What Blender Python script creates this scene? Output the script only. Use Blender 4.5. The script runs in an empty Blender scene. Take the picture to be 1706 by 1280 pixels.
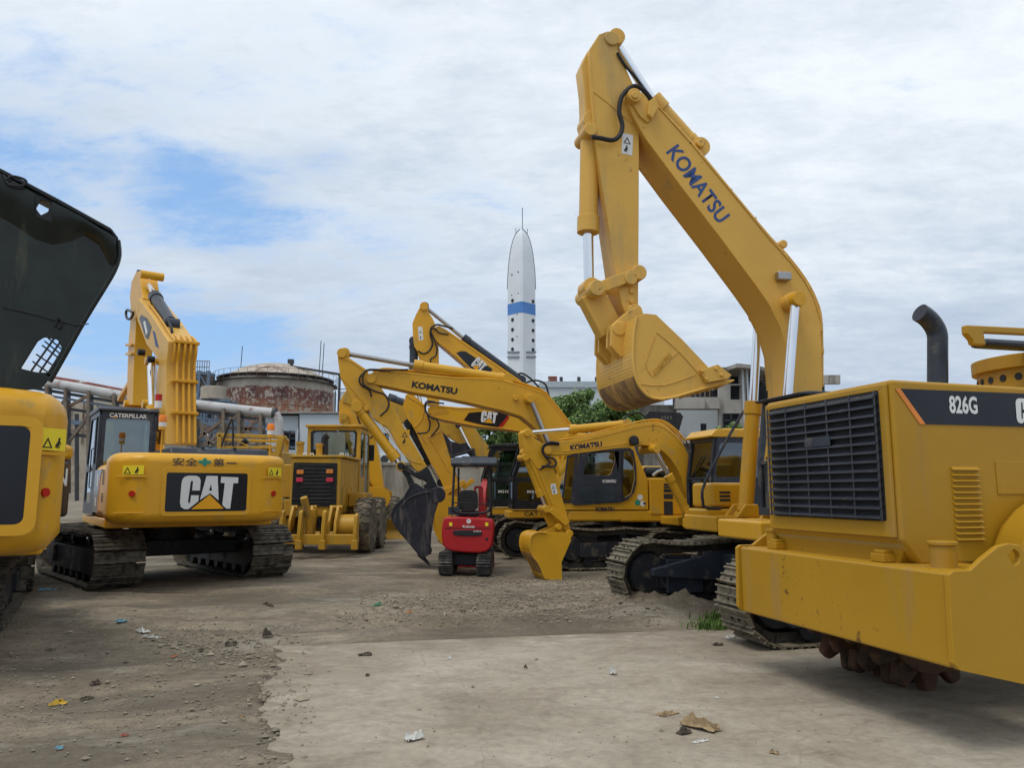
import bpy, bmesh, math, random
from mathutils import Vector, Matrix, noise
from mathutils.geometry import tessellate_polygon
R = math.radians
random.seed(7)
sc = bpy.context.scene
C = sc.collection
# ------------------------------------------------------------------ camera
FPX, CZ, PITCH = 1290., 1.65, math.atan(180 / 1290.)
cd = bpy.data.cameras.new('camera'); cam = bpy.data.objects.new('camera', cd); C.objects.link(cam)
cd.sensor_fit = 'HORIZONTAL'; cd.sensor_width = 36; cd.lens = FPX / 1706 * 36
cd.clip_start = .05; cd.clip_end = 4000
cam.location = (0, 0, CZ); cam.rotation_euler = (math.pi / 2 + PITCH, 0, 0)
sc.camera = cam
SUN_EL, SUN_AZ = 66, 225      # degrees; azimuth the light comes from (0 = +Y, clockwise)
sc.view_settings.view_transform = 'Standard'; sc.view_settings.look = 'None'
sc.view_settings.exposure = 0.3; sc.view_settings.gamma = 1
# ------------------------------------------------------------------ helpers: rays and frames
def ray(px, py):
    x = (px - 853) / FPX; y = (640 - py) / FPX
    return Vector((x, math.cos(PITCH) - y * math.sin(PITCH), math.sin(PITCH) + y * math.cos(PITCH)))
CAMP = Vector((0, 0, CZ))
def G(px, py, z=0):
    d = ray(px, py); return CAMP + d * ((z - CZ) / d.z)
def Wd(px, py, y):
    d = ray(px, py); return CAMP + d * (y / d.y)
class Fr:
    def __init__(s, x, y, a):
        s.o = Vector((x, y, 0)); s.a = R(a)
        s.X = Vector((math.cos(s.a), math.sin(s.a), 0)); s.Y = Vector((-math.sin(s.a), math.cos(s.a), 0))
    def _t(s, px, py, n, k):
        d = ray(px, py); t = (k - (CAMP - s.o).dot(n)) / d.dot(n); return CAMP + d * t - s.o
    def hit(s, px, py, v):
        w = s._t(px, py, s.Y, v); return (w.dot(s.X), w.z)
    def hitu(s, px, py, u):
        w = s._t(px, py, s.X, u); return (w.dot(s.Y), w.z)
    def p(s, px, py, v):
        u, z = s.hit(px, py, v); return Vector((u, v, z))
    def pu(s, px, py, u):
        v, z = s.hitu(px, py, u); return Vector((u, v, z))
def cr(ox, oy, k, pts):
    return [(ox + x / k, oy + y / k) for x, y in pts]
# ------------------------------------------------------------------ world
def nt_new(nt, t, **kw):
    n = nt.nodes.new(t)
    for k, v in kw.items():
        setattr(n, k, v)
    return n
def build_world():
    w = bpy.data.worlds.new('World'); sc.world = w; w.use_nodes = True
    nt = w.node_tree; nt.nodes.clear(); L = nt.links.new
    out = nt_new(nt, 'ShaderNodeOutputWorld'); bg = nt_new(nt, 'ShaderNodeBackground'); L(bg.outputs[0], out.inputs[0])
    tc = nt_new(nt, 'ShaderNodeTexCoord')
    sky = nt_new(nt, 'ShaderNodeTexSky', sky_type='NISHITA', sun_disc=False)
    sky.sun_elevation = R(SUN_EL); sky.sun_rotation = R(SUN_AZ)
    sep = nt_new(nt, 'ShaderNodeSeparateXYZ'); L(tc.outputs['Generated'], sep.inputs[0])
    def M(op, a, b=None, c=None, clamp=False):
        n = nt_new(nt, 'ShaderNodeMath', operation=op, use_clamp=clamp)
        for i, x in enumerate((a, b, c)):
            if x is None: continue
            if isinstance(x, (int, float)): n.inputs[i].default_value = x
            else: L(x, n.inputs[i])
        return n.outputs[0]
    zz = M('ADD', M('MAXIMUM', sep.outputs[2], 0), .16)
    cx = M('DIVIDE', sep.outputs[0], zz); cy = M('DIVIDE', sep.outputs[1], zz)
    comb = nt_new(nt, 'ShaderNodeCombineXYZ'); L(cx, comb.inputs[0]); L(cy, comb.inputs[1])
    mp = nt_new(nt, 'ShaderNodeMapping'); L(comb.outputs[0], mp.inputs[0])
    mp.inputs['Rotation'].default_value = (0, 0, R(33)); mp.inputs['Scale'].default_value = (.75, 1.25, 1)
    def N(scale, det, rough, dist, off):
        a = nt_new(nt, 'ShaderNodeVectorMath', operation='ADD'); L(mp.outputs[0], a.inputs[0]); a.inputs[1].default_value = off
        n = nt_new(nt, 'ShaderNodeTexNoise'); L(a.outputs[0], n.inputs[0])
        n.inputs['Scale'].default_value = scale; n.inputs['Detail'].default_value = det
        n.inputs['Roughness'].default_value = rough; n.inputs['Distortion'].default_value = dist
        return n.outputs[0]
    n1 = N(1.7, 12, .64, .5, (3.1, 1.7, 0)); n2 = N(4.2, 12, .68, .3, (7.3, 2.2, 4)); n3 = N(.8, 4, .5, .3, (1.3, 9.2, 2)); n4 = N(13, 8, .7, .2, (4, 4, 4))
    def blob(px, py, rx, amp):
        d = ray(px, py).normalized()
        dv = nt_new(nt, 'ShaderNodeVectorMath', operation='SUBTRACT'); nm = nt_new(nt, 'ShaderNodeVectorMath', operation='NORMALIZE')
        L(tc.outputs['Generated'], nm.inputs[0]); L(nm.outputs[0], dv.inputs[0]); dv.inputs[1].default_value = d
        sc_ = nt_new(nt, 'ShaderNodeVectorMath', operation='MULTIPLY'); L(dv.outputs[0], sc_.inputs[0])
        ry = rx * .62 if isinstance(rx, (int, float)) else rx[1]; rx_ = rx if isinstance(rx, (int, float)) else rx[0]
        sc_.inputs[1].default_value = (1 / rx_, 1 / rx_, 1 / ry)
        ln = nt_new(nt, 'ShaderNodeVectorMath', operation='LENGTH'); L(sc_.outputs[0], ln.inputs[0])
        return M('MULTIPLY', M('SUBTRACT', 1, ln.outputs['Value'], clamp=True), amp)
    bl = None
    for b in [(240, 400, (.75, .34), .56), (375, 345, (.12, .08), .55), (300, 290, (.14, .04), .3), (215, 550, (.22, .08), .62), (330, 590, (.22, .05), .45), (40, 190, (.2, .13), .22), (10, 270, (.14, .06), .30), (540, 265, (.10, .04), .45), (760, 260, (.08, .05), .2), (440, 560, (.2, .05), .3)]:
        x = blob(*b); bl = x if bl is None else M('ADD', bl, x)
    # blue shows where the thin regions meet gaps in the ragged cloud noise
    k = M('ADD', bl, M('MULTIPLY', M('SUBTRACT', n1, .5), 1.9)); k = M('ADD', k, M('MULTIPLY', M('SUBTRACT', n2, .5), 1.5)); k = M('ADD', k, M('MULTIPLY', M('SUBTRACT', n4, .5), .5))
    mask = nt_new(nt, 'ShaderNodeMapRange', interpolation_type='SMOOTHSTEP'); L(k, mask.inputs[0])
    mask.inputs[1].default_value = .28; mask.inputs[2].default_value = 1.12
    # cloud brightness
    cb = M('ADD', M('MULTIPLY', M('SUBTRACT', n3, .5), .9), M('ADD', M('MULTIPLY', M('SUBTRACT', n1, .5), .8), M('ADD', M('MULTIPLY', M('SUBTRACT', n2, .5), .8), M('MULTIPLY', M('SUBTRACT', n4, .5), .5))))
    up = nt_new(nt, 'ShaderNodeMapRange'); L(sep.outputs[2], up.inputs[0]); up.inputs[1].default_value = .05; up.inputs[2].default_value = .5
    up.inputs[3].default_value = -.28; up.inputs[4].default_value = .3
    cb = M('ADD', cb, up.outputs[0]); cb = M('ADD', cb, .5)
    ramp = nt_new(nt, 'ShaderNodeValToRGB'); L(cb, ramp.inputs[0])
    e = ramp.color_ramp.elements; e[0].position = 0; e[0].color = (.36, .44, .56, 1); e[1].position = 1; e[1].color = (.74, .79, .84, 1)
    m = e.new(.45); m.color = (.48, .555, .65, 1)
    skm = nt_new(nt, 'ShaderNodeMixRGB', blend_type='MULTIPLY'); skm.inputs[0].default_value = 1
    L(sky.outputs[0], skm.inputs[1]); skm.inputs[2].default_value = (.115, .115, .115, 1)
    # blue sky: the physical sky brightened by thin high veil
    veil = nt_new(nt, 'ShaderNodeMixRGB'); veil.inputs[0].default_value = .6; L(skm.outputs[0], veil.inputs[1]); veil.inputs[2].default_value = (.27, .49, .84, 1)
    mix = nt_new(nt, 'ShaderNodeMixRGB'); L(mask.outputs[0], mix.inputs[0]); L(ramp.outputs[0], mix.inputs[1]); L(veil.outputs[0], mix.inputs[2])
    L(mix.outputs[0], bg.inputs[0]); bg.inputs[1].default_value = 1.0
build_world()
sd = bpy.data.lights.new('sun', 'SUN'); sun = bpy.data.objects.new('sun', sd); C.objects.link(sun)
sd.energy = 1.2; sd.angle = R(22); sd.color = (1, .95, .87)
_az = R(SUN_AZ); _d = Vector((math.sin(_az) * math.cos(R(SUN_EL)), math.cos(_az) * math.cos(R(SUN_EL)), math.sin(R(SUN_EL))))
sun.rotation_euler = _d.to_track_quat('Z', 'Y').to_euler()
# ------------------------------------------------------------------ materials
def mat(name, col, rough=.6, metal=0, var=.15, scale=3, dirt=None, dirt_amt=0, dscale=2.5, bump=0, bscale=40, coat=0, emit=0, streak=False, chips=0):
    m = bpy.data.materials.new(name); m.use_nodes = True; nt = m.node_tree; L = nt.links.new
    b = nt.nodes['Principled BSDF']; b.inputs['Roughness'].default_value = rough; b.inputs['Metallic'].default_value = metal
    if coat: b.inputs['Coat Weight'].default_value = coat * .35; b.inputs['Coat Roughness'].default_value = .15
    if not metal: b.inputs['Specular IOR Level'].default_value = .32
    tc = nt_new(nt, 'ShaderNodeTexCoord')
    n = nt_new(nt, 'ShaderNodeTexNoise'); L(tc.outputs['Object'], n.inputs[0]); n.inputs['Scale'].default_value = scale; n.inputs['Detail'].default_value = 5
    r = nt_new(nt, 'ShaderNodeValToRGB'); L(n.outputs[0], r.inputs[0])
    e = r.color_ramp.elements; e[0].position = .3; e[1].position = .7
    e[0].color = tuple(c * (1 - var) for c in col) + (1,); e[1].color = tuple(min(1, c * (1 + var)) for c in col) + (1,)
    o = r.outputs[0]
    if dirt:
        mp = nt_new(nt, 'ShaderNodeMapping'); L(tc.outputs['Object'], mp.inputs[0])
        if streak: mp.inputs['Scale'].default_value = (1, 1, .18)
        n2 = nt_new(nt, 'ShaderNodeTexNoise'); L(mp.outputs[0], n2.inputs[0]); n2.inputs['Scale'].default_value = dscale; n2.inputs['Detail'].default_value = 8; n2.inputs['Roughness'].default_value = .65
        r2 = nt_new(nt, 'ShaderNodeMapRange'); L(n2.outputs[0], r2.inputs[0]); r2.inputs[1].default_value = .68 - dirt_amt * .35; r2.inputs[2].default_value = .80 - dirt_amt * .35
        mx = nt_new(nt, 'ShaderNodeMixRGB'); L(r2.outputs[0], mx.inputs[0]); L(o, mx.inputs[1]); mx.inputs[2].default_value = tuple(dirt) + (1,); o = mx.outputs[0]
        rr = nt_new(nt, 'ShaderNodeMapRange'); L(r2.outputs[0], rr.inputs[0]); rr.inputs[3].default_value = rough; rr.inputs[4].default_value = min(1, rough + .3); L(rr.outputs[0], b.inputs['Roughness'])
    if chips:
        n4 = nt_new(nt, 'ShaderNodeTexNoise'); L(tc.outputs['Object'], n4.inputs[0]); n4.inputs['Scale'].default_value = 11; n4.inputs['Detail'].default_value = 9; n4.inputs['Roughness'].default_value = .75
        n5 = nt_new(nt, 'ShaderNodeTexNoise'); L(tc.outputs['Object'], n5.inputs[0]); n5.inputs['Scale'].default_value = .9; n5.inputs['Detail'].default_value = 3
        ma = nt_new(nt, 'ShaderNodeMath', operation='MULTIPLY_ADD'); L(n5.outputs[0], ma.inputs[0]); ma.inputs[1].default_value = .35; L(n4.outputs[0], ma.inputs[2])
        r4 = nt_new(nt, 'ShaderNodeMapRange'); L(ma.outputs[0], r4.inputs[0]); r4.inputs[1].default_value = .865 - .05 * chips; r4.inputs[2].default_value = .885 - .05 * chips; r4.inputs[4].default_value = .8
        mx4 = nt_new(nt, 'ShaderNodeMixRGB'); L(r4.outputs[0], mx4.inputs[0]); L(o, mx4.inputs[1]); mx4.inputs[2].default_value = (.09, .045, .02, 1); o = mx4.outputs[0]
        n6 = nt_new(nt, 'ShaderNodeTexNoise'); L(tc.outputs['Object'], n6.inputs[0]); n6.inputs['Scale'].default_value = 2.2; n6.inputs['Detail'].default_value = 3
        b6 = nt_new(nt, 'ShaderNodeBump'); b6.inputs['Strength'].default_value = .35; b6.inputs['Distance'].default_value = .03; L(n6.outputs[0], b6.inputs['Height']); L(b6.outputs[0], b.inputs['Normal'])
    L(o, b.inputs['Base Color'])
    if bump:
        n3 = nt_new(nt, 'ShaderNodeTexNoise'); L(tc.outputs['Object'], n3.inputs[0]); n3.inputs['Scale'].default_value = bscale; n3.inputs['Detail'].default_value = 4
        bp = nt_new(nt, 'ShaderNodeBump'); bp.inputs['Strength'].default_value = bump; bp.inputs['Distance'].default_value = .02; L(n3.outputs[0], bp.inputs['Height']); L(bp.outputs[0], b.inputs['Normal'])
    if emit: b.inputs['Emission Color'].default_value = tuple(col) + (1,); b.inputs['Emission Strength'].default_value = emit
    return m
DUST = (.30, .23, .14)
Y_CAT = mat('yellow_paint_warm', (.68, .350, .018), .38, var=.05, scale=1.3, dirt=(.50, .31, .07), dirt_amt=.28, dscale=3, coat=.35, chips=0.4)
Y_KOM = mat('yellow_paint_ochre', (.61, .325, .018), .40, var=.06, scale=1.2, dirt=(.46, .29, .08), dirt_amt=.32, dscale=2.2, coat=.3, chips=0.7)
Y_GRD = mat('yellow_paint_worn', (.50, .28, .025), .5, var=.08, scale=2, dirt=(.33, .23, .08), dirt_amt=.42, dscale=3.5, coat=.1, streak=True, chips=1.3)
WORN = mat('worn_bucket_paint', (.42, .24, .075), .5, var=.2, scale=3, dirt=(.20, .12, .06), dirt_amt=.75, dscale=4, streak=True)
Y_SHADE = mat('yellow_paint_shaded', (.42, .228, .014), .42, var=.06, scale=1.1, dirt=(.36, .21, .045), dirt_amt=.3, dscale=2.6, coat=.15, streak=True, chips=0.6)  # machine yellow darkened all over: the compactor's shade is put into its colour
Y_BIG = mat('yellow_paint_pale', (.66, .385, .072), .44, var=.05, scale=.9, dirt=(.48, .32, .11), dirt_amt=.3, dscale=1.6, coat=.2, streak=True, chips=0.8)
YLAB = mat('yellow_sticker', (.85, .68, .03), .5, var=.04)
NAVY = mat('dark_blue_grey_paint', (.030, .037, .052), .38, var=.2, dirt=(.10, .095, .085), dirt_amt=.35, dscale=4, coat=.2)
BLACK = mat('black_paint', (.016, .017, .02), .42, var=.3, dirt=(.06, .055, .045), dirt_amt=.3, dscale=5)
FRAME = mat('black_undercarriage_paint', (.022, .024, .03), .5, var=.3, dirt=(.11, .09, .065), dirt_amt=.4, dscale=5)
BKT = mat('scraped_black_steel', (.022, .023, .032), .42, var=.3, scale=6, dirt=(.10, .09, .085), dirt_amt=.4, dscale=7, streak=True, bump=.15)
HOOD = mat('dark_green_black_panel', (.014, .019, .016), .3, var=.3, scale=4, dirt=(.05, .055, .04), dirt_amt=.35, dscale=4, streak=True, coat=.2)
TRK = mat('dusty_track_steel', (.20, .175, .125), .7, .15, var=.35, scale=9, dirt=(.10, .075, .05), dirt_amt=.5, dscale=7, bump=.3)
TRKN = mat('worn_track_steel', (.13, .115, .09), .62, .3, var=.4, scale=9, dirt=(.045, .04, .035), dirt_amt=.5, dscale=6, bump=.3)
LINKM = mat('track_link_steel', (.05, .045, .038), .7, .2, var=.4, dirt=(.14, .11, .07), dirt_amt=.4, bump=.2)
CHROME = mat('chrome_rod', (.78, .80, .83), .16, 1, var=.03)
RODD = mat('dull_rod_steel', (.36, .35, .34), .32, .9, var=.1)
RUB = mat('black_rubber_hose', (.02, .02, .022), .55, var=.2)
TYRE = mat('dusty_tyre_rubber', (.10, .088, .07), .85, var=.4, scale=6, dirt=(.23, .19, .13), dirt_amt=.6, dscale=4, bump=.4)
RUBT = mat('rubber_track', (.075, .075, .075), .8, var=.3, scale=6, dirt=(.2, .18, .15), dirt_amt=.5, dscale=6, bump=.3)
WHITE = mat('white_decal', (.72, .73, .72), .5, var=.03)
BLUEL = mat('blue_decal', (.035, .075, .22), .5, var=.1)
DARKL = mat('navy_decal', (.03, .02, .035), .5, var=.1)
CATP = mat('glossy_black_decal', (.012, .013, .018), .22, var=.2, coat=.5)
TRI = mat('orange_yellow_decal', (.82, .38, .01), .45, var=.03)
REDD = mat('red_reflector', (.45, .02, .01), .3, var=.1)
REDP = mat('red_paint', (.42, .012, .016), .33, var=.06, dirt=(.28, .03, .025), dirt_amt=.3, coat=.4)
ORG = mat('orange_lens', (.85, .22, .01), .2, var=.1, coat=.5)
ORL = mat('orange_lamp', (.72, .24, .05), .35, var=.1)
PINK = mat('red_pink_lamp', (.62, .05, .10), .35, var=.1)
GREEN = mat('green_decal', (.03, .28, .20), .5, var=.05)
CONC = mat('weathered_concrete', (.36, .34, .31), .9, var=.2, scale=.6, dirt=(.10, .09, .08), dirt_amt=.5, dscale=.9, bump=.3, bscale=12, streak=True)
CONCD = mat('grimy_concrete', (.24, .225, .20), .9, var=.25, scale=.8, dirt=(.07, .065, .055), dirt_amt=.55, dscale=.8, bump=.3, bscale=12, streak=True)
WALLW = mat('pale_blue_white_render', (.52, .57, .60), .85, var=.06, scale=.5, dirt=(.40, .42, .42), dirt_amt=.3, dscale=.7, streak=True)
FENCEW = mat('stained_cement_wall', (.33, .30, .25), .9, var=.2, scale=.9, dirt=(.18, .16, .13), dirt_amt=.5, dscale=1.2, bump=.3, bscale=10, streak=True)
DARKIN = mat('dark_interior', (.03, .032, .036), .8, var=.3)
PIPEW = mat('chalky_white_pipe', (.47, .47, .47), .7, var=.12, scale=2, dirt=(.20, .07, .05), dirt_amt=.36, dscale=1.5)
PIPER = mat('rust_red_pipe', (.20, .07, .055), .8, var=.3, dirt=(.5, .48, .46), dirt_amt=.35, dscale=2)
STEELR = mat('rusty_grey_steel', (.20, .165, .13), .8, var=.3, scale=2, dirt=(.14, .07, .04), dirt_amt=.4, dscale=2)
STEELB = mat('faded_blue_steel', (.13, .18, .25), .7, var=.2, dirt=(.16, .15, .14), dirt_amt=.3)
STEELD = mat('dark_steel', (.05, .055, .06), .6, .3, var=.2)
SHED = mat('beige_sheeting', (.42, .37, .30), .85, var=.12, dirt=(.28, .22, .17), dirt_amt=.4, dscale=.8)
BLUEROOF = mat('pale_blue_sheet', (.40, .46, .50), .7, var=.1)
CHIM = mat('chimney_white', (.70, .74, .78), .8, var=.05, scale=.2, dirt=(.62, .66, .70), dirt_amt=.35, dscale=.15, streak=True)
CHIMB = mat('chimney_blue', (.09, .23, .55), .7, var=.1, scale=.3)
CHIMG = mat('chimney_grey', (.22, .25, .28), .8, var=.15, scale=.3)
BARK = mat('bark', (.12, .09, .06), .9, var=.3)
SKIRT = mat('seat_cloth', (.03, .03, .033), .8, var=.2)
RUSTC = mat('rusty_cast_steel', (.11, .055, .028), .75, .2, var=.35, scale=6, dirt=(.05, .04, .03), dirt_amt=.5, bump=.4)
def glass_mat(name, tint=(.55, .62, .6), refl=.10):
    m = bpy.data.materials.new(name); m.use_nodes = True; nt = m.node_tree; nt.nodes.clear(); L = nt.links.new
    o = nt_new(nt, 'ShaderNodeOutputMaterial'); mx = nt_new(nt, 'ShaderNodeMixShader'); t = nt_new(nt, 'ShaderNodeBsdfTransparent'); g = nt_new(nt, 'ShaderNodeBsdfGlossy')
    fr = nt_new(nt, 'ShaderNodeFresnel'); fr.inputs[0].default_value = 1.5
    tc = nt_new(nt, 'ShaderNodeTexCoord'); n = nt_new(nt, 'ShaderNodeTexNoise'); L(tc.outputs['Object'], n.inputs[0]); n.inputs['Scale'].default_value = 2.5
    bp = nt_new(nt, 'ShaderNodeBump'); bp.inputs['Strength'].default_value = .06; L(n.outputs[0], bp.inputs['Height']); L(bp.outputs[0], g.inputs['Normal'])
    ad = nt_new(nt, 'ShaderNodeMath', operation='ADD'); L(fr.outputs[0], ad.inputs[0]); ad.inputs[1].default_value = refl
    t.inputs[0].default_value = tuple(tint) + (1,); g.inputs['Roughness'].default_value = .03; g.inputs[0].default_value = (.9, .95, 1, 1)
    L(ad.outputs[0], mx.inputs[0]); L(t.outputs[0], mx.inputs[1]); L(g.outputs[0], mx.inputs[2]); L(mx.outputs[0], o.inputs[0]); return m
GLASS = glass_mat('cab_glass', refl=.12)
GLASSD = glass_mat('dark_cab_glass', (.3, .34, .36), .10)
# ------------------------------------------------------------------ mesh builder
Z = Vector((0, 0, 1))
class MB:
    def __init__(s): s.bm = bmesh.new(); s.M = Matrix()
    def add(s, vs, fs):
        bv = [s.bm.verts.new(s.M @ Vector(v)) for v in vs]
        for f in fs:
            try: s.bm.faces.new([bv[i] for i in f])
            except ValueError: pass
        return s
    def box(s, x0, x1, y0, y1, z0, z1):
        return s.add([(x, y, z) for x in (x0, x1) for y in (y0, y1) for z in (z0, z1)], [(0, 1, 3, 2), (4, 6, 7, 5), (0, 4, 5, 1), (2, 3, 7, 6), (0, 2, 6, 4), (1, 5, 7, 3)])
    def bar(s, a, b, w, h=None, up=Z):
        a = Vector(a); b = Vector(b); h = h or w; d = (b - a)
        if d.length < 1e-6: return s
        d.normalize(); r = d.cross(up)
        if r.length < 1e-3: r = d.cross(Vector((0, 1, 0)))
        r.normalize(); q = r.cross(d)
        vs = [e + r * (i * w / 2) + q * (j * h / 2) for e in (a, b) for i in (-1, 1) for j in (-1, 1)]
        return s.add(vs, [(0, 1, 3, 2), (4, 6, 7, 5), (0, 4, 5, 1), (2, 3, 7, 6), (0, 2, 6, 4), (1, 5, 7, 3)])
    def prism(s, poly, a0, a1, ax='y', holes=None):
        f = {'y': lambda p, a: (p[0], a, p[1]), 'x': lambda p, a: (a, p[0], p[1]), 'z': lambda p, a: (p[0], p[1], a)}[ax]
        loops = [list(poly)] + [list(h) for h in (holes or [])]
        flat = [p for l in loops for p in l]; n = len(flat)
        vs = [f(p, a0) for p in flat] + [f(p, a1) for p in flat]; fs = []
        if holes:
            for t in tessellate_polygon([[Vector((p[0], p[1], 0)) for p in l] for l in loops]):
                fs.append(tuple(t)); fs.append(tuple(i + n for i in reversed(t)))
        else:
            fs += [tuple(range(n)), tuple(range(2 * n - 1, n - 1, -1))]
        k = 0
        for l in loops:
            m = len(l)
            for i in range(m): fs.append((k + i, k + (i + 1) % m, n + k + (i + 1) % m, n + k + i))
            k += m
        return s.add(vs, fs)
    def cyl(s, a, b, r, seg=16, r1=None, cap=True):
        a = Vector(a); b = Vector(b); r1 = r if r1 is None else r1; d = (b - a).normalized()
        q = d.cross(Z if abs(d.z) < .9 else Vector((1, 0, 0))).normalized(); w = d.cross(q)
        vs = []
        for e, rr in ((a, r), (b, r1)):
            for i in range(seg):
                t = 2 * math.pi * i / seg; vs.append(e + (q * math.cos(t) + w * math.sin(t)) * rr)
        fs = [(i, (i + 1) % seg, seg + (i + 1) % seg, seg + i) for i in range(seg)]
        if cap: fs += [tuple(range(seg)), tuple(range(2 * seg - 1, seg - 1, -1))]
        return s.add(vs, fs)
    def tube(s, pts, r, seg=8, smooth=0):
        P = [Vector(p) for p in pts]
        if smooth and len(P) > 2:
            Q = []
            for i in range(len(P) - 1):
                p0 = P[max(0, i - 1)]; p1 = P[i]; p2 = P[i + 1]; p3 = P[min(len(P) - 1, i + 2)]
                for j in range(smooth):
                    t = j / smooth
                    Q.append(.5 * ((2 * p1) + (p2 - p0) * t + (2 * p0 - 5 * p1 + 4 * p2 - p3) * t * t + (3 * p1 - p0 - 3 * p2 + p3) * t ** 3))
            Q.append(P[-1]); P = Q
        vs = []; fs = []; q = None
        for i, p in enumerate(P):
            d = (P[min(i + 1, len(P) - 1)] - P[max(i - 1, 0)]).normalized()
            if q is None: q = d.cross(Z if abs(d.z) < .9 else Vector((1, 0, 0))).normalized()
            else: q = (q - d * q.dot(d)).normalized()
            w = d.cross(q)
            for k in range(seg):
                t = 2 * math.pi * k / seg; vs.append(p + (q * math.cos(t) + w * math.sin(t)) * r)
        for i in range(len(P) - 1):
            for k in range(seg): fs.append((i * seg + k, i * seg + (k + 1) % seg, (i + 1) * seg + (k + 1) % seg, (i + 1) * seg + k))
        fs += [tuple(range(seg)), tuple((len(P) - 1) * seg + k for k in range(seg - 1, -1, -1))]
        return s.add(vs, fs)
    def lathe(s, prof, o=(0, 0, 0), ax='z', seg=24):
        o = Vector(o); vs = []; fs = []
        for r, h in prof:
            for i in range(seg):
                t = 2 * math.pi * i / seg; c, q = math.cos(t) * r, math.sin(t) * r
                vs.append(o + Vector({'z': (c, q, h), 'y': (c, h, q), 'x': (h, c, q)}[ax]))
        for j in range(len(prof) - 1):
            for i in range(seg): fs.append((j * seg + i, j * seg + (i + 1) % seg, (j + 1) * seg + (i + 1) % seg, (j + 1) * seg + i))
        if prof[0][0] > 1e-4: fs.append(tuple(range(seg)))
        if prof[-1][0] > 1e-4: fs.append(tuple((len(prof) - 1) * seg + i for i in range(seg)))
        return s.add(vs, fs)
    def out(s, name, m, parent=None, bev=0, smooth=True, seg=2, merge=False):
        bm = s.bm
        if merge: bmesh.ops.remove_doubles(bm, verts=bm.verts[:], dist=1e-4)
        bmesh.ops.recalc_face_normals(bm, faces=bm.faces[:])
        me = bpy.data.meshes.new(name); bm.to_mesh(me); bm.free(); me.materials.append(m)
        if smooth:
            me.polygons.foreach_set('use_smooth', [True] * len(me.polygons)); me.set_sharp_from_angle(angle=R(35))
        o = bpy.data.objects.new(name, me); C.objects.link(o)
        if parent: o.parent = parent
        if bev:
            b = o.modifiers.new('bevel', 'BEVEL'); b.width = bev; b.segments = seg; b.limit_method = 'ANGLE'; b.angle_limit = R(32); b.harden_normals = True
        return o
def tag(o, label=None, cat=None, group=None, kind=None):
    if label: o['label'] = label
    if cat: o['category'] = cat
    if group: o['group'] = group
    if kind: o['kind'] = kind
    return o
def thing(name, label, cat, fr=None, loc=None, rot=0, group=None):
    o = bpy.data.objects.new(name, None); C.objects.link(o); o.empty_display_size = .3
    if fr: o.location = fr.o; o.rotation_euler = (0, 0, fr.a)
    else: o.location = loc or (0, 0, 0); o.rotation_euler = (0, 0, rot)
    return tag(o, label, cat, group)
def text_part(name, body, o, right, up, height, m, parent, width=None, bold=.02, depth=.003):
    cu = bpy.data.curves.new('t', 'FONT'); cu.body = body; cu.offset = bold; cu.resolution_u = 3
    ob = bpy.data.objects.new('t', cu); C.objects.link(ob); bpy.context.view_layer.update()
    me = bpy.data.meshes.new_from_object(ob.evaluated_get(bpy.context.evaluated_depsgraph_get()))
    bpy.data.objects.remove(ob); bpy.data.curves.remove(cu)
    xs = [v.co.x for v in me.vertices]; ys = [v.co.y for v in me.vertices]
    x0, x1, y0, y1 = min(xs), max(xs), min(ys), max(ys)
    right = Vector(right).normalized(); up = Vector(up); up = (up - right * up.dot(right)).normalized(); n = right.cross(up)
    ky = height / (y1 - y0); kx = (width / (x1 - x0)) if width else ky
    o = Vector(o)
    for v in me.vertices: v.co = o + right * ((v.co.x - x0) * kx) + up * ((v.co.y - y0) * ky) + n * depth
    me.materials.clear(); me.materials.append(m)
    ob = bpy.data.objects.new(name, me); C.objects.link(ob); ob.parent = parent
    return ob
def flat(poly3, name, m, parent, holes=None):
    mb = MB()
    return mb
def poly_on(mb, pts, o, right, up, k, n, holes=None, kx=None):
    kx = kx or k
    loops = [pts] + (holes or []); flatp = [p for l in loops for p in l]
    vs = [Vector(o) + right * (p[0] * kx) + up * (p[1] * k) + n for p in flatp]
    if holes: fs = [tuple(t) for t in tessellate_polygon([[Vector((p[0], p[1], 0)) for p in l] for l in loops])]
    else: fs = [tuple(range(len(pts)))]
    mb.add(vs, fs)
def cv(pts): return [((x - 285) / 420, (745 - y) / 420) for x, y in pts]
LC = cv([(290, 420), (300, 370), (325, 340), (370, 325), (470, 325), (512, 342), (533, 385), (530, 510), (430, 510), (435, 405), (428, 388), (415, 388), (405, 405), (385, 645), (392, 668), (405, 668), (414, 650), (420, 570), (520, 570), (517, 645), (395, 742), (345, 742), (300, 715), (285, 660)])
LA = cv([(605, 325), (752, 325), (780, 635), (665, 545), (535, 630)]); LAH = cv([(670, 425), (648, 512), (686, 512)])
LT = cv([(798, 333), (1030, 340), (1028, 417), (965, 415), (940, 742), (885, 740), (832, 692), (850, 415), (795, 412)])
LTR = cv([(430, 745), (660, 563), (855, 742)])
def cat_logo(parent, o, right, up, h, w=None, depth=.004):
    right = Vector(right).normalized(); up = Vector(up).normalized(); n = right.cross(up) * depth
    kx = (w / 1.774) if w else h
    a = MB(); poly_on(a, LC, o, right, up, h, n, kx=kx); poly_on(a, LA, o, right, up, h, n, [LAH], kx=kx); poly_on(a, LT, o, right, up, h, n, kx=kx)
    a.out('brand_lettering', WHITE, parent, smooth=False)
    b = MB(); poly_on(b, LTR, o, right, up, h, n, kx=kx); b.out('brand_triangle', TRI, parent, smooth=False)
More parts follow.
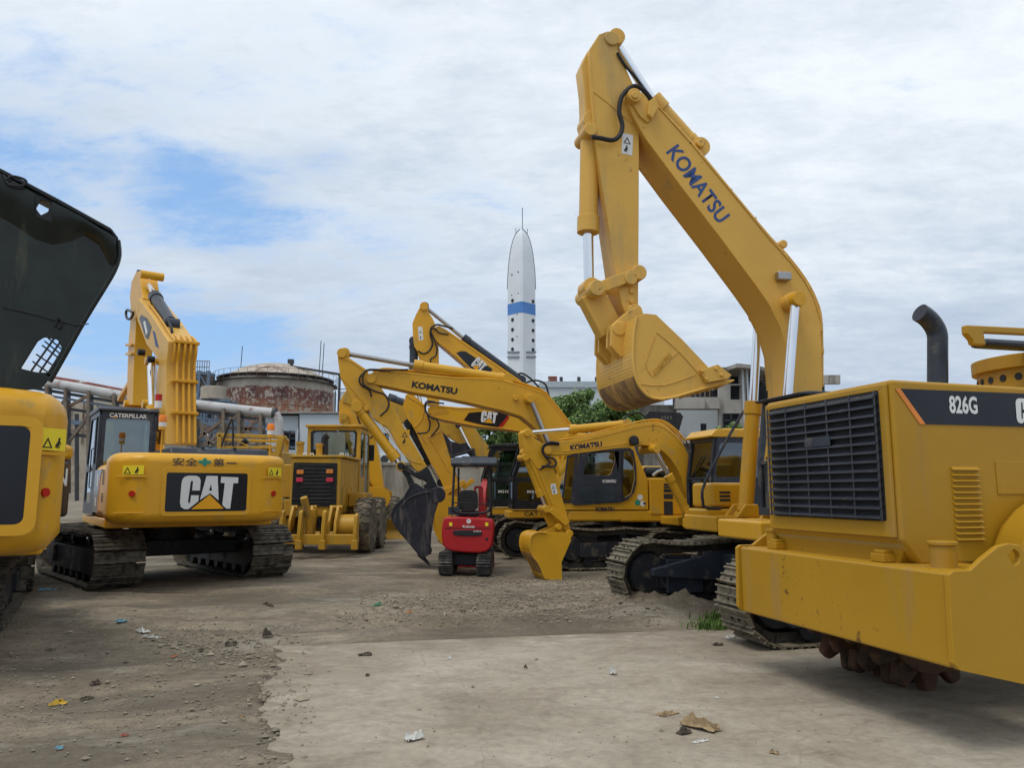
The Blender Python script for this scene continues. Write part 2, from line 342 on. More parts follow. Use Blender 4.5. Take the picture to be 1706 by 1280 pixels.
def rrect(x0, x1, y0, y1, r, n=4):
    P = []
    for cx, cy, a in ((x1 - r, y1 - r, 0), (x0 + r, y1 - r, 90), (x0 + r, y0 + r, 180), (x1 - r, y0 + r, 270)):
        for i in range(n + 1):
            t = R(a + 90 * i / n); P.append((cx + r * math.cos(t), cy + r * math.sin(t)))
    return P
# ------------------------------------------------------------------ machine pieces
def hyd(T, a, m, b, r, rr, bm=Y_KOM, rm=CHROME, eye=True, ydir=(0, 1, 0), name='hydraulic_cylinder'):
    a, m, b = Vector(a), Vector(m), Vector(b); d = (m - a).normalized(); yd = Vector(ydir)
    mb = MB(); mb.cyl(a, m, r, 20); mb.cyl(m - d * r * 1.6, m + d * r * .15, r * 1.18, 20); mb.cyl(a - d * .02, a + d * r * .7, r * 1.1, 20)
    if eye: mb.cyl(a - yd * r * 1.2 - d * r, a + yd * r * 1.2 - d * r, r * 1.1, 16)
    c = mb.out(name, bm, T, bev=.006)
    q = MB(); q.cyl(m, b, rr, 16); q.out('piston_rod', rm, c)
    if eye: q = MB(); q.cyl(b - yd * r * 1.1, b + yd * r * 1.1, r * .95, 18); q.out('rod_eye', bm, c, bev=.006)
    return c
def hose(T, pts, r=.022, m=None, name='hose'):
    return MB().tube(pts, r, 8, 6).out(name, m or RUB, T)
def track(T, M, L, H, w, m=TRKN, pitch=.2, side=1, label=None, cover=None, rib=.028):
    r = H / 2 - .05; a, b = -L / 2 + r, L / 2 - r; P = []
    n = 14
    for i in range(n + 1): P.append((a + (b - a) * i / n, .05))
    for i in range(1, 12): t = -math.pi / 2 + math.pi * i / 12; P.append((b + r * math.cos(t), H / 2 + r * math.sin(t)))
    for i in range(n + 1):
        f = i / n; P.append((b + (a - b) * f, H - .05 - .045 * math.sin(math.pi * min(1, (f * 3) % 1)) * (1 if 0 < f < 1 else 0)))
    for i in range(1, 12): t = math.pi / 2 + math.pi * i / 12; P.append((a + r * math.cos(t), H / 2 + r * math.sin(t)))
    P.append(P[0])
    S = [0]
    for i in range(1, len(P)): S.append(S[-1] + math.dist(P[i], P[i - 1]))
    N = max(8, round(S[-1] / pitch)); pit = S[-1] / N
    mb = MB(); mb.M = M; lk = MB(); lk.M = M; j = 0
    for k in range(N):
        s = (k + .3) * pit
        while S[j + 1] < s: j += 1
        f = (s - S[j]) / (S[j + 1] - S[j]); x = P[j][0] + (P[j + 1][0] - P[j][0]) * f; z = P[j][1] + (P[j + 1][1] - P[j][1]) * f
        tx, tz = P[j + 1][0] - P[j][0], P[j + 1][1] - P[j][1]; l = math.hypot(tx, tz); tx /= l; tz /= l; nx, nz = tz, -tx
        def q(u, y, h): return (x + tx * u + nx * h, y, z + tz * u + nz * h)
        def blk(mm, u0, u1, y0, y1, h0, h1):
            mm.add([q(u, y, h) for u in (u0, u1) for y in (y0, y1) for h in (h0, h1)], [(0, 1, 3, 2), (4, 6, 7, 5), (0, 4, 5, 1), (2, 3, 7, 6), (0, 2, 6, 4), (1, 5, 7, 3)])
        p = pit / 2
        jy = random.uniform(-.006, .006); mb_w = w / 2
        blk(mb, -p * .96, p * .90, -mb_w + jy, mb_w + jy, .0, .016)
        blk(mb, -p * .94, -p * .80, -mb_w + jy, mb_w + jy, .016, .016 + rib)
        blk(mb, -p * .08, p * .06, -mb_w + jy, mb_w + jy, .016, .016 + rib * .8)
        blk(mb, p * .72, p * .9, -mb_w + jy, mb_w + jy, .016, .016 + rib)
        for yy in (-.11, .11): blk(lk, -p * 1.05, p * 1.02, yy - .03, yy + .03, -.11, -.002)
        blk(lk, -.025, .025, -.15, .15, -.075, -.03)
        for yy in (-.07, .07): blk(lk, -p * .55, -p * .3, yy - .018, yy + .018, .016, .034)
    c = mb.out('track_shoes', m, T, smooth=False)
    if label: c['label'] = label
    lk.out('track_links', LINKM, c, smooth=False)
    f = MB(); f.M = M; fh = H * .5
    f.prism([(a + .1, .2), (b - .35, .2), (b - .1, .3), (b - .1, fh + .1), (b - .5, fh + .14), (a + .4, fh + .14), (a + .1, fh)], -w * .32, w * .32)
    f.box(b - .75, b - .15, -w * .42, w * .42, H * .3, H * .62)
    for i in range(7):
        x = a + .35 + (b - a - .7) * i / 6; f.cyl((x, -w * .3, .17), (x, w * .3, .17), .11, 12)
    for x in (a + (b - a) * .33, a + (b - a) * .67): f.cyl((x, -.12, H - .22), (x, .12, H - .22), .08, 10); f.box(x - .05, x + .05, -.1, .1, fh, H - .2)
    f.out('track_frame', FRAME, c, bev=.012)
    w1 = MB(); w1.M = M; w1.lathe([(.05, -w * .28), (r - .16, -w * .28), (r - .12, -w * .1), (r - .12, w * .1), (r - .16, w * .28), (.05, w * .28)], (b, 0, H / 2), 'y', 24); w1.out('idler_wheel', FRAME, c)
    w2 = MB(); w2.M = M
    pts = []
    for i in range(42):
        t = 2 * math.pi * i / 42; rr = r - .08 if i % 2 else r - .15; pts.append((a + rr * math.cos(t), H / 2 + rr * math.sin(t)))
    w2.prism(pts, -.05, .05); w2.cyl((a, -w * .4, H / 2), (a, w * .4, H / 2), r * .55, 20); w2.out('drive_sprocket', FRAME, c)
    return c
def tmat(yaw, x, y, z=0): return Matrix.Rotation(yaw, 4, 'Z') @ Matrix.Translation((x, y, z))
def undercarriage(T, yaw=0, L=4.1, H=.88, w=.6, gauge=2.35, m=TRKN, off=0, s=1, tz=.98):
    for sd in (1, -1): track(T, tmat(yaw, off, sd * gauge / 2), L, H, w, m)
    mb = MB(); mb.M = tmat(yaw, off, 0)
    mb.box(-.75, .75, -gauge / 2 + .1, gauge / 2 - .1, .42, .72); mb.cyl((0, 0, .6), (0, 0, tz), .62, 32)
    mb.prism([(-1.1, -gauge / 2 + .15), (-.5, -.4), (-.5, .4), (-1.1, gauge / 2 - .15), (-.7, gauge / 2 - .15), (0, .5), (.7, gauge / 2 - .15), (1.1, gauge / 2 - .15), (.5, .4), (.5, -.4), (1.1, -gauge / 2 + .15), (.7, -gauge / 2 + .15), (0, -.5), (-.7, -gauge / 2 + .15)], .44, .70, 'z')
    mb.out('undercarriage_frame', FRAME, T, bev=.02)
def pane(T, pts, a, m=GLASS, ax='y', t=.008, name='window'):
    return MB().prism(pts, a - t / 2, a + t / 2, ax).out(name, m, T, smooth=False)
def cab(T, u0, u1, v0, v1, z0, z1, fm=NAVY, rm=None, slant=.28, gm=GLASS, rear=True, name='cab', roofh=.09, lower=True):
    L, h = u1 - u0, z1 - z0; zt = z1 - roofh; zb = z0 + h * .46
    side = [(u0, z0), (u1 - .02, z0), (u1, z0 + .1), (u1 - .01, zb), (u1 - slant, zt), (u0 + .05, zt), (u0, zt - .08)]
    um = u0 + L * .30; us = lambda z: u1 - .12 - (slant) * max(0, (z - zb) / (zt - zb))
    w1 = rrect(u0 + .09, um - .06, zb, zt - .1, .05)
    w2 = [(um + .05, zb + .05), (um + .1, zb), (us(zb) - .04, zb), (us(zb), zb + .05), (us(zt - .12), zt - .16), (us(zt - .12) - .05, zt - .1), (um + .1, zt - .1), (um + .05, zt - .15)]
    w3 = rrect(um + .07, u1 - .14, z0 + .22, zb - .12, .07)
    hs = [w1, w2] + ([w3] if lower else [])
    mb = MB()
    for va, vb in ((v0, v0 + .05), (v1 - .05, v1)): mb.prism(side, va, vb, holes=hs)
    # front frame
    for v in (v0 + .035, v1 - .035):
        mb.bar((u1 - .035, v, z0), (u1 - .045, v, zb), .07, .07); mb.bar((u1 - .045, v, zb), (u1 - slant - .03, v, zt), .07, .07)
    for (u, z, t) in ((u1 - .035, z0 + .05, .1), (u1 - .045, zb - .02, .05), (u1 - slant - .03, zt - .04, .08)): mb.box(u - .03, u + .03, v0 + .05, v1 - .05, z - t / 2, z + t / 2)
    # rear
    mb.prism([(v0 + .05, z0), (v1 - .05, z0), (v1 - .05, zt), (v0 + .05, zt)], u0 + .003, u0 + .05, 'x', holes=[rrect(v0 + .12, v1 - .12, zb - .02, zt - .14, .06)])
    mb.box(u0 + .05, u1 - .07, v0 + .05, v1 - .05, z0, z0 + .06)
    c = mb.out(name, fm, T, bev=.008)
    rf = MB(); rf.prism([(u0 - .04, zt), (u1 - slant + .08, zt), (u1 - slant + .1, zt + .03), (u1 - slant - .04, zt + roofh), (u0 + .06, zt + roofh), (u0 - .04, zt + .04)], v0 - .03, v1 + .03)
    rf.box(u0 + .3, u1 - slant - .35, v0 + .2, v1 - .2, zt + roofh - .01, zt + roofh + .035)
    rf.out('cab_roof', rm or fm, c, bev=.025, seg=3)
    for v in (v0 + .025, v1 - .025):
        for hpts in hs: pane(c, hpts, v, gm)
    pane(c, rrect(v0 + .1, v1 - .1, zb - .04, zt - .12, .05), u0 + .027, gm, 'x')
    g = MB(); g.add([(u1 - .04, v0 + .06, zb), (u1 - .04, v1 - .06, zb), (u1 - slant - .03, v1 - .06, zt - .05), (u1 - slant - .03, v0 + .06, zt - .05)], [(0, 1, 2, 3)]); g.add([(u1 - .035, v0 + .06, z0 + .1), (u1 - .035, v1 - .06, z0 + .1), (u1 - .035, v1 - .06, zb - .05), (u1 - .035, v0 + .06, zb - .05)], [(0, 1, 2, 3)])
    g.out('windscreen', gm, c, smooth=False)
    st = MB(); uc = u0 + L * .42; vc = (v0 + v1) / 2
    st.box(uc - .25, uc + .25, vc - .24, vc + .24, z0 + .35, z0 + .5); st.box(uc - .32, uc - .2, vc - .23, vc + .23, z0 + .48, z0 + 1.12); st.box(uc - .2, uc + .1, vc - .15, vc + .15, z0 + .06, z0 + .35)
    for v in (vc - .33, vc + .33): st.box(uc - .2, uc + .3, v - .06, v + .06, z0 + .06, z0 + .62)
    st.out('operator_seat', SKIRT, c, bev=.03)
    wp = MB(); wp.bar((u1 - .02, v0 + .2, zb + .02), (u1 - slant * .55, vc + .1, zt - .35), .015, .02); wp.out('wiper', BLACK, c)
    hr = MB(); vv = v1 + .035
    hr.tube([(um + .02, v1, z0 + .5), (um + .02, vv, z0 + .52), (um + .02, vv, zb + .3), (um + .02, v1, zb + .33)], .012, 6); hr.box(um + .1, um + .22, v1, v1 + .02, zb - .09, zb - .06); hr.out('door_handle', BLACK, c)
    return c
def counterweight(T, w, z0, z1, ub=-2.75, uf=-1.9, m=Y_CAT, bev=.11, flatw=.8, name='counterweight'):
    P = []
    n = 10
    for i in range(n + 1):
        v = w * i / n; f = max(0, (v - flatw) / (w - flatw)); P.append((ub + .42 * f ** 2.2, v))
    pl = [(uf, -w)] + [(u, -v) for u, v in reversed(P)] + P[1:] + [(uf, w)]
    return MB().prism(pl, z0, z1, 'z').out(name, m, T, bev=bev, seg=4)
def deck(T, w=1.32, z0=.98, z1=1.2, u0=-2.2, u1=1.75, m=Y_KOM):
    mb = MB(); mb.box(u0, .4, -w, w, z0, z1); mb.box(.4, u1, .38, w, z0, z1 - .02); mb.box(.4, u1 - .3, -w, -.38, z0, z1 - .02); mb.box(.2, .9, -.34, .34, z0, z1 - .04)
    return mb.out('platform', m, T, bev=.03)
def hoodbox(T, u0, u1, v0, v1, z0, z1, m=Y_KOM, name='engine_hood', bev=.06):
    return MB().box(u0, u1, v0, v1, z0, z1).out(name, m, T, bev=bev, seg=3)
def louvres(T, n, P0, right, up, w, h, m=DARKIN, name='vent_slots', gap=.55, d=.006):
    right = Vector(right).normalized(); up = Vector(up).normalized(); nn = right.cross(up); mb = MB()
    for i in range(n):
        o = Vector(P0) + up * (h * i / n); k = h / n * gap
        mb.add([o + nn * d, o + right * w + nn * d, o + right * w + up * k + nn * d, o + up * k + nn * d], [(0, 1, 2, 3)])
    return mb.out(name, m, T, smooth=False)
def bucket(T, fr, px, tv, w, v0, m=Y_KOM, lip=3, teeth=5, mouth=None, th=.03, name='bucket', tl=.22, tm=None, ribs=True, worn=None):
    """px: outline of near side plate, first point = hinge top, going round the back to the lip (index of lip = lip)"""
    P = [fr.hit(x, y, tv) for x, y in px]
    bk_ = P[:lip + 1]; Q = []
    for i in range(len(bk_) - 1):   # smooth the curved back
        p0, p1, p2, p3 = bk_[max(0, i - 1)], bk_[i], bk_[i + 1], bk_[min(len(bk_) - 1, i + 2)]
        for j in range(4):
            t = j / 4; Q.append(tuple(.5 * (2 * b_ + (c_ - a_) * t + (2 * a_ - 5 * b_ + 4 * c_ - d_) * t * t + (3 * b_ - a_ - 3 * c_ + d_) * t ** 3) for a_, b_, c_, d_ in zip(p0, p1, p2, p3)))
    Q.append(bk_[-1]); P = Q + P[lip + 1:]; lip = len(Q) - 1
    mb = MB(); va, vb = v0 - w / 2, v0 + w / 2
    mb.prism(P, vb - th, vb); mb.prism(P, va, va + th)
    back = P[:lip + 1]; n = len(back)
    cx = sum(p[0] for p in P) / len(P); cz = sum(p[1] for p in P) / len(P)
    inn = [(x + (cx - x) / max(.01, math.hypot(cx - x, cz - z)) * th, z + (cz - z) / max(.01, math.hypot(cx - x, cz - z)) * th) for x, z in back]
    for i in range(n - 1): mb.prism([back[i], back[i + 1], inn[i + 1], inn[i]], va + th + .001, vb - th - .001)
    b = mb.out(name, m, T, bev=.008)
    if worn:
        wm = MB(); i0, i1 = int((n - 1) * worn[0]), int((n - 1) * worn[1]); off = [(x - (cx - x) / max(.01, math.hypot(cx - x, cz - z)) * .012, z - (cz - z) / max(.01, math.hypot(cx - x, cz - z)) * .012) for x, z in back]
        for i in range(i0, i1): wm.prism([off[i], off[i + 1], back[i + 1], back[i]], va + .02, vb - .02)
        wm.out('wear_plate', WORN, b)
    # edge strips
    es = MB()
    for v in (va - .008, vb + .008):
        es.tube([(x, v, z) for x, z in back], .018, 6)
    if ribs:
        for f in (.35, .65): es.tube([(x, va + (vb - va) * f, z) for x, z in back[n // 2:]], .012, 6)
    es.out('edge_strips', m, b)
    lx, lz = P[lip]; px_, pz_ = P[lip - 1]; l = math.hypot(lx - px_, lz - pz_); dx, dz = (lx - px_) / l, (lz - pz_) / l; nx, nz = -dz, dx
    for i in range(teeth):
        v = va + w * (i + .5) / teeth * 1.0; t = MB(); q = w / teeth * .22
        def pt(a, b_, vv): return (lx + dx * a + nx * b_, vv, lz + dz * a + nz * b_)
        t.add([pt(-.12, -.05, v - q), pt(-.12, .05, v - q), pt(-.12, .05, v + q), pt(-.12, -.05, v + q), pt(tl, -.008, v - q * .7), pt(tl, .008, v - q * .7), pt(tl, .008, v + q * .7), pt(tl, -.008, v + q * .7)],
              [(0, 1, 2, 3), (4, 7, 6, 5), (0, 4, 5, 1), (1, 5, 6, 2), (2, 6, 7, 3), (3, 7, 4, 0)])
        t.out('tooth', tm or m, b, bev=.006)
    return b
def arm(T, fr, name, px, tv, w, v0=0, m=Y_KOM, bev=.012, bosses=(), flange=.0):
    P = [fr.hit(x, y, tv) for x, y in px]
    mb = MB(); mb.prism(P, v0 - w / 2, v0 + w / 2)
    if flange:
        n = len(P)
        for i in range(n):
            a, b = P[i], P[(i + 1) % n]
            mb.bar((a[0], v0, a[1]), (b[0], v0, b[1]), .02, w + flange, up=Vector((0, 1, 0))) if False else None
    for (x, y, r, ww) in bosses:
        u, z = fr.hit(x, y, tv); mb.cyl((u, v0 - w / 2 - ww, z), (u, v0 + w / 2 + ww, z), r, 20)
    return mb.out(name, m, T, bev=bev)
def sticker(T, p, right, up, w, h, m=YLAB, name='warning_label', tri=True, n=None):
    right = Vector(right).normalized(); up = Vector(up).normalized(); nn = right.cross(up); p = Vector(p)
    mb = MB(); mb.add([p + nn * .003, p + right * w + nn * .003, p + right * w + up * h + nn * .003, p + up * h + nn * .003], [(0, 1, 2, 3)])
    o = mb.out(name, m, T, smooth=False)
    k = MB(); hh = min(w * .42, h * .8); o2 = p + right * w * .05 + up * (h * .1) + nn * .005
    if h > w: hh = w * .7; o2 = p + right * w * .12 + up * (h * .52) + nn * .005
    kk = [(0, 0), (1, 0), (.5, .9)]; inn = [(.2, .1), (.8, .1), (.5, .66)]
    poly_on(k, kk, o2, right, up, hh, Vector(), [inn])
    o3 = o2 + right * (w * .52) if w >= h else p + right * w * .2 + up * (h * .1) + nn * .005
    poly_on(k, [(0, .1), (.15, .1), (.15, 0), (.25, 0), (.3, .35), (.34, 0), (.44, 0), (.42, .5), (.55, .3), (.6, .36), (.44, .68), (.44, .72), (.5, .8), (.42, .92), (.3, .9), (.27, .78), (.3, .7), (.2, .55), (0, .2)], o3, right, up, hh, Vector())
    k.out('warning_symbol', BLACK, o, smooth=False)
    return o
def beacon(T, p, h=.45, s=1):
    x, y, z = p
    mb = MB(); mb.cyl((x, y, z), (x, y, z + h), .012, 8); mb.cyl((x, y, z + h), (x, y, z + h + .06), .06, 16); o = mb.out('beacon_stand', Y_CAT, T)
    MB().cyl((x, y, z + h + .05), (x, y, z + h + .13), .062, 16).out('beacon_base', WHITE, o)
    MB().lathe([(.066, 0), (.066, .09), (.05, .12), (0, .125)], (x, y, z + h + .13)).out('beacon_lens', ORG, o)
# ================================================================== SETTING
def ground_mat():
    m = bpy.data.materials.new('packed_dirt'); m.use_nodes = True; nt = m.node_tree; L = nt.links.new; b = nt.nodes['Principled BSDF']; b.inputs['Roughness'].default_value = .95
    tc = nt_new(nt, 'ShaderNodeTexCoord'); P = tc.outputs['Object']
    def N(sc_, det=8, ro=.6, sx=1, sy=1, dist=0):
        mp = nt_new(nt, 'ShaderNodeMapping'); L(P, mp.inputs[0]); mp.inputs['Scale'].default_value = (sx, sy, 1)
        n = nt_new(nt, 'ShaderNodeTexNoise'); L(mp.outputs[0], n.inputs[0]); n.inputs['Scale'].default_value = sc_; n.inputs['Detail'].default_value = det; n.inputs['Roughness'].default_value = ro; n.inputs['Distortion'].default_value = dist; return n.outputs[0]
    def RP(x, els):
        r = nt_new(nt, 'ShaderNodeValToRGB'); L(x, r.inputs[0]); e = r.color_ramp.elements
        while len(e) < len(els): e.new(.5)
        for i, (p, c) in enumerate(els): e[i].position = p; e[i].color = tuple(c) + (1,)
        return r.outputs[0]
    def MX(f, a, c, t='MIX', k=None):
        x = nt_new(nt, 'ShaderNodeMixRGB', blend_type=t)
        if isinstance(f, (int, float)): x.inputs[0].default_value = f
        else: L(f, x.inputs[0])
        L(a, x.inputs[1])
        if isinstance(c, tuple): x.inputs[2].default_value = c + (1,)
        else: L(c, x.inputs[2])
        return x.outputs[0]
    base = RP(N(.35, 10, .62, 1, 1.6, .4), [(.30, (.15, .122, .083)), (.5, (.245, .205, .148)), (.70, (.345, .30, .225))])
    fine = RP(N(9, 8, .7), [(.3, (.6, .6, .6)), (.7, (1.25, 1.22, 1.18))]); base = MX(.75, base, fine, 'MULTIPLY')
    base = MX(.8, base, RP(N(2.6, 10, .72, 1, 1.5, .6), [(.32, (.62, .60, .57)), (.52, (1, 1, 1)), (.7, (1.22, 1.2, 1.17))]), 'MULTIPLY')
    base = MX(.6, base, RP(N(34, 6, .8), [(.34, (.55, .53, .5)), (.62, (1.25, 1.25, 1.25))]), 'MULTIPLY')
    v = nt_new(nt, 'ShaderNodeTexVoronoi'); L(P, v.inputs[0]); v.inputs['Scale'].default_value = 22; v.inputs['Randomness'].default_value = 1
    grav = RP(v.outputs['Distance'], [(0, (.42, .38, .32)), (.28, (.28, .25, .20)), (.5, (.10, .085, .065))])
    gm = RP(N(.55, 6, .7, 1, 1.8, .5), [(.55, (0, 0, 0)), (.68, (.75, .75, .75))]); base = MX(gm, base, grav)
    wet = RP(N(.30, 9, .68, 1, 2.6, 1.0), [(.47, (0, 0, 0)), (.60, (.75, .75, .75))]); base = MX(wet, base, (.105, .085, .06)); pale = RP(N(.5, 10, .7, 1, 2.2, .8), [(.56, (0, 0, 0)), (.68, (.6, .6, .6))]); base = MX(pale, base, (.37, .34, .28))
    L(base, b.inputs['Base Color'])
    n1 = N(16, 8, .75); bp = nt_new(nt, 'ShaderNodeBump'); bp.inputs['Strength'].default_value = .7; bp.inputs['Distance'].default_value = .035; L(n1, bp.inputs['Height'])
    bp2 = nt_new(nt, 'ShaderNodeBump'); bp2.inputs['Strength'].default_value = .5; bp2.inputs['Distance'].default_value = .02; L(v.outputs['Distance'], bp2.inputs['Height']); bp2.invert = True; L(bp.outputs[0], bp2.inputs['Normal'])
    L(bp2.outputs[0], b.inputs['Normal']); return m
def slab_mat():
    m = bpy.data.materials.new('worn_concrete_slab'); m.use_nodes = True; nt = m.node_tree; L = nt.links.new; b = nt.nodes['Principled BSDF']; b.inputs['Roughness'].default_value = .9
    tc = nt_new(nt, 'ShaderNodeTexCoord'); P = tc.outputs['Object']
    def N(sc_, det=8, ro=.6, sx=1, sy=1, dist=0):
        mp = nt_new(nt, 'ShaderNodeMapping'); L(P, mp.inputs[0]); mp.inputs['Scale'].default_value = (sx, sy, 1)
        n = nt_new(nt, 'ShaderNodeTexNoise'); L(mp.outputs[0], n.inputs[0]); n.inputs['Scale'].default_value = sc_; n.inputs['Detail'].default_value = det; n.inputs['Roughness'].default_value = ro; n.inputs['Distortion'].default_value = dist; return n.outputs[0]
    def RP(x, els):
        r = nt_new(nt, 'ShaderNodeValToRGB'); L(x, r.inputs[0]); e = r.color_ramp.elements
        while len(e) < len(els): e.new(.5)
        for i, (p, c) in enumerate(els): e[i].position = p; e[i].color = tuple(c) + (1,)
        return r.outputs[0]
    def MX(f, a, c, t='MIX'):
        x = nt_new(nt, 'ShaderNodeMixRGB', blend_type=t)
        if isinstance(f, (int, float)): x.inputs[0].default_value = f
        else: L(f, x.inputs[0])
        L(a, x.inputs[1])
        if isinstance(c, tuple): x.inputs[2].default_value = c + (1,)
        else: L(c, x.inputs[2])
        return x.outputs[0]
    base = RP(N(.7, 10, .65, 1, 1.3, .5), [(.3, (.25, .212, .155)), (.5, (.345, .30, .232)), (.7, (.425, .38, .305))])
    base = MX(.7, base, RP(N(14, 8, .75), [(.3, (.72, .71, .70)), (.7, (1.2, 1.2, 1.2))]), 'MULTIPLY')
    base = MX(.55, base, RP(N(3.4, 10, .72, 1, 1.4, .7), [(.34, (.60, .57, .53)), (.5, (1, 1, 1)), (.68, (1.15, 1.14, 1.12))]), 'MULTIPLY')
    base = MX(RP(N(1.6, 6, .7, 1, 2, .6), [(.56, (0, 0, 0)), (.74, (.65, .65, .65))]), base, (.19, .155, .11))
    base = MX(RP(N(2.3, 4, .5, 1, 1), [(.66, (0, 0, 0)), (.76, (.5, .5, .5))]), base, (.16, .11, .06))
    v = nt_new(nt, 'ShaderNodeTexVoronoi', feature='DISTANCE_TO_EDGE')
    nz = nt_new(nt, 'ShaderNodeTexNoise'); L(P, nz.inputs[0]); nz.inputs['Scale'].default_value = 3; ad = nt_new(nt, 'ShaderNodeMixRGB', blend_type='ADD'); ad.inputs[0].default_value = .25; L(P, ad.inputs[1]); L(nz.outputs['Color'], ad.inputs[2])
    L(ad.outputs[0], v.inputs[0]); v.inputs['Scale'].default_value = .45
    base = MX(RP(v.outputs['Distance'], [(0, (.4, .4, .4)), (.004, (0, 0, 0))]), base, (.16, .14, .11))
    sx = nt_new(nt, 'ShaderNodeSeparateXYZ'); L(P, sx.inputs[0])
    def edge(o, a, c):
        m_ = nt_new(nt, 'ShaderNodeMapRange'); L(o, m_.inputs[0]); m_.inputs[1].default_value = a; m_.inputs[2].default_value = c; return m_.outputs[0]
    ed = nt_new(nt, 'ShaderNodeMath', operation='MAXIMUM'); L(edge(sx.outputs[0], -.9, -2.3), ed.inputs[0]); L(edge(sx.outputs[1], 8.1, 9.4), ed.inputs[1])
    em = nt_new(nt, 'ShaderNodeMath', operation='MULTIPLY'); L(ed.outputs[0], em.inputs[0]); L(RP(N(2.2, 9, .72, 1, 1.5, .4), [(.40, (0, 0, 0)), (.60, (1.1, 1.1, 1.1))]), em.inputs[1])
    base = MX(em.outputs[0], base, (.20, .165, .115))
    L(base, b.inputs['Base Color'])
    bp = nt_new(nt, 'ShaderNodeBump'); bp.inputs['Strength'].default_value = .45; bp.inputs['Distance'].default_value = .012; L(N(30, 8, .75), bp.inputs['Height']); L(bp.outputs[0], b.inputs['Normal']); return m
SLABPX = [(455, 1080), (700, 1070), (1000, 1058), (1245, 1049)]
SL = [G(x, y) for x, y in SLABPX]
SLE = [G(x, y) for x, y in [(462, 1092), (470, 1110), (455, 1130), (440, 1150), (452, 1165), (428, 1185), (440, 1200), (466, 1225), (462, 1250), (482, 1275)]]
slab_poly = [(p.x, p.y) for p in SL] + [(7.5, 11.4), (11, 11.6), (11, 1), (-1.2, 1), (-1.3, 3.2)] + [(p.x, p.y) for p in reversed(SLE)]
def inslab(x, y):
    c = False; n = len(slab_poly)
    for i in range(n):
        x1, y1 = slab_poly[i]; x2, y2 = slab_poly[(i + 1) % n]
        if (y1 > y) != (y2 > y) and x < (x2 - x1) * (y - y1) / (y2 - y1) + x1: c = not c
    return c
MOUNDS = [(G(1130, 1022), 1.0, .5, .16), (G(1075, 1018), .8, .4, .10), (G(700, 1010), 2.0, .35, .06), (G(840, 1000), 1.7, .3, .07), (G(980, 990), 1.3, .3, .06), (G(600, 1022), 1.5, .3, .04), (G(470, 1150), .5, 1.3, .03), (G(900, 1035), 2.2, .25, .04)]
def gz(x, y):
    if x * x + (y - 10) ** 2 > 40 ** 2: return 0
    z = .035 * noise.noise(Vector((x * .7, y * .9, 0))) + .018 * noise.noise(Vector((x * 2.6, y * 3.1, 3))) + .010 * noise.noise(Vector((x * 8, y * 8, 7)))
    for p, a, b, h in MOUNDS: z += h * math.exp(-((x - p.x) / a) ** 2 - ((y - p.y) / b) ** 2) * (1 + .8 * noise.noise(Vector((x * 5, y * 7, 1))))
    for x0, x1, yy, k in ((-9, 6, 11.3, .06), (-9, 6, 13.4, .03), (-6, 5, 10.2, .04)):
        c = yy + k * x + .25 * math.sin(x * .6); dd = y - c
        if abs(dd) < .5: z += -.028 * math.exp(-(dd / .16) ** 2) * (1 + .5 * math.sin(x * 38)) + .018 * math.exp(-((abs(dd) - .3) / .08) ** 2)
    return z * min(1, max(0, y / 4))
def make_ground():
    def axis(lo, hi, fine0, fine1, st):
        A = [fine0 + i * st for i in range(int((fine1 - fine0) / st) + 1)]; s = st
        while A[-1] < hi: s *= 1.25; A.append(A[-1] + s)
        s = st
        while A[0] > lo: s *= 1.25; A.insert(0, A[0] - s)
        return A
    X = axis(-2500, 2500, -10, 9, .085); Y = axis(-60, 3000, 3, 24, .085)
    vs = []
    for y in Y:
        for x in X:
            ins = inslab(x, y)
            z = -.012 if ins else gz(x, y) - .006
            if not ins and y < 12 and -4 < x < 4 and (inslab(x + .09, y) or inslab(x, y - .09)): z = min(z, -.006) if random.random() < .5 else .008
            vs.append((x, y, z))
    nx = len(X); fs = [(j * nx + i, j * nx + i + 1, (j + 1) * nx + i + 1, (j + 1) * nx + i) for j in range(len(Y) - 1) for i in range(nx - 1)]
    me = bpy.data.meshes.new('ground'); me.from_pydata(vs, [], fs); me.materials.append(ground_mat()); me.polygons.foreach_set('use_smooth', [True] * len(me.polygons))
    o = bpy.data.objects.new('ground', me); C.objects.link(o); tag(o, kind='structure')
make_ground()
def make_slab():
    P = []; n = len(slab_poly)
    for i in range(n):
        a = Vector(slab_poly[i]); b = Vector(slab_poly[(i + 1) % n]); l = (b - a).length; k = max(1, int(l / .05)) if (a.y > 2.5 and a.x < 4.5) else 1
        rag = .012 if i < 3 else .05
        for j in range(k):
            p = a + (b - a) * j / k; d = Vector(((b - a).y, -(b - a).x)).normalized()
            if k > 1: p += d * (rag * noise.noise(Vector((p.x * 5, p.y * 5, 0))) * 2 + rag * .6 * noise.noise(Vector((p.x * 17, p.y * 17, 5))))
            P.append((p.x, p.y))
    mb = MB(); mb.prism(P, -.05, .012, 'z'); o = mb.out('concrete_slab', slab_mat(), None, smooth=False); tag(o, kind='structure')
make_slab()
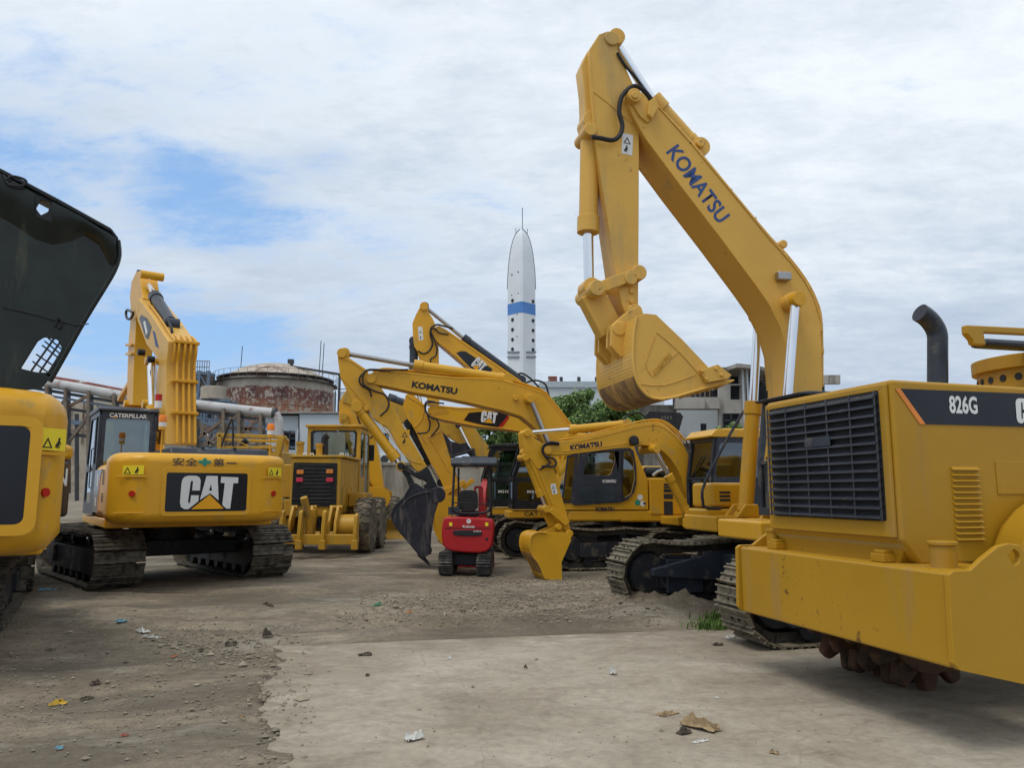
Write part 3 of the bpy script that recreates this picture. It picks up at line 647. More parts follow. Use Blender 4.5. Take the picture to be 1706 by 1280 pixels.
# loose stones: nobody could count them
def stones():
    mb = MB(); ico = [(-1, 0, 0), (1, 0, 0), (0, -1, 0), (0, 1, 0), (0, 0, -1), (0, 0, 1)]; F = [(0, 2, 5), (2, 1, 5), (1, 3, 5), (3, 0, 5), (2, 0, 4), (1, 2, 4), (3, 1, 4), (0, 3, 4)]
    def put(x, y, r, z0=None):
        z = gz(x, y) if z0 is None else z0; a = random.random() * 6
        ca, sa = math.cos(a), math.sin(a); sx, sy, sz = r * random.uniform(.7, 1.3), r * random.uniform(.6, 1.2), r * random.uniform(.4, .8)
        mb.add([(x + (p[0] * sx * ca - p[1] * sy * sa), y + (p[0] * sx * sa + p[1] * sy * ca), z + p[2] * sz + sz * .3) for p in ico], F)
    zones = [((600, 1040, 988, 1022), 2600, .012, .8), ((430, 520, 1060, 1275), 700, .012, 1), ((560, 1100, 1010, 1045), 1200, .011, 1), ((0, 450, 990, 1270), 1200, .009, 1), ((740, 1010, 960, 990), 1500, .013, 1), ((250, 450, 1040, 1110), 500, .012, 1)]
    for (x0, x1, y0, y1), n, r, _ in zones:
        for i in range(n):
            px = random.uniform(x0, x1); py = random.uniform(y0, y1) if random.random() < .4 else random.gauss((y0 + y1) / 2, (y1 - y0) / 5)
            p = G(px, py)
            if inslab(p.x, p.y) and random.random() > .25: continue
            put(p.x, p.y, r * random.lognormvariate(0, .45), .012 if inslab(p.x, p.y) else None)
    for i in range(260):
        p = G(random.uniform(500, 1500), random.uniform(1075, 1278)); put(p.x, p.y, .006 * random.lognormvariate(0, .5), .012)
    o = mb.out('gravel', mat('stone_bits', (.25, .215, .16), .9, var=.4, scale=5), None, smooth=False); tag(o, kind='stuff')
stones()
# ---- grass and weeds
GRASS = mat('grass_green', (.085, .15, .03), .7, var=.4, scale=4); GRASS2 = mat('weed_green', (.07, .13, .03), .7, var=.4, scale=4)
def grass(name, spots, n, h, m):
    mb = MB()
    for i in range(n):
        (cx, cy, sx, sy) = random.choice(spots); x = random.gauss(cx, sx); y = random.gauss(cy, sy); a = random.random() * 6.28; hh = h * random.uniform(.4, 1.1); le = random.uniform(.1, .6) * hh
        dx, dy = math.cos(a), math.sin(a); w = .008 * random.uniform(.7, 1.6) * max(1, y / 12); z = gz(x, y)
        mb.add([(x - dy * w, y + dx * w, z), (x + dy * w, y - dx * w, z), (x + dx * le * .4 + dy * w * .7, y + dy * le * .4 - dx * w * .7, z + hh * .6), (x + dx * le * .4 - dy * w * .7, y + dy * le * .4 + dx * w * .7, z + hh * .6), (x + dx * le, y + dy * le, z + hh)], [(0, 1, 2, 3), (3, 2, 4)])
    tag(mb.out(name, m, None, smooth=False), kind='stuff')
g1 = G(1190, 1050); g2 = G(1210, 1042)
grass('grass', [(g1.x, g1.y, .14, .08), (g2.x, g2.y + .1, .10, .1), (g1.x + .1, g1.y + .3, .12, .15)], 650, .12, GRASS)
w1 = G(655, 880); 
grass('weeds', [(w1.x, w1.y, .5, .8), (w1.x - .6, w1.y + 2, .8, 1.5), (w1.x + 1, w1.y + 4, .8, .8)], 2600, .55, GRASS2)
# ---- buildings
def bldg(name, label, cat, fr): return thing(name, label, cat, fr)
# concrete yard wall with weeds in front
F1 = Fr(-7.5, 36, 0); t = thing('yard_wall', 'stained grey cement yard wall behind the grader and the grader-side weeds', 'wall', F1)
MB().box(-9, 12, 0, .25, 0, 2.85).out('wall_panel', FENCEW, t, bev=.02); MB().box(-9, 12, -.06, .31, 2.853, 3.0).out('coping', FENCEW, t, bev=.02)
mb = MB()
for x in range(-9, 12, 3): mb.box(x, x + .35, -.08, -.003, 0, 2.85)
mb.out('pier', FENCEW, t)
# white workshop
F2 = Fr(-14.5, 44, 0); t = thing('white_workshop', 'pale white two-part workshop building with dark windows below the rusty tank', 'building', F2)
def bx(fr, px0, px1, py0, d): return (fr.hitu, px0)
def wx(px, y): return (px - 853) / FPX * y / math.cos(PITCH) * (1 / 1.0)
def P2(fr, px, py, v): u, z = fr.hit(px, py, v); return u, z
a0, zt1 = P2(F2, 440, 692, 0); a1, _ = P2(F2, 500, 692, 0); b1, zt2 = P2(F2, 570, 689, -.3); c1, zt3 = P2(F2, 900, 745, 0)
def wall_with_windows(t, fr, px, v0, v1, wins, m, name='wall'):
    P = [fr.hit(x, y, v0) for x, y in px]; H = [[fr.hit(x, y, v0) for x, y in ((w[0], w[1]), (w[2], w[1]), (w[2], w[3]), (w[0], w[3]))] for w in wins]
    w = MB().prism(P, v0, v1, holes=H).out(name, m, t, smooth=False)
    for h in H:
        o = MB().prism(h, v0 + .12, v0 + .14).out('window', GLASSD, t, smooth=False)
        f = MB(); (x0, z1), (x1, _), (_, z0), _2 = h
        f.box((x0 + x1) / 2 - .03, (x0 + x1) / 2 + .03, v0 + .08, v0 + .117, z0, z1); f.box(x0, x1, v0 + .08, v0 + .117, z0 + (z1 - z0) * .6 - .03, z0 + (z1 - z0) * .6 + .03)
        f.out('window_frame', STEELD, o, smooth=False)
    return w
wall_with_windows(t, F2, [(440, 880), (440, 693), (497, 693), (497, 880)], 0, .3, [(445, 719, 452, 728), (472, 718, 492, 750)], WALLW)
wall_with_windows(t, F2, [(499, 885), (499, 690), (720, 690), (720, 885)], -.35, 0, [(523, 728, 542, 752), (575, 722, 590, 750), (636, 722, 648, 746), (655, 762, 668, 778)], WALLW)
x0, _ = F2.hit(440, 700, 0); x1, zz = F2.hit(720, 700, 0)
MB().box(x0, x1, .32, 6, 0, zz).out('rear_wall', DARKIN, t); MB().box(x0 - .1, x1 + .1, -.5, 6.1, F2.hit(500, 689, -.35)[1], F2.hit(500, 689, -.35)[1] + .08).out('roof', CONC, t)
mb = MB(); u, z = F2.hit(497, 715, -.3); mb.tube([(u, -.42, z), (u, -.42, 0)], .05, 6); mb.out('drain_pipe', WALLW, t)
ac = MB(); u, z = F2.hit(644, 775, -.35); ac.box(u - .4, u + .45, -.75, -.36, z, z + .6); o = ac.out('air_conditioner', WHITE, t, bev=.02); MB().cyl((u - .05, -.77, z + .3), (u - .05, -.751, z + .3), .22, 20).out('fan_grille', STEELD, o)
# ---- rusty tank
def tank_mat():
    m = bpy.data.materials.new('peeling_tank_paint'); m.use_nodes = True; nt = m.node_tree; L = nt.links.new; b = nt.nodes['Principled BSDF']; b.inputs['Roughness'].default_value = .85
    tc = nt_new(nt, 'ShaderNodeTexCoord'); P = tc.outputs['Object']
    def N(s, d, r, sc3=(1, 1, 1)):
        mp = nt_new(nt, 'ShaderNodeMapping'); L(P, mp.inputs[0]); mp.inputs['Scale'].default_value = sc3
        n = nt_new(nt, 'ShaderNodeTexNoise'); L(mp.outputs[0], n.inputs[0]); n.inputs['Scale'].default_value = s; n.inputs['Detail'].default_value = d; n.inputs['Roughness'].default_value = r; return n.outputs[0]
    def RP(x, els):
        r = nt_new(nt, 'ShaderNodeValToRGB'); L(x, r.inputs[0]); e = r.color_ramp.elements
        while len(e) < len(els): e.new(.5)
        for i, (p, c) in enumerate(els): e[i].position = p; e[i].color = tuple(c) + (1,)
        return r.outputs[0]
    paint = RP(N(1.2, 6, .6), [(.3, (.30, .26, .21)), (.7, (.50, .46, .40))])
    rust = RP(N(1.0, 6, .6, (1, 1, .3)), [(.35, (.10, .045, .045)), (.6, (.17, .07, .055)), (.75, (.30, .13, .08))])
    orange = RP(N(1.1, 6, .6, (1.5, 1.5, .15)), [(.3, (.22, .08, .045)), (.55, (.34, .15, .09)), (.72, (.50, .42, .30))])
    sp = nt_new(nt, 'ShaderNodeSeparateXYZ'); L(P, sp.inputs[0])
    mr = nt_new(nt, 'ShaderNodeMapRange'); L(sp.outputs[2], mr.inputs[0]); mr.inputs[1].default_value = ztop - 2.3; mr.inputs[2].default_value = ztop - 1.5
    ad = nt_new(nt, 'ShaderNodeMath', operation='ADD'); L(mr.outputs[0], ad.inputs[0]); ns = nt_new(nt, 'ShaderNodeMath', operation='MULTIPLY_ADD'); L(N(.9, 3, .5), ns.inputs[0]); ns.inputs[1].default_value = 1.2; ns.inputs[2].default_value = -.6; L(ns.outputs[0], ad.inputs[1])
    mx0 = nt_new(nt, 'ShaderNodeMixRGB'); L(ad.outputs[0], mx0.inputs[0]); L(orange, mx0.inputs[1]); L(rust, mx0.inputs[2])
    pn = N(2.6, 10, .78); tz = nt_new(nt, 'ShaderNodeMapRange'); L(sp.outputs[2], tz.inputs[0]); tz.inputs[1].default_value = ztop - .75; tz.inputs[2].default_value = ztop - .35; tz.inputs[4].default_value = .3
    ax = nt_new(nt, 'ShaderNodeMath', operation='ADD'); L(pn, ax.inputs[0]); L(tz.outputs[0], ax.inputs[1])
    px_ = nt_new(nt, 'ShaderNodeMapRange'); L(sp.outputs[0], px_.inputs[0]); px_.inputs[1].default_value = -3; px_.inputs[2].default_value = -6.5; px_.inputs[4].default_value = .12
    ay = nt_new(nt, 'ShaderNodeMath', operation='ADD'); L(ax.outputs[0], ay.inputs[0]); L(px_.outputs[0], ay.inputs[1])
    pm = RP(ay.outputs[0], [(.525, (0, 0, 0)), (.55, (1, 1, 1))])
    mx = nt_new(nt, 'ShaderNodeMixRGB'); L(pm, mx.inputs[0]); L(mx0.outputs[0], mx.inputs[1]); L(paint, mx.inputs[2]); L(mx.outputs[0], b.inputs['Base Color']); return m
TD = 66; tl, tr = Wd(365, 650, TD).x, Wd(555, 650, TD).x; TR = (tr - tl) / 2 * .985; FT = Fr((tl + tr) / 2, TD, 0)
ztop = FT.hit(460, 629, -TR)[1]
t = thing('storage_tank', 'big round storage tank with peeling white paint over rust and a railed domed roof', 'tank', FT)
MB().lathe([(TR, 0), (TR, ztop)], seg=72).out('tank_shell', tank_mat(), t)
mb = MB()
for k in range(1, 5): mb.lathe([(TR + .01, ztop * k / 5 - .015), (TR + .03, ztop * k / 5), (TR + .01, ztop * k / 5 + .015)], seg=72)
mb.out('weld_seam', STEELR, t)
MB().lathe([(TR + .02, ztop - .05), (TR + .32, ztop - .04), (TR + .32, ztop + .01), (TR, ztop + .01)], seg=72).out('walkway', STEELD, t)
MB().lathe([(TR, ztop + .02), (TR * .85, ztop + .7), (TR * .6, ztop + 1.35), (TR * .3, ztop + 1.75), (0, ztop + 1.85)], seg=48).out('roof', mat('dome_grime', (.42, .37, .31), .85, var=.25, dirt=(.16, .09, .07), dirt_amt=.5, dscale=1), t)
mb = MB()
for k in range(40):
    a = 2 * math.pi * k / 40; c, s_ = math.cos(a) * (TR + .3), math.sin(a) * (TR + .3); mb.tube([(c, s_, ztop), (c, s_, ztop + .8)], .018, 5)
for h in (.4, .8): mb.tube([(math.cos(2 * math.pi * k / 60) * (TR + .3), math.sin(2 * math.pi * k / 60) * (TR + .3), ztop + h) for k in range(61)], .016, 5)
mb.out('roof_railing', STEELR, t)
MB().lathe([(TR * 1.0, ztop + .34), (TR * 1.01, ztop + .44)], seg=72).out('kick_band', STEELD, t)
for px, py in ((402, 577), (533, 568), (538, 572)):
    u, z = FT.hit(px, py, -1); q = MB(); q.tube([(u, -1, ztop), (u + .1, -1, z)], .035, 5); q.out('lightning_rod', STEELD, t)
mb = MB(); u, z = FT.hit(486, 606, -2); mb.cyl((u, -2, ztop + 1), (u, -2, z), .12, 10); mb.box(u - .3, u + .15, -2.2, -1.8, z, z + .35); u2, z2 = FT.hit(566, 624, -2); mb.bar((u, -2, z - .25), (u2, -2, z2), .18); mb.bar((u2, -2, z2), (u2, -2, 0), .18)
u2, z2 = FT.hit(566, 690, -2); mb.out('vent_pipe', STEELD, t)
# silos beyond the tank
FS = Fr(*Wd(563, 660, 90).xy, 0); t = thing('pale_silos', 'pair of slim pale silos just right of the rusty tank', 'silo', FS)
for dx in (-.9, .7): MB().cyl((dx, 0, 0), (dx, 0, FS.hit(560, 654, 0)[1]), .7, 16).out('silo_body', WALLW, t)
q = MB()
for dx in (-.1, 1.5): q.tube([(dx, -.9, 0), (dx, -.9, FS.hit(560, 652, 0)[1])], .06, 5)
q.tube([(-1.7, -.8, FS.hit(560, 653, 0)[1] + .2), (1.5, -.8, FS.hit(560, 653, 0)[1] + .2)], .06, 5); q.out('ladder', STEELD, t)
# ---- chimney shaped like a rocket
D = 210; FC = Fr(Wd(869, 600, D).x, D, 0); half = (Wd(892.5, 600, D).x - Wd(846, 600, D).x) / 2
def hz(py): return FC.hit(869, py, 0)[1]
t = thing('rocket_chimney', 'tall white rocket shaped chimney tower with one blue band and round portholes', 'chimney', FC)
def ring(hw, z, cut=.12): # square turned 45 degrees with small chamfers
    P = []
    for k in range(4):
        a = R(90 * k - 90); b = a + R(0)
        cx, cy = math.cos(a) * hw, math.sin(a) * hw; tx, ty = -math.sin(a), math.cos(a); e = hw * cut
        P += [(cx - tx * e - math.cos(a) * e * 0, cy - ty * e, z), (cx + tx * e, cy + ty * e, z)]
    return P
def stack(levels, name, m, cut=.10):
    mb = MB(); vs = []; fs = []
    for hw, z in levels: vs += ring(hw, z, cut)
    n = 8
    for j in range(len(levels) - 1):
        for i in range(n): fs.append((j * n + i, j * n + (i + 1) % n, (j + 1) * n + (i + 1) % n, (j + 1) * n + i))
    fs.append(tuple(range(n))); fs.append(tuple((len(levels) - 1) * n + i for i in range(n)))
    mb.add(vs, fs); return mb.out(name, m, t, smooth=False)
stack([(half, 0), (half, hz(526))], 'lower_shaft', CHIM)
stack([(half * 1.01, hz(526.2)), (half * 1.01, hz(508))], 'blue_band', CHIMB)
prof = [(half * f, hz(y)) for f, y in ((1, 507.8), (1, 482), (.985, 470), (.96, 457), (.92, 445), (.865, 433), (.80, 422), (.72, 412), (.62, 403), (.50, 395), (.36, 389), (.22, 385), (.08, 382.5))]
stack(prof, 'nose_cone', CHIM)
mb = MB()
for sd in (-1, 1):
    for a, b in zip(prof[1:], prof[2:]): mb.bar((sd * (a[0] + .02), 0, a[1]), (sd * (b[0] + .02), 0, b[1]), .42, .4)
mb.out('edge_fin', CHIMG, t)
MB().cyl((0, 3.2, hz(430)), (0, 3.2, hz(383)), half * .40, 16).out('flue', CHIMG, t)
mb = MB(); mb.tube([(.3, 0, hz(390)), (.3, 0, hz(346))], .13, 6); mb.tube([(-half * .4, 3, hz(384)), (-half * .4, 3, hz(375))], .1, 5); mb.tube([(half * .45, 3, hz(384)), (half * .45, 3, hz(375))], .1, 5); mb.out('lightning_mast', CHIMG, t)
import itertools
def facept(px, py):  # point on one of the two visible faces
    d = ray(px, py); sd = -1 if px < 869 else 1; n = Vector((sd, -1, 0)).normalized(); k = half / math.sqrt(2) * 1.0
    tt = (k + half * .045 - (CAMP - FC.o).dot(n)) / d.dot(n); return CAMP + d * tt - FC.o, n
for px, ys in ((854.5, (501, 533, 549.5, 566, 582)), (887.5, (502.5, 534.5, 551, 567.5, 583))):
    for y in ys:
        p, n = facept(px, y); MB().cyl(p - n * .3, p + n * .25, .5, 12).out('porthole', DARKIN, t)
for px, y in ((863.5, 453), (863.5, 489), (862, 524), (862, 561), (853, 458), (853, 492)):
    p, n = facept(px, y); MB().cyl(p - n * .3, p + n * .1, .22, 8).out('porthole', DARKIN, t)
for px0, px1 in ((846.5, 866), (876, 891.5)):
    for y in (587, 595):
        a, n = facept(px0, y); b, _ = facept(px1, y); MB().bar(a + n * .12, b + n * .12, .7, .4).out('balcony_band', CHIMG, t)
# low industrial roof beside the chimney base
FI = Fr(Wd(960, 650, 120).x, 120, 0); t = thing('blue_grey_plant_building', 'low blue grey industrial building with roof vents beyond the green tree', 'building', FI)
u0, z1 = FI.hit(880, 652, 0); u1, z2 = FI.hit(1042, 636, 0); z3 = FI.hit(960, 646, 0)[1]
MB().box(u0, u1 + 6, 0, 20, 0, z3).out('wall', WALLW, t); MB().prism([(u0 + 1, z3 + .003), (u1 + 6, z3 + .003), (u1 + 6, z2), (u0 + 2, z2)], -.3, 20).out('roof', BLUEROOF, t)
mb = MB()
for k in range(5): x = u0 + 5 + k * 2.8; mb.box(x, x + .5, 1, 1.6, z2, z2 + .9)
mb.out('roof_vent', STEELD, t); MB().box(u0 + 3.2, u0 + 4.6, 1, 2, z2, z2 + 1).out('chimney_stub', PIPER, t)
# ---- unfinished concrete building, right
FR_ = Fr(Wd(1150, 700, 50).x, 50, 0); t = thing('concrete_ruin', 'unfinished grey concrete building with stained slabs and empty window holes on the right', 'building', FR_)
def RP_(px, v0, v1, name='wall', m=CONC, holes=None, par=None):
    return MB().prism([FR_.hit(x, y, v0) for x, y in px], v0, v1, holes=[[FR_.hit(x, y, v0) for x, y in h] for h in (holes or [])] or None).out(name, m, par or t, smooth=False)
def rc(a, b, c_, d): return [(a, d), (a, b), (c_, b), (c_, d)]
RP_(rc(1040, 675, 1127, 830), 0, .4, 'wall', CONCD)               # left bay parapet
RP_(rc(1126, 662, 1200, 681), -1.0, 0, 'floor_slab', CONC)          # balcony front
RP_(rc(1126, 681.3, 1198, 734), 1.2, 1.5, 'wall', WALLW, [rc(1167, 706, 1177, 731)])
RP_(rc(1120, 730, 1204, 739), -1.0, 1.0, 'floor_slab', CONC)
RP_(rc(1120, 739.3, 1204, 830), .3, .7, 'wall', CONCD)
RP_(rc(1198.3, 640, 1243, 830), -.6, -.2, 'wall', CONC, [rc(1204, 689, 1233, 722), rc(1217, 622 + 20, 1235, 666)])
RP_(rc(1198.3, 612, 1204, 640), -.6, -.2, 'column', CONC); RP_(rc(1204, 612, 1217, 634), -.2, .1, 'wall', CONCD)
RP_([(1205, 614), (1228, 605.5), (1262, 609), (1300, 620), (1300, 625), (1262, 615), (1228, 612), (1205, 619)], -1.4, 8, 'roof', CONC)
RP_(rc(1233.3, 614, 1243, 640), -.6, -.2, 'column', CONC); RP_(rc(1243.3, 668, 1400, 830), -.4, 0, 'wall', CONC, [rc(1250, 690, 1262, 720)])
RP_(rc(1262, 612, 1290, 634), .3, .6, 'wall', CONCD); RP_(rc(1290, 625, 1400, 640), .3, .6, 'floor_slab', CONC)
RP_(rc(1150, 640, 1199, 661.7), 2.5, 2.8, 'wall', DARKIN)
RP_(rc(1042, 655, 1150, 661), -.8, 0, 'floor_slab', CONC)
u0, za = FR_.hit(1045, 700, 0); u1, zb = FR_.hit(1400, 700, 0); zr = FR_.hit(1230, 622, 0)[1]; zl = FR_.hit(1100, 661, 0)[1]
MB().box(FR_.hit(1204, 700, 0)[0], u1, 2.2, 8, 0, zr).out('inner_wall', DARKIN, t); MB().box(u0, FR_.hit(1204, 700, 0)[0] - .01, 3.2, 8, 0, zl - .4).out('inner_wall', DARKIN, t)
mb = MB()
for px in (1236.5, 1244): u, z = FR_.hit(px, 612, -.7); mb.tube([(u, -.72, z), (u, -.72, 0)], .07, 6)
mb.out('drain_pipe', WALLW, t)
mb = MB()
for px in (1158, 1166, 1174, 1182): u, z = FR_.hit(px, 648, -.9); mb.tube([(u, -.9, z), (u, -.9, FR_.hit(px, 662, -.9)[1])], .04, 5)
u, z = FR_.hit(1150, 650, -.9); u2, _ = FR_.hit(1190, 650, -.9); mb.tube([(u, -.9, z), (u2, -.9, z)], .04, 5); mb.out('balcony_railing', STEELR, t)
for w in (rc(1204, 689, 1233, 722), rc(1167, 706, 1177, 731)):
    v = 1.3 if w[0][0] < 1190 else -.4
    q = MB(); a = FR_.hit(*w[1], v); b = FR_.hit(*w[3], v)
    for f in (0, .5, 1): x = a[0] + (b[0] - a[0]) * f; q.bar((x, v, a[1]), (x, v, b[1]), .09)
    for f in (0, .35, 1): z = a[1] + (b[1] - a[1]) * f; q.bar((a[0], v, z), (b[0], v, z), .09)
    q.out('window_frame', STEELD, t, smooth=False)
# ---- pipe rack, left
FP = Fr(Wd(260, 700, 33).x, 33, 0)
def pp(px, py, v): return FP.p(px, py, v)
t = thing('overhead_pipe', 'long chalky white pipe with rust red top running above the trestle on the left', 'pipe', FP)
MB().tube([pp(-60, 622, -1), pp(60, 635, -1), pp(205, 660, -1), pp(262, 669, -1), pp(330, 675, -1), pp(400, 683, -1), pp(455, 689, -1)], .205, 16, 4).out('pipe_run', PIPEW, t)
q = pp(455, 689, -1); MB().cyl(q, q + Vector((.12, 0, -.01)), .25, 16).out('pipe_end', STEELD, t)
MB().tube([pp(458, 690, -1), pp(463, 700, -1), pp(464, 712, -1), pp(464, 790, -1)], .2, 12, 3).out('down_pipe', PIPEW, t)
t = thing('rust_pipe', 'thin rust red pipe lying behind the top of the white overhead pipe', 'pipe', FP)
MB().tube([pp(-60, 615, -.3), pp(90, 632, -.3), pp(200, 652, -.3), pp(262, 664, -.3)], .13, 10, 3).out('pipe_run', PIPER, t)
t = thing('pipe_trestle', 'rusty grey steel trestle of posts and braces carrying the overhead pipe', 'trestle', FP)
def strut(pts, w, m, v=-1, name='beam'):
    mb = MB()
    for a, b in zip(pts, pts[1:]): mb.bar(pp(*a, v), pp(*b, v), w)
    return mb.out(name, m, t, smooth=False)
for x in (78, 109, 147, 190, 325, 372, 398, 434):
    y0 = 640 + (x - 60) * .13; strut([(x, y0), (x, 822)], .11, STEELR, -1.25, 'post'); strut([(x + 6, y0 + 3), (x + 6, 822)], .10, STEELD, .9, 'post')
strut([(-20, 634), (200, 671), (300, 681), (440, 700)], .13, STEELD); strut([(-20, 642), (200, 680), (300, 692), (440, 712)], .10, STEELB, .6)
strut([(300, 712), (440, 716)], .12, STEELR); strut([(20, 668), (240, 700)], .12, STEELD, .4); strut([(300, 740), (450, 744)], .14, STEELR); strut([(60, 720), (240, 735)], .14, STEELD)
for a, b in (((70, 700), (147, 660)), ((95, 680), (112, 664)), ((112, 740), (150, 690)), ((325, 735), (372, 700)), ((345, 742), (398, 690)), ((372, 745), (430, 700)), ((398, 700), (434, 744)), ((300, 700), (325, 742)), ((330, 700), (352, 745))): strut([a, b], .11, STEELR, -1.1, 'brace')
t = thing('blue_pipe_rack', 'faded blue steel pipe rack of stacked levels behind the rusty trestle', 'pipe rack', FP)
for x in (322, 336, 350, 364, 383, 412): strut([(x, 700), (x, 835)], .14, STEELB, 6, 'post')
for y in (706, 718, 731, 741, 752): strut([(312, y), (446, y + 3)], .22, STEELB, 6)
for x in (328, 344, 357, 402): strut([(x, 740), (x + 14, 706)], .09, STEELR, 5.6, 'brace')
for x in (85, 128, 160): strut([(x, 690), (x, 835)], .14, STEELD, 5, 'post')
strut([(60, 700), (240, 712)], .2, STEELB, 5); strut([(60, 716), (240, 722)], .15, STEELR, 5)
t = thing('beige_shed', 'beige sheeted shed roof seen through the left trestle above the black cab', 'shed', FP)
MB().prism([FP.hit(*p, 9) for p in [(95, 835), (95, 700), (125, 672), (170, 660), (215, 668), (232, 700), (232, 835)]], 9, 18).out('wall', SHED, t, smooth=False)
mb = MB()
for x in (118, 140, 163, 188, 210): a = FP.p(x, 672, 8.9); mb.bar(a, FP.p(x - 4, 740, 8.9), .07)
mb.out('rib', STEELR, t)
# ---- blue steel tower
FW = Fr(Wd(334, 660, 62).x, 62, 8); t = thing('steel_tower', 'small open faded blue steel process tower left of the rusty tank', 'tower', FW)
hw = (Wd(350, 660, 62).x - Wd(320, 660, 62).x) / 2; zs = [0] + [FW.hit(334, y, -hw)[1] for y in (700, 672, 648, 622)]
mb = MB()
for x in (-hw, 0, hw):
    for y in (-hw, hw): mb.bar((x, y, 0), (x, y, zs[-1] + .2), .22)
mb.out('post', STEELB, t)
for i, z in enumerate(zs[1:]):
    MB().box(-hw - .1, hw + .1, -hw - .1, hw + .1, z - .12, z + .12).out('platform', STEELB, t)
    b = MB(); zp = zs[i]
    for y in (-hw, hw):
        b.bar((-hw, y, zp), (0, y, z), .12); b.bar((hw, y, zp), (0, y, z), .12)
    b.bar((-hw, -hw, zp), (-hw, hw, z), .12); b.bar((hw, hw, zp), (hw, -hw, z), .12); b.out('brace', STEELB, t)
mb = MB()
for k in range(9): x = -hw + k * hw / 4; mb.bar((x, -hw, zs[-1]), (x, -hw, zs[-1] + 1), .05)
for h in (.5, 1): mb.bar((-hw, -hw, zs[-1] + h), (hw, -hw, zs[-1] + h), .05)
mb.box(-1, .8, -.6, .6, zs[-2], zs[-2] + 1.3); mb.out('top_railing', STEELR, t)
FW2 = Fr(Wd(357, 680, 60).x, 60, 0); t = thing('roof_tank', 'low blue rack with a small cream tank beside the steel tower', 'tank', FW2)
zq = FW2.hit(357, 662, 0)[1]
mb = MB()
for x in (-1.3, -.4, .5, 1.4):
    for y in (-.8, .8): mb.bar((x, y, 0), (x, y, zq - .3), .14)
for z in (3, 5, 6.6, zq - .35): mb.bar((-1.4, -.8, z), (1.5, -.8, z), .2); mb.bar((-1.4, .8, z), (1.5, .8, z), .2)
mb.out('rack', STEELB, t, smooth=False); MB().cyl((0, -.3, zq - .25), (0, -.3, zq + .75), .95, 16).out('tank_body', SHED, t, bev=.05)
# ---- trees
def leafmat(name, a, b):
    m = bpy.data.materials.new(name); m.use_nodes = True; nt = m.node_tree; L = nt.links.new; bs = nt.nodes['Principled BSDF']; bs.inputs['Roughness'].default_value = .55
    gi = nt_new(nt, 'ShaderNodeNewGeometry'); r = nt_new(nt, 'ShaderNodeValToRGB'); L(gi.outputs['Random Per Island'], r.inputs[0]); r.color_ramp.elements[0].color = a + (1,); r.color_ramp.elements[1].color = b + (1,)
    L(r.outputs[0], bs.inputs['Base Color']); bs.inputs['Subsurface Weight'].default_value = 0; return m
LEAF = leafmat('leaf_mid_green', (.07, .13, .035), (.21, .33, .09)); LEAF2 = leafmat('leaf_bright_green', (.06, .12, .02), (.17, .27, .05))
def tree(label, px, py_top, py_c, d, rx, rz, n, leaf=.16, m=LEAF, name='broadleaf_tree', zlow=None, group=None):
    p = Wd(px, py_c, d); zc = p.z; t = thing(name, label, 'tree' if 'tree' in name else 'shrub', loc=(p.x, d, 0), group=group)
    tk = MB(); H = zc
    tk.cyl((0, 0, 0), (.1, 0, H * .6), .05 * rx + .06, 10, .035 * rx + .04); cl = []
    for k in range(int(26 + rx * 14)):
        a = random.random() * 6.28; f = random.random() ** .5; e = random.uniform(-.9, 1)
        c = Vector((math.cos(a) * rx * f * math.sqrt(max(0, 1 - e * e * .8)), math.sin(a) * rx * .8 * f * math.sqrt(max(0, 1 - e * e * .8)), zc + e * rz * .85)); cl.append((c, rx * random.uniform(.12, .27)))
        if k < 8: tk.cyl((.05, 0, H * random.uniform(.3, .6)), c, .05, 6, .015)
    tk.out('trunk', BARK, t)
    mb = MB()
    leaf *= .68; n = int(n * 1.9)
    for i in range(n):
        c, r = random.choice(cl); dv = Vector((random.gauss(0, 1), random.gauss(0, 1), random.gauss(0, .8))).normalized() * r * random.uniform(.55, 1.12); q = c + dv
        s = leaf * random.uniform(.5, 1.25); a = Vector((random.gauss(0, 1), random.gauss(0, 1), random.gauss(0, 1))).normalized(); nn = (dv.normalized() + a * .9).normalized(); b = nn.cross(a).normalized() * s; c2 = nn.cross(b).normalized() * s * .6
        mb.add([q - b, q + c2, q + b, q - c2], [(0, 1, 2, 3)])
    mb.out('crown', m, t, smooth=False); return t
tree('broad green tree behind the right end of the front boom, below the raised bucket', 985, 640, 705, 40, 2.1, 1.9, 9000, .15)
tree('lighter green tree left of the broad tree, against the pale plant building', 925, 655, 708, 42, 1.5, 1.6, 6000, .15, LEAF2)
tree('small dark green tree low under the curved boom beside the black cabs', 838, 700, 738, 38, 1.5, 1.3, 6000, .14)
tree('leafy green bush in front of the concrete ruin', 1225, 708, 735, 40, 1.0, .95, 3500, .12, LEAF, 'leafy_shrub')
tree('bright green bush under the big raised bucket', 1040, 680, 700, 41, 1.2, 1.0, 3500, .13, LEAF2, 'leafy_shrub')
tree('tiny far tree standing between steel tower and tank', 356, 648, 652, 95, 1.4, 1.0, 1200, .25, LEAF)
tree('weedy bush growing at the foot of the cement wall', 652, 838, 862, 33, .55, .6, 1800, .07, LEAF2, 'leafy_shrub')
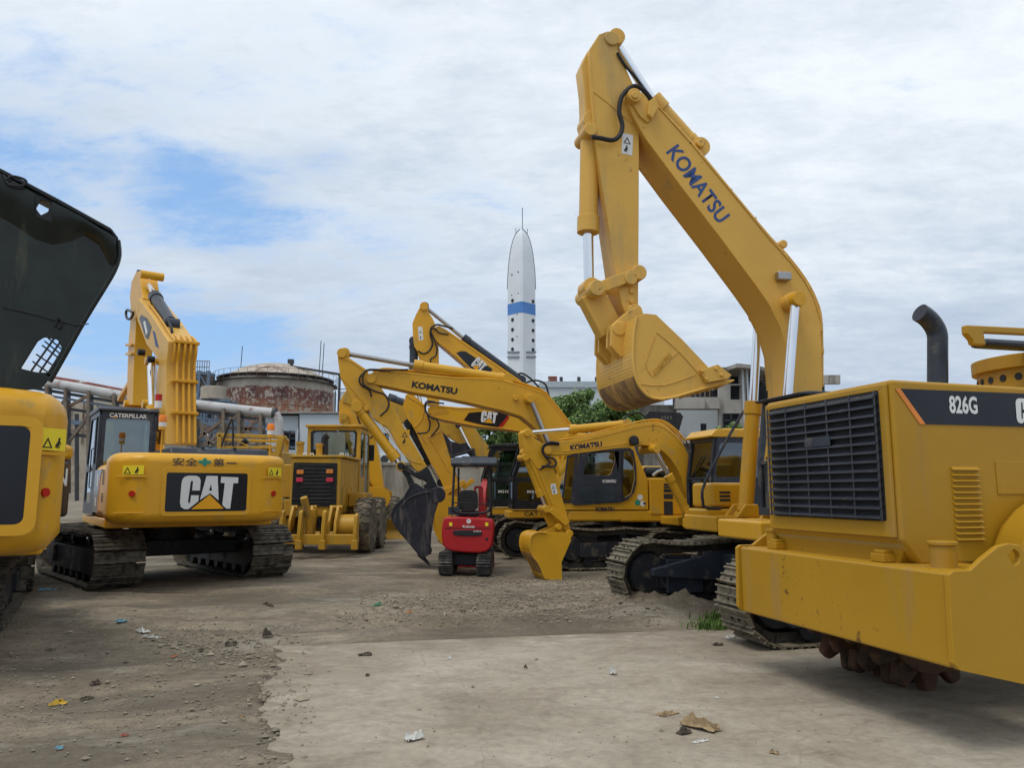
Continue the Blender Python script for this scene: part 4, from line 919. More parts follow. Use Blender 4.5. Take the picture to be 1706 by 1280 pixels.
# ---- litter
def crumple(name, label, cat, px, py, w, l, h, m, seed, on_slab=None, group=None, m2=None):
    w *= .8; l *= .8; h *= 1.3
    p = G(px, py); z = .014 if inslab(p.x, p.y) else gz(p.x, p.y) + .002; rnd = random.Random(seed); n = 7; vs = []
    for j in range(n):
        for i in range(n):
            x = (i / (n - 1) - .5); y = (j / (n - 1) - .5); e = 1 - max(abs(x), abs(y)) * 2
            q = Vector((x * 5 + seed, y * 5, seed * .7)); vs.append(((x + .12 * noise.noise(q * 1.7)) * w, (y + .12 * noise.noise(q * 2.1 + Vector((9, 0, 0)))) * l, max(.001, h * (.15 + abs(noise.noise(q)) * 1.9) * (.35 + .65 * min(1, e * 2)))))
    fs = [(j * n + i, j * n + i + 1, (j + 1) * n + i + 1, (j + 1) * n + i) for j in range(n - 1) for i in range(n - 1) if rnd.random() > .06]
    mb = MB(); mb.add(vs, fs); o = mb.out(name, m, None, smooth=False)
    o.location = (p.x, p.y, z); o.rotation_euler = (0, 0, rnd.uniform(-1, 1)); tag(o, label, cat, group, 'thing'); return o
PB = mat('blue_plastic', (.12, .28, .36), .5, var=.3, scale=20); PY = mat('yellow_plastic', (.55, .33, .03), .5, var=.3, scale=20); PR = mat('red_plastic', (.32, .07, .05), .6); PO = mat('orange_plastic', (.42, .15, .05), .6); PW = mat('white_plastic', (.55, .54, .5), .6, var=.2, scale=20)
PD = mat('dark_rag', (.07, .055, .04), .9, var=.4, scale=20); PC = mat('brown_cardboard', (.28, .20, .11), .85, var=.3, scale=20); PG = mat('green_plastic', (.08, .25, .14), .6)
for a in [('plastic_bag', 'crumpled yellow plastic wrapper on the dirt at lower left', 'wrapper', 97, 1169, .16, .07, .03, PY, 1), ('rag', 'dark twisted rag just right of the yellow wrapper', 'rag', 145, 1160, .14, .05, .015, PD, 2), ('rag', 'dark brown clump behind the yellow wrapper', 'rag', 159, 1140, .11, .08, .03, PD, 3),
          ('plastic_bag', 'light blue plastic scrap on the dirt near the left track', 'plastic scrap', 202, 1039, .16, .1, .04, PB, 4), ('plastic_bag', 'pale white plastic bag right of the blue scrap', 'plastic bag', 238, 1055, .22, .12, .04, PW, 5), ('plastic_bag', 'flattened white plastic film in front of the pale bag', 'plastic bag', 252, 1064, .3, .06, .03, PW, 6),
          ('drink_pouch', 'blue and white drink pouch beside the far left track', 'pouch', 78, 988, .34, .14, .05, PB, 7), ('plastic_scrap', 'small red scrap on the bare dirt at lower left', 'scrap', 207, 1229, .07, .03, .01, PR, 8), ('plastic_scrap', 'orange scrap on the dirt in the middle left', 'scrap', 290, 1094, .09, .04, .015, PO, 9),
          ('plastic_scrap', 'orange scrap on the gravel beyond the slab', 'scrap', 682, 1026, .10, .07, .03, PO, 10), ('plastic_scrap', 'green plastic strip on the gravel ridge', 'scrap', 628, 1012, .22, .08, .03, PG, 11), ('rag', 'dark crumpled lump on the dirt left of the slab corner', 'rag', 446, 1064, .15, .1, .06, PD, 12),
          ('snack_bag', 'white and brown torn snack bag on the concrete slab', 'snack bag', 690, 1237, .17, .09, .06, PW, 13), ('dead_leaves', 'dark dry leaf clump on the slab near its far left corner', 'leaves', 608, 1095, .16, .09, .03, PD, 14), ('paper_scrap', 'crumpled pale paper ball in the middle of the slab', 'paper', 1021, 1127, .10, .07, .05, PW, 15),
          ('paper_scrap', 'flat white paper disc on the slab right of centre', 'paper', 1194, 1166, .05, .04, .006, PW, 16), ('cardboard', 'torn piece of cardboard lying left of the rubbish heap', 'cardboard', 1112, 1194, .22, .10, .02, PC, 17), ('dead_leaves', 'brown leafy rubbish heap on the lower right of the slab', 'rubbish', 1165, 1218, .34, .12, .06, PC, 18),
          ('dead_leaves', 'curled brown leaf at the right end of the rubbish heap', 'leaf', 1190, 1222, .12, .08, .05, PC, 19), ('stone', 'small dark stone on the slab left of centre', 'stone', 612, 1130, .045, .04, .035, PD, 20), ('stone', 'small dark stone on the slab behind the paper ball', 'stone', 876, 1117, .04, .035, .03, PD, 21),
          ('paper_scrap', 'pale scrap of paper near the far edge of the slab', 'paper', 749, 1101, .06, .05, .025, PW, 22), ('rag', 'dark flat rag on the far left dirt near the overhanging track', 'rag', 84, 1084, .13, .05, .015, PD, 23), ('plastic_scrap', 'pale blue scrap at the bottom left of the picture', 'scrap', 98, 1252, .06, .04, .02, PB, 24),
          ('rag', 'dark stick-like scrap lying beyond the slab corner', 'scrap', 446, 1011, .5, .05, .03, PD, 25), ('dead_leaves', 'dark leafy scrap at the left end of the rubbish heap', 'leaves', 1140, 1226, .14, .09, .03, PD, 31), ('paper_scrap', 'thin pale strip in front of the rubbish heap', 'paper', 1168, 1240, .16, .04, .01, PW, 32), ('dead_leaves', 'small brown clump low at the right of the rubbish heap', 'leaf', 1290, 1260, .07, .05, .02, PC, 33), ('stone', 'small stone on the dirt left of the slab edge', 'stone', 403, 1206, .05, .04, .03, PC, 34),
          ('rag', 'dark leafy clump on the dirt near the slab corner', 'leaves', 385, 1075, .16, .1, .035, PD, 35), ('rag', 'dark twig scrap on the dirt in the middle left', 'scrap', 335, 1083, .1, .06, .03, PD, 36),
          ('plastic_scrap', 'white rag scrap by the right machine track on the slab', 'scrap', 1218, 1065, .24, .10, .02, PW, 26), ('dead_leaves', 'dry leaves on the slab close to the machine track', 'leaves', 1196, 1078, .14, .09, .03, PD, 27)]: crumple(*a)
# ================================================================== MACHINES
XA, YA = Vector((1, 0, 0)), Vector((0, 1, 0))
def dirv(fr, a, b, v):  # local direction between two pixels on plane v
    return (fr.p(*b, v) - fr.p(*a, v))
def comp(poly, n=2):    # Chaikin rounding of an open/closed outline
    for _ in range(n):
        q = []
        for i in range(len(poly)):
            a, b = poly[i], poly[(i + 1) % len(poly)]
            q += [(a[0] * .75 + b[0] * .25, a[1] * .75 + b[1] * .25), (a[0] * .25 + b[0] * .75, a[1] * .25 + b[1] * .75)]
        poly = q
    return poly
# ------------------------------------------------------------------ big excavator with raised boom (right)
def big_excavator():
    fr = Fr(4.15, 10.6, 193); c8 = lambda pts: cr(950, 30, 1.911, pts)
    T = thing('excavator', 'largest yellow excavator, its raised boom with blue lettering high against the sky', 'excavator', fr)
    M1 = tmat(R(2), 0, 0)
    # tracks placed from their two front tips
    ty = R(2)
    track(T, tmat(ty, -.06, 1.50), 4.6, .98, .62, TRK, pitch=.2, rib=.034); track(T, tmat(ty, .08, -1.42), 4.6, .98, .62, TRK, pitch=.2, rib=.034)
    ub = MB(); ub.M = tmat(ty, 0, 0); ub.box(-.9, .9, -1.3, 1.3, .45, .78); ub.cyl((0, 0, .7), (0, 0, 1.1), .72, 32)
    ub.prism([(2.0, .48), (1.0, .40), (.2, .42), (.2, .86), (1.0, .80), (2.0, .58)], -1.1, -1.0)
    ub.out('undercarriage_frame', NAVY, T, bev=.02)
    ib = MB(); ib.M = tmat(ty, 0, 0)
    for v in (-1.42, 1.50):
        ib = MB(); ib.M = tmat(ty, 0, 0); ib.box(1.15, 1.72, v - .27, v + .29, .22, .70); ib.box(1.25, 1.6, v - .15, v + .15, .695, .74); ib.out('idler_guard', NAVY, T, bev=.03)
    d = MB(); d.box(-3.1, .3, -1.45, 1.45, 1.1, 1.34); d.box(.3, 1.75, .45, 1.45, 1.1, 1.32); d.box(.3, 1.3, -1.45, -.45, 1.1, 1.32); d.box(.2, .95, -.42, .42, 1.12, 1.3); d.out('platform', Y_KOM, T, bev=.03)
    cab(T, -.3, 1.20, .50, 1.44, 1.36, 2.82, NAVY, NAVY, gm=GLASS, slant=.12, roofh=.05)
    hoodbox(T, -3.0, -.4, -1.4, .40, 1.36, 2.3); hoodbox(T, -2.6, -.3, .45, 1.42, 1.36, 2.2, name='side_cabinet')
    counterweight(T, 1.48, 1.15, 2.5, -3.5, -2.9, Y_KOM)
    # boom
    near = c8([(228, 252), (262, 262), (385, 398), (520, 562), (640, 708), (700, 775), (745, 835), (775, 890), (797, 960), (801, 1050), (803, 1190), (795, 1330), (760, 1400), (700, 1400), (700, 1250), (701, 1170), (692, 1060), (670, 985), (635, 915), (590, 850), (480, 702), (350, 532), (240, 383), (205, 320), (182, 270), (182, 240), (200, 226)])
    W = .56; tv = W / 2
    b = arm(T, fr, 'boom', near, tv, W, 0, Y_BIG, bosses=[])
    def bp(name, x, y, r, w, v=0, m=Y_BIG):
        p = fr.p(*c8([(x, y)])[0], v + w / 2); return MB().cyl((p.x, v - w / 2, p.z), (p.x, v + w / 2, p.z), r, 24).out(name, m, b, bev=.01)
    bp('pin', 207, 243, .095, W + .22); bp('pin', 207, 243, .05, W + .27)
    bp('pin', 716, 899, .12, W + .34); bp('pin', 716, 899, .07, W + .40)
    # boom nose bracket and cover plates
    arm(b, fr, 'nose_bracket', c8([(190, 258), (205, 225), (232, 238), (268, 290), (262, 322), (246, 332), (222, 312)]), tv + .03, W + .07, 0, Y_BIG)
    arm(b, fr, 'hose_clamp', c8([(252, 262), (272, 250), (283, 282), (262, 318), (248, 305)]), tv + .09, .08, tv + .05, Y_BIG)
    bp('rib', 235, 345, .02, W + .02)
    # long weld seam along lower flange
    fl = MB()
    for seq in (near[1:9], near[15:24]):
        P = [fr.hit(x, y, tv) for x, y in seq]; fl.tube([(u, tv + .004, z) for u, z in P], .012, 6); fl.tube([(u, -tv - .004, z) for u, z in P], .012, 6)
    fl.out('weld_seam', Y_BIG, b)
    pl = MB()
    top = [fr.hit(x, y, tv) for x, y in c8([(300, 300), (385, 392), (520, 556), (640, 700), (690, 752), (752, 832), (790, 905), (806, 980), (808, 1180)])]
    for v in (-.16, .05, .20): pl.tube([(u - .025, v, z + .035) for u, z in top], .022, 8, 3)
    pl.out('boom_pipe', Y_BIG, b)
    cl = MB()
    for x, y in ((350, 352), (512, 548), (590, 640), (690, 756), (760, 850), (803, 990), (806, 1060)): u, z = fr.hit(*c8([(x, y)])[0], tv); cl.box(u - .045, u + .03, -.20, .24, z - .03, z + .05)
    cl.out('pipe_clamp', Y_BIG, b, bev=.01)
    for x, y in ((395, 412), (655, 728)):
        u, z = fr.hit(*c8([(x, y)])[0], 0); MB().cyl((u, -.2, z - .02), (u, .2, z - .02), .06, 18).out('cylinder_eye', Y_BIG, b, bev=.015)
    # lettering along the boom
    o = fr.p(*c8([(307, 425)])[0], tv); e = fr.p(*c8([(470, 648)])[0], tv); r_ = e - o; up = Vector((-r_.z, 0, r_.x)); up = up if up.z > 0 else -up
    o2 = o - up.normalized() * .02
    text_part('lettering', 'KOMATSU', o2, r_, up, .235, BLUEL, b, width=(e - o).length * 1.03, bold=.022)
    # lamp on the boom side
    u, z = fr.hit(*c8([(672, 826)])[0], tv); lm = MB(); lm.box(u - .1, u + .1, tv, tv + .1, z - .06, z + .06); lm.out('work_lamp', RODD, b, bev=.02)
    # boom cylinders
    pn = fr.p(*c8([(716, 899)])[0], .46); pf = Vector((pn.x, -.46, pn.z)); an = fr.p(*c8([(695, 1172)])[0], .46)
    dr = (an - pn).normalized()
    for v, pt in ((.46, pn), (-.46, pf)):
        a = Vector((pt.x, v, pt.z)); 
        if v > 0: m_ = a + dr * 2.0; foot = a + dr * 3.0
        else:
            m_ = fr.p(1255, 672, v); a2 = a; foot = fr.p(1242, 850, v)
        hyd(T, foot, m_, a, .105, .062, Y_KOM)
    ft = MB(); q = fr.p(1242, 850, -.46)
    for v in (-.62, -.3, .3, .62): ft.prism([(q.x - .25, 1.3), (q.x + .25, 1.3), (q.x + .1, q.z + .08), (q.x - .08, q.z + .08)], v - .03, v + .03)
    ft.out('cylinder_foot', Y_KOM, T, bev=.02)
    # tool box at front right with steps and hand rail
    tb = MB(); tb.box(.58, 1.17, -1.42, -.79, 1.43, 1.78); tb.out('tool_box', Y_KOM, T, bev=.05, seg=3)
    tb2 = MB(); tb2.prism([(.55, 1.18), (1.1, 1.17), (1.24, 1.26), (1.27, 1.41), (.55, 1.42)], -1.40, -.78); tb2.out('fuel_box', Y_KOM, T, bev=.05, seg=3)
    louvres(T, 3, (1.05, -.787, 1.52), -XA, Z, .17, .16)
    hr = MB(); a, b_, c_, d_ = fr.p(1250, 684, -.8), fr.p(1236, 690, -.8), fr.p(1176, 800, -.8), fr.p(1171, 836, -.8); hr.tube([a, b_, c_, d_, fr.p(1176, 846, -.8), fr.p(1200, 848, -.8)], .022, 8, 3); hr.out('hand_rail', NAVY, T)
    # stick
    st = c8([(60, 100), (92, 50), (120, 40), (143, 48), (152, 100), (182, 168), (214, 240), (220, 372), (219, 600), (217, 930), (210, 962), (185, 958), (165, 915), (150, 848), (121, 650), (88, 440), (72, 330), (60, 180)])
    sw = .40; s_ = arm(T, fr, 'stick', st, sw / 2, sw, 0, Y_BIG)
    P = [fr.hit(x, y, sw / 2) for x, y in st]
    # left bulge where bucket cylinder hangs
    arm(s_, fr, 'cylinder_bracket', c8([(60, 170), (58, 290), (75, 345), (70, 368), (52, 372), (38, 350), (42, 300), (40, 240), (30, 160), (52, 110)]), .06, .26, 0, Y_BIG)
    def sp(name, x, y, r, w, m=Y_BIG): p = fr.p(*c8([(x, y)])[0], w / 2); return MB().cyl((p.x, -w / 2, p.z), (p.x, w / 2, p.z), r, 24).out(name, m, s_, bev=.01)
    sp('pin', 134, 62, .10, .46); sp('pin', 66, 352, .09, .46); sp('pin', 195, 828, .085, .58); sp('pin', 208, 934, .10, .60); sp('pin', 198, 868, .04, .45); sp('pin', 198, 900, .04, .45)
    # weld seams on stick side
    ws = MB()
    for a in (c8([(75, 235), (120, 270), (195, 335)]), c8([(62, 120), (72, 235), (78, 330)]), c8([(160, 870), (180, 850), (215, 840)])): ws.tube([Vector((p[0], sw / 2 + .002, p[1])) for p in [fr.hit(x, y, sw / 2) for x, y in a]], .008, 6, 3)
    ws.out('weld_seam', Y_BIG, s_)
    # side face stripe of the stick (left narrow plate) comes from its thickness
    hyd(T, fr.p(*c8([(62, 368)])[0], .0), fr.p(*c8([(57, 680)])[0], 0), fr.p(*c8([(60, 862)])[0], 0), .125, .068, Y_BIG, name='bucket_cylinder')
    hyd(T, fr.p(*c8([(385, 400)])[0], 0), fr.p(*c8([(262, 262)])[0], 0), fr.p(*c8([(140, 72)])[0], 0), .12, .065, Y_BIG, name='stick_cylinder')
    # linkage
    lk = MB(); A = fr.p(*c8([(62, 878)])[0], 0); B_ = fr.p(*c8([(195, 828)])[0], 0); D = fr.p(*c8([(128, 1005)])[0], 0)
    for v in (-.24, .24): lk.bar((A.x, v, A.z), (B_.x, v, B_.z), .06, .15)
    lk.cyl((A.x, -.32, A.z), (A.x, .32, A.z), .105, 20); lk.cyl((B_.x, -.29, B_.z), (B_.x, .29, B_.z), .1, 20); lk.out('link_arm', Y_BIG, T, bev=.012)
    l2 = MB(); l2.bar(A, D, .34, .22, up=YA); l2.cyl((D.x, -.34, D.z), (D.x, .34, D.z), .10, 20); l2.out('bucket_link', Y_BIG, T, bev=.02)
    bk = c8([(170, 930), (128, 985), (80, 1040), (70, 1095), (72, 1150), (95, 1195), (140, 1225), (200, 1240), (255, 1235)])
    # near side plate outline traced; back continues round
    bkp = c8([(212, 950), (203, 1000), (200, 1060), (202, 1110), (210, 1150), (228, 1183), (252, 1205), (285, 1214), (330, 1208), (385, 1192), (440, 1176), (505, 1158), (440, 1110), (360, 1025), (275, 944), (240, 940)])
    bo = bucket(T, fr, bkp, .66, 1.30, 0, Y_BIG, lip=11, teeth=5, tl=.14, worn=(.36, .9))
    er = MB()
    for v in (-.30, -.16, .16, .30):
        q = [fr.hit(x, y, .2) for x, y in c8([(205, 925), (180, 905 + 30), (120, 985), (118, 1050), (150, 1085), (200, 1070), (232, 960)])]; er.prism(q, v - .025, v + .025)
    er.out('bucket_ear', Y_BIG, bo, bev=.01)
    sc_ = MB(); q = [fr.hit(x, y, .69) for x, y in c8([(412, 1122), (468, 1104), (512, 1138), (500, 1150), (432, 1162)])]; sc_.prism(q, .662, .71); 
    for x, y in ((420, 1125), (432, 1150), (462, 1118), (480, 1138)): u, z = fr.hit(*c8([(x, y)])[0], .7); sc_.cyl((u, .7, z), (u, .735, z), .022, 8)
    sc_.out('side_cutter', Y_BIG, bo, bev=.006)
    wb = MB()
    for a in (c8([(270, 1012), (240, 1100), (262, 1140)]), c8([(262, 1140), (345, 1060)]), c8([(225, 1165), (300, 1170), (400, 1135)]), c8([(275, 1000), (345, 1060), (425, 1150)])): wb.tube([(p[0], .655, p[1]) for p in [fr.hit(x, y, .66) for x, y in a]], .005, 6, 2)
    wb.out('weld_seam', Y_BIG, bo)
    o = fr.p(*c8([(275, 1140)])[0], .66); e = fr.p(*c8([(315, 1092)])[0], .66); text_part('raised_lettering', 'KOMATSU', o, e - o, Vector((-(e - o).z, 0, (e - o).x)) * (1 if (e - o).x > 0 else -1), .07, Y_GRD, bo, width=.33, bold=.03)
    # hoses
    hose(T, [fr.p(*c8([(x, y)])[0], .30) for x, y in ((68, 378), (95, 382), (135, 388), (158, 372), (166, 340), (156, 300), (162, 255), (182, 228), (205, 216), (232, 228), (258, 258))], .032)
    hose(T, [fr.p(*c8([(x, y)])[0], .22) for x, y in ((150, 110), (175, 150), (205, 185), (250, 245))], .02)
    p = fr.p(*c8([(163, 430)])[0], sw / 2); q = fr.p(*c8([(197, 438)])[0], sw / 2); tp = fr.p(*c8([(166, 365)])[0], sw / 2)
    sticker(s_, p, q - p, tp - p, (q - p).length, (tp - p).length, WHITE)
    return T
big_excavator()
# ------------------------------------------------------------------ compactor in the right foreground
def compactor():
    fr = Fr(2.86, 5.1, 14.7)
    T = thing('compactor', 'huge yellow compactor in the right foreground with slatted black grille and plate bumper', 'compactor', fr)
    w = 2.47
    # hood
    hs = .55; prof = [fr.hit(x, y, hs) for x, y in ((1484, 631), (1706, 642), (1706, 942), (1538, 942), (1502, 903))]
    zt = fr.hit(1484, 632, hs)[1]; zb = fr.hit(1535, 943, hs)[1]; u0 = fr.hit(1484, 632, hs)[0]; u1 = 4.2; zc = 1.30
    hw = 1.62
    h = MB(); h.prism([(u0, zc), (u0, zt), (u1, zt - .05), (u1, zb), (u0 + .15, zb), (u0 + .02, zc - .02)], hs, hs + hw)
    hood = h.out('engine_hood', Y_SHADE, T, bev=.045, seg=4)
    # grille
    gl = [fr.hitu(x, y, u0 - .012) for x, y in ((1292, 856), (1303, 670), (1476, 649), (1486, 871))]
    vL = max(p[0] for p in gl) - .06; vR = min(p[0] for p in gl) + .02; g0, g1 = 1.44, 2.40
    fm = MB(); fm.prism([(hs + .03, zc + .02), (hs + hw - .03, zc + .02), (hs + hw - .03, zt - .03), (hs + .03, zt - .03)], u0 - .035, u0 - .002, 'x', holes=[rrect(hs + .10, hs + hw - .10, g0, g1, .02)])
    fm.out('grille_frame', Y_SHADE, hood, bev=.01)
    bk = MB(); bk.box(u0 - .030, u0 - .004, hs + .101, hs + hw - .101, g0 + .001, g1 - .001); bk.out('radiator_core', DARKIN, hood, smooth=False)
    sl = MB(); n = 14
    for i in range(n):
        z = g0 + (g1 - g0) * (i + .5) / n; sl.add([(u0 - .075, hs + .11, z - .012), (u0 - .075, hs + hw - .11, z - .012), (u0 - .034, hs + hw - .11, z + .016), (u0 - .034, hs + .11, z + .016)], [(0, 1, 2, 3)]); sl.box(u0 - .079, u0 - .071, hs + .11, hs + hw - .11, z - .022, z - .008)
    for i in range(6):
        v = hs + .11 + (hw - .22) * i / 5; sl.box(u0 - .068, u0 - .06, v - .008, v + .008, g0, g1)
    sl.out('grille_slats', mat('grille_grey_black', (.05, .056, .07), .35, .2, var=.2, dirt=(.12, .12, .12), dirt_amt=.25, dscale=9), hood, smooth=False)
    MB().box(u0 - .085, u0 - .078, hs + .62, hs + .95, 2.02, 2.10).out('grille_plate', NAVY, hood)
    # black band with number
    pb = [fr.hit(x, y, hs) for x, y in ((1499, 648), (1706, 656), (1706, 711), (1541, 707))]; u9 = 4.1
    bd = MB(); zA, zB = pb[0][1], pb[3][1]; bd.prism([pb[0], (u9, zA), (u9, zB), pb[3]], hs - .006, hs - .001); band = bd.out('side_band', CATP, hood, smooth=False)
    os_ = MB(); os_.prism([(pb[0][0], zA), (pb[3][0], zB), (pb[3][0] - .05, zB + .0), (pb[0][0] - .045, zA)], hs - .006, hs - .002); os_.out('orange_stripe', ORL, band, smooth=False)
    fx = -YA; o = fr.p(1582, 689, hs - .006); e = fr.p(1629, 692, hs - .006); tp = fr.p(1582, 659, hs - .006); s = XA
    text_part('number_lettering', '826G', (o.x, hs - .006, o.z), s, Z, (tp - o).length, WHITE, band, width=(e - o).length, bold=.03)
    o = fr.p(1694, 708, hs - .006); cat_logo(band, (o.x, hs - .006, o.z + .01), s, Z, fr.p(1694, 664, hs).z - o.z - .01)
    # louvres on the side
    a = fr.p(1589, 905, hs); b_ = fr.p(1588, 778, hs); c_ = fr.p(1634, 905, hs); lv = MB(); n = 13; du = c_.x - a.x
    uA = (a.x + b_.x) / 2
    for i in range(n):
        z = a.z + (b_.z - a.z) * (i + .3) / n; k = (b_.z - a.z) / n
        lv.add([(uA, hs - .001, z), (uA + du, hs - .001, z), (uA + du, hs - .026, z + k * .15), (uA, hs - .026, z + k * .15), (uA, hs - .001, z + k * .7), (uA + du, hs - .001, z + k * .7)], [(0, 1, 2, 3), (3, 2, 5, 4), (0, 3, 4), (1, 5, 2)])
    lv.out('side_louvres', Y_SHADE, hood)
    o = fr.p(1662, 824, hs); q = fr.p(1660, 769, hs); pn = MB(); pn.box(o.x, o.x + .9, hs - .008, hs - .001, o.z, q.z); pn.out('access_panel', Y_SHADE, hood, bev=.006)
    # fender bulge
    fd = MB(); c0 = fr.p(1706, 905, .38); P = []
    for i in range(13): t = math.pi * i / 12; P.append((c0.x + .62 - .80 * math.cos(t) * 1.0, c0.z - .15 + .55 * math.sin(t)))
    fd.prism(P + [(P[-1][0], 1.0), (P[0][0], 1.0)], .2, hs - .01); fd.out('fender', Y_SHADE, T, bev=.09, seg=5)
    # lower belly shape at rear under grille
    lb = MB(); lb.prism([(hs + .12, 1.10), (hs + hw - .12, 1.10), (hs + hw - .02, zc - .01), (hs + .02, zc - .01)], u0 + .05, u0 + .4, 'x'); lb.out('hood_skirt', Y_SHADE, T, bev=.02)
    dk = MB(); dk.box(.35, 3.9, hs + .1, hs + hw - .1, .75, zb - .004); dk.out('chassis', DARKIN, T)
    # filler stubs on the bumper
    for px in (1573,): 
        p = fr.p(px, 950, .30); f = MB(); f.cyl((p.x, .3, 1.10), (p.x, .3, 1.29), .085, 20); f.cyl((p.x, .3, 1.285), (p.x, .3, 1.315), .098, 20); f.box(p.x - .22, p.x + .25, .1, .5, 1.06, 1.11); f.out('filler_cap', Y_SHADE, T, bev=.008)
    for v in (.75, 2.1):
        f = MB(); f.box(.02, .16, v - .07, v + .07, 1.14, 1.2); f.box(.04, .14, v - .05, v + .05, 1.2, 1.225); f.out('hinge_block', Y_SHADE, T, bev=.006)
    p = fr.p(1290, 938, 2.2); f = MB(); f.cyl((.12, 2.22, 1.1), (.12, 2.22, 1.3), .06, 16); f.cyl((.12, 2.22, 1.29), (.12, 2.22, 1.31), .07, 16); f.out('filler_cap', Y_SHADE, T)
    ho = MB()
    for k in range(3): ho.tube([(.25 + k * .04, .8, 1.2), (.2, 1.1, 1.24 - k * .02), (.3, 1.5, 1.17 + k * .03), (.25, 1.9, 1.2)], .018, 6, 4)
    ho.out('hose', RUB, T)
    # bumper: rear plate and side plates with lifting ears
    bt = 1.135; bb0 = .54
    bp = MB(); bp.box(-.08, -.02, .03, w, bb0, bt); bp.box(-.02, .6, .03, w, bt - .04, bt + .002); bmp = bp.out('rear_bumper', Y_SHADE, T, bev=.028, seg=3)
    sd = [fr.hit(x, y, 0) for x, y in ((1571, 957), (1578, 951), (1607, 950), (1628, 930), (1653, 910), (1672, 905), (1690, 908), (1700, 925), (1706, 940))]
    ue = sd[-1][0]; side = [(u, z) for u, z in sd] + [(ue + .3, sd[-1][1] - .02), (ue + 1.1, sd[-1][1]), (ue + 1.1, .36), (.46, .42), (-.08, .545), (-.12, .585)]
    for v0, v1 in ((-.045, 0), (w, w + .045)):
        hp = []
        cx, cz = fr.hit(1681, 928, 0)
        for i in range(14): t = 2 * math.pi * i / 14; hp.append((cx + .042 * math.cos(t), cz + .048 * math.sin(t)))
        MB().prism(side, v0, v1, holes=[hp]).out('side_plate', Y_SHADE, bmp, bev=.012)
    # chopper drum behind the bumper
    dr = MB(); uc, zc2, r = 1.0, .56, .40; dr.cyl((uc, 1.35, zc2), (uc, 2.35, zc2), r, 40); dr.out('steel_drum', RUSTC, T)
    tt = MB()
    for row in range(4):
        v = 1.45 + row * .26
        for k in range(12):
            a = 2 * math.pi * (k + (row % 2) * .5) / 12; c, s2 = math.cos(a), math.sin(a)
            o = Vector((uc + c * r, v, zc2 + s2 * r)); n = Vector((c, 0, s2)); tg = Vector((-s2, 0, c))
            tt.add([o + tg * x * .10 + YA * y * .075 - n * .02 for x, y in ((-1, -1), (1, -1), (1, 1), (-1, 1))] + [o + tg * x * .055 + YA * y * .05 + n * .17 for x, y in ((-1, -1), (1, -1), (1, 1), (-1, 1))], [(0, 1, 2, 3), (4, 5, 6, 7), (0, 1, 5, 4), (1, 2, 6, 5), (2, 3, 7, 6), (3, 0, 4, 7)])
    tt.out('drum_teeth', RUSTC, T, bev=.03)
    # exhaust
    a = fr.p(1562, 645, 1.25); b_ = fr.p(1562, 572, 1.25); q = fr.p(1556, 548, 1.25); e = fr.p(1535, 522, 1.25); r = .082
    ex = MB(); ex.tube([a, b_, fr.p(1562, 562, 1.25), fr.p(1560, 552, 1.25), fr.p(1555, 542, 1.25), fr.p(1548, 533, 1.25), fr.p(1540, 526, 1.25), fr.p(1532, 521, 1.25)], r, 24, 4); ex.out('exhaust_pipe', NAVY, T)
    # round intake guard with frame and black box
    r = .60; vc_ = 1.30; cx = fr.p(1745, 612, vc_).x; vn = vc_ - r
    z0_, z1_, z2_ = (fr.hit(1700, y, vn + .42)[1] for y in (641, 613, 590))
    ring = MB(); ring.lathe([(r - .04, z0_ - .1), (r - .04, z1_), (r, z1_ + .005), (r, z2_), (r - .06, z2_), (r - .06, z0_ - .1)], (cx, vc_, 0), seg=64); gi = ring.out('intake_ring', Y_SHADE, T, bev=.006)
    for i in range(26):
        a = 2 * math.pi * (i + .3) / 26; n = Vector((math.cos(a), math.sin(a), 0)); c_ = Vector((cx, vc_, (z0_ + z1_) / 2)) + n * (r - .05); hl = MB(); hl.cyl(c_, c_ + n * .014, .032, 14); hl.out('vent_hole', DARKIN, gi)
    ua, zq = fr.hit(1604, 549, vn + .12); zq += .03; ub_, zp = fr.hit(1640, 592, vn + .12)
    gf = MB(); gf.prism([(ua, zq), (ua, zq - .07), (ua + .05, zq - .12), (ua + .06, z2_ - .02), (ua + .18, z2_ - .02), (ua + .17, zq - .055), (ua + 2, zq - .03), (ua + 2, zq + .03)], vn + .08, vn + .14); gf.out('guard_frame', Y_SHADE, gi, bev=.012)
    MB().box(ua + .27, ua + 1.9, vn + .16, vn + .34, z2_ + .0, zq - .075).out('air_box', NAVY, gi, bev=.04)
    cb = MB(); cb.box(3.4, 4.1, .7, 2.0, zt - .05, zt + .2); cb.out('cab_base', Y_SHADE, T, bev=.03)
    return T
compactor()
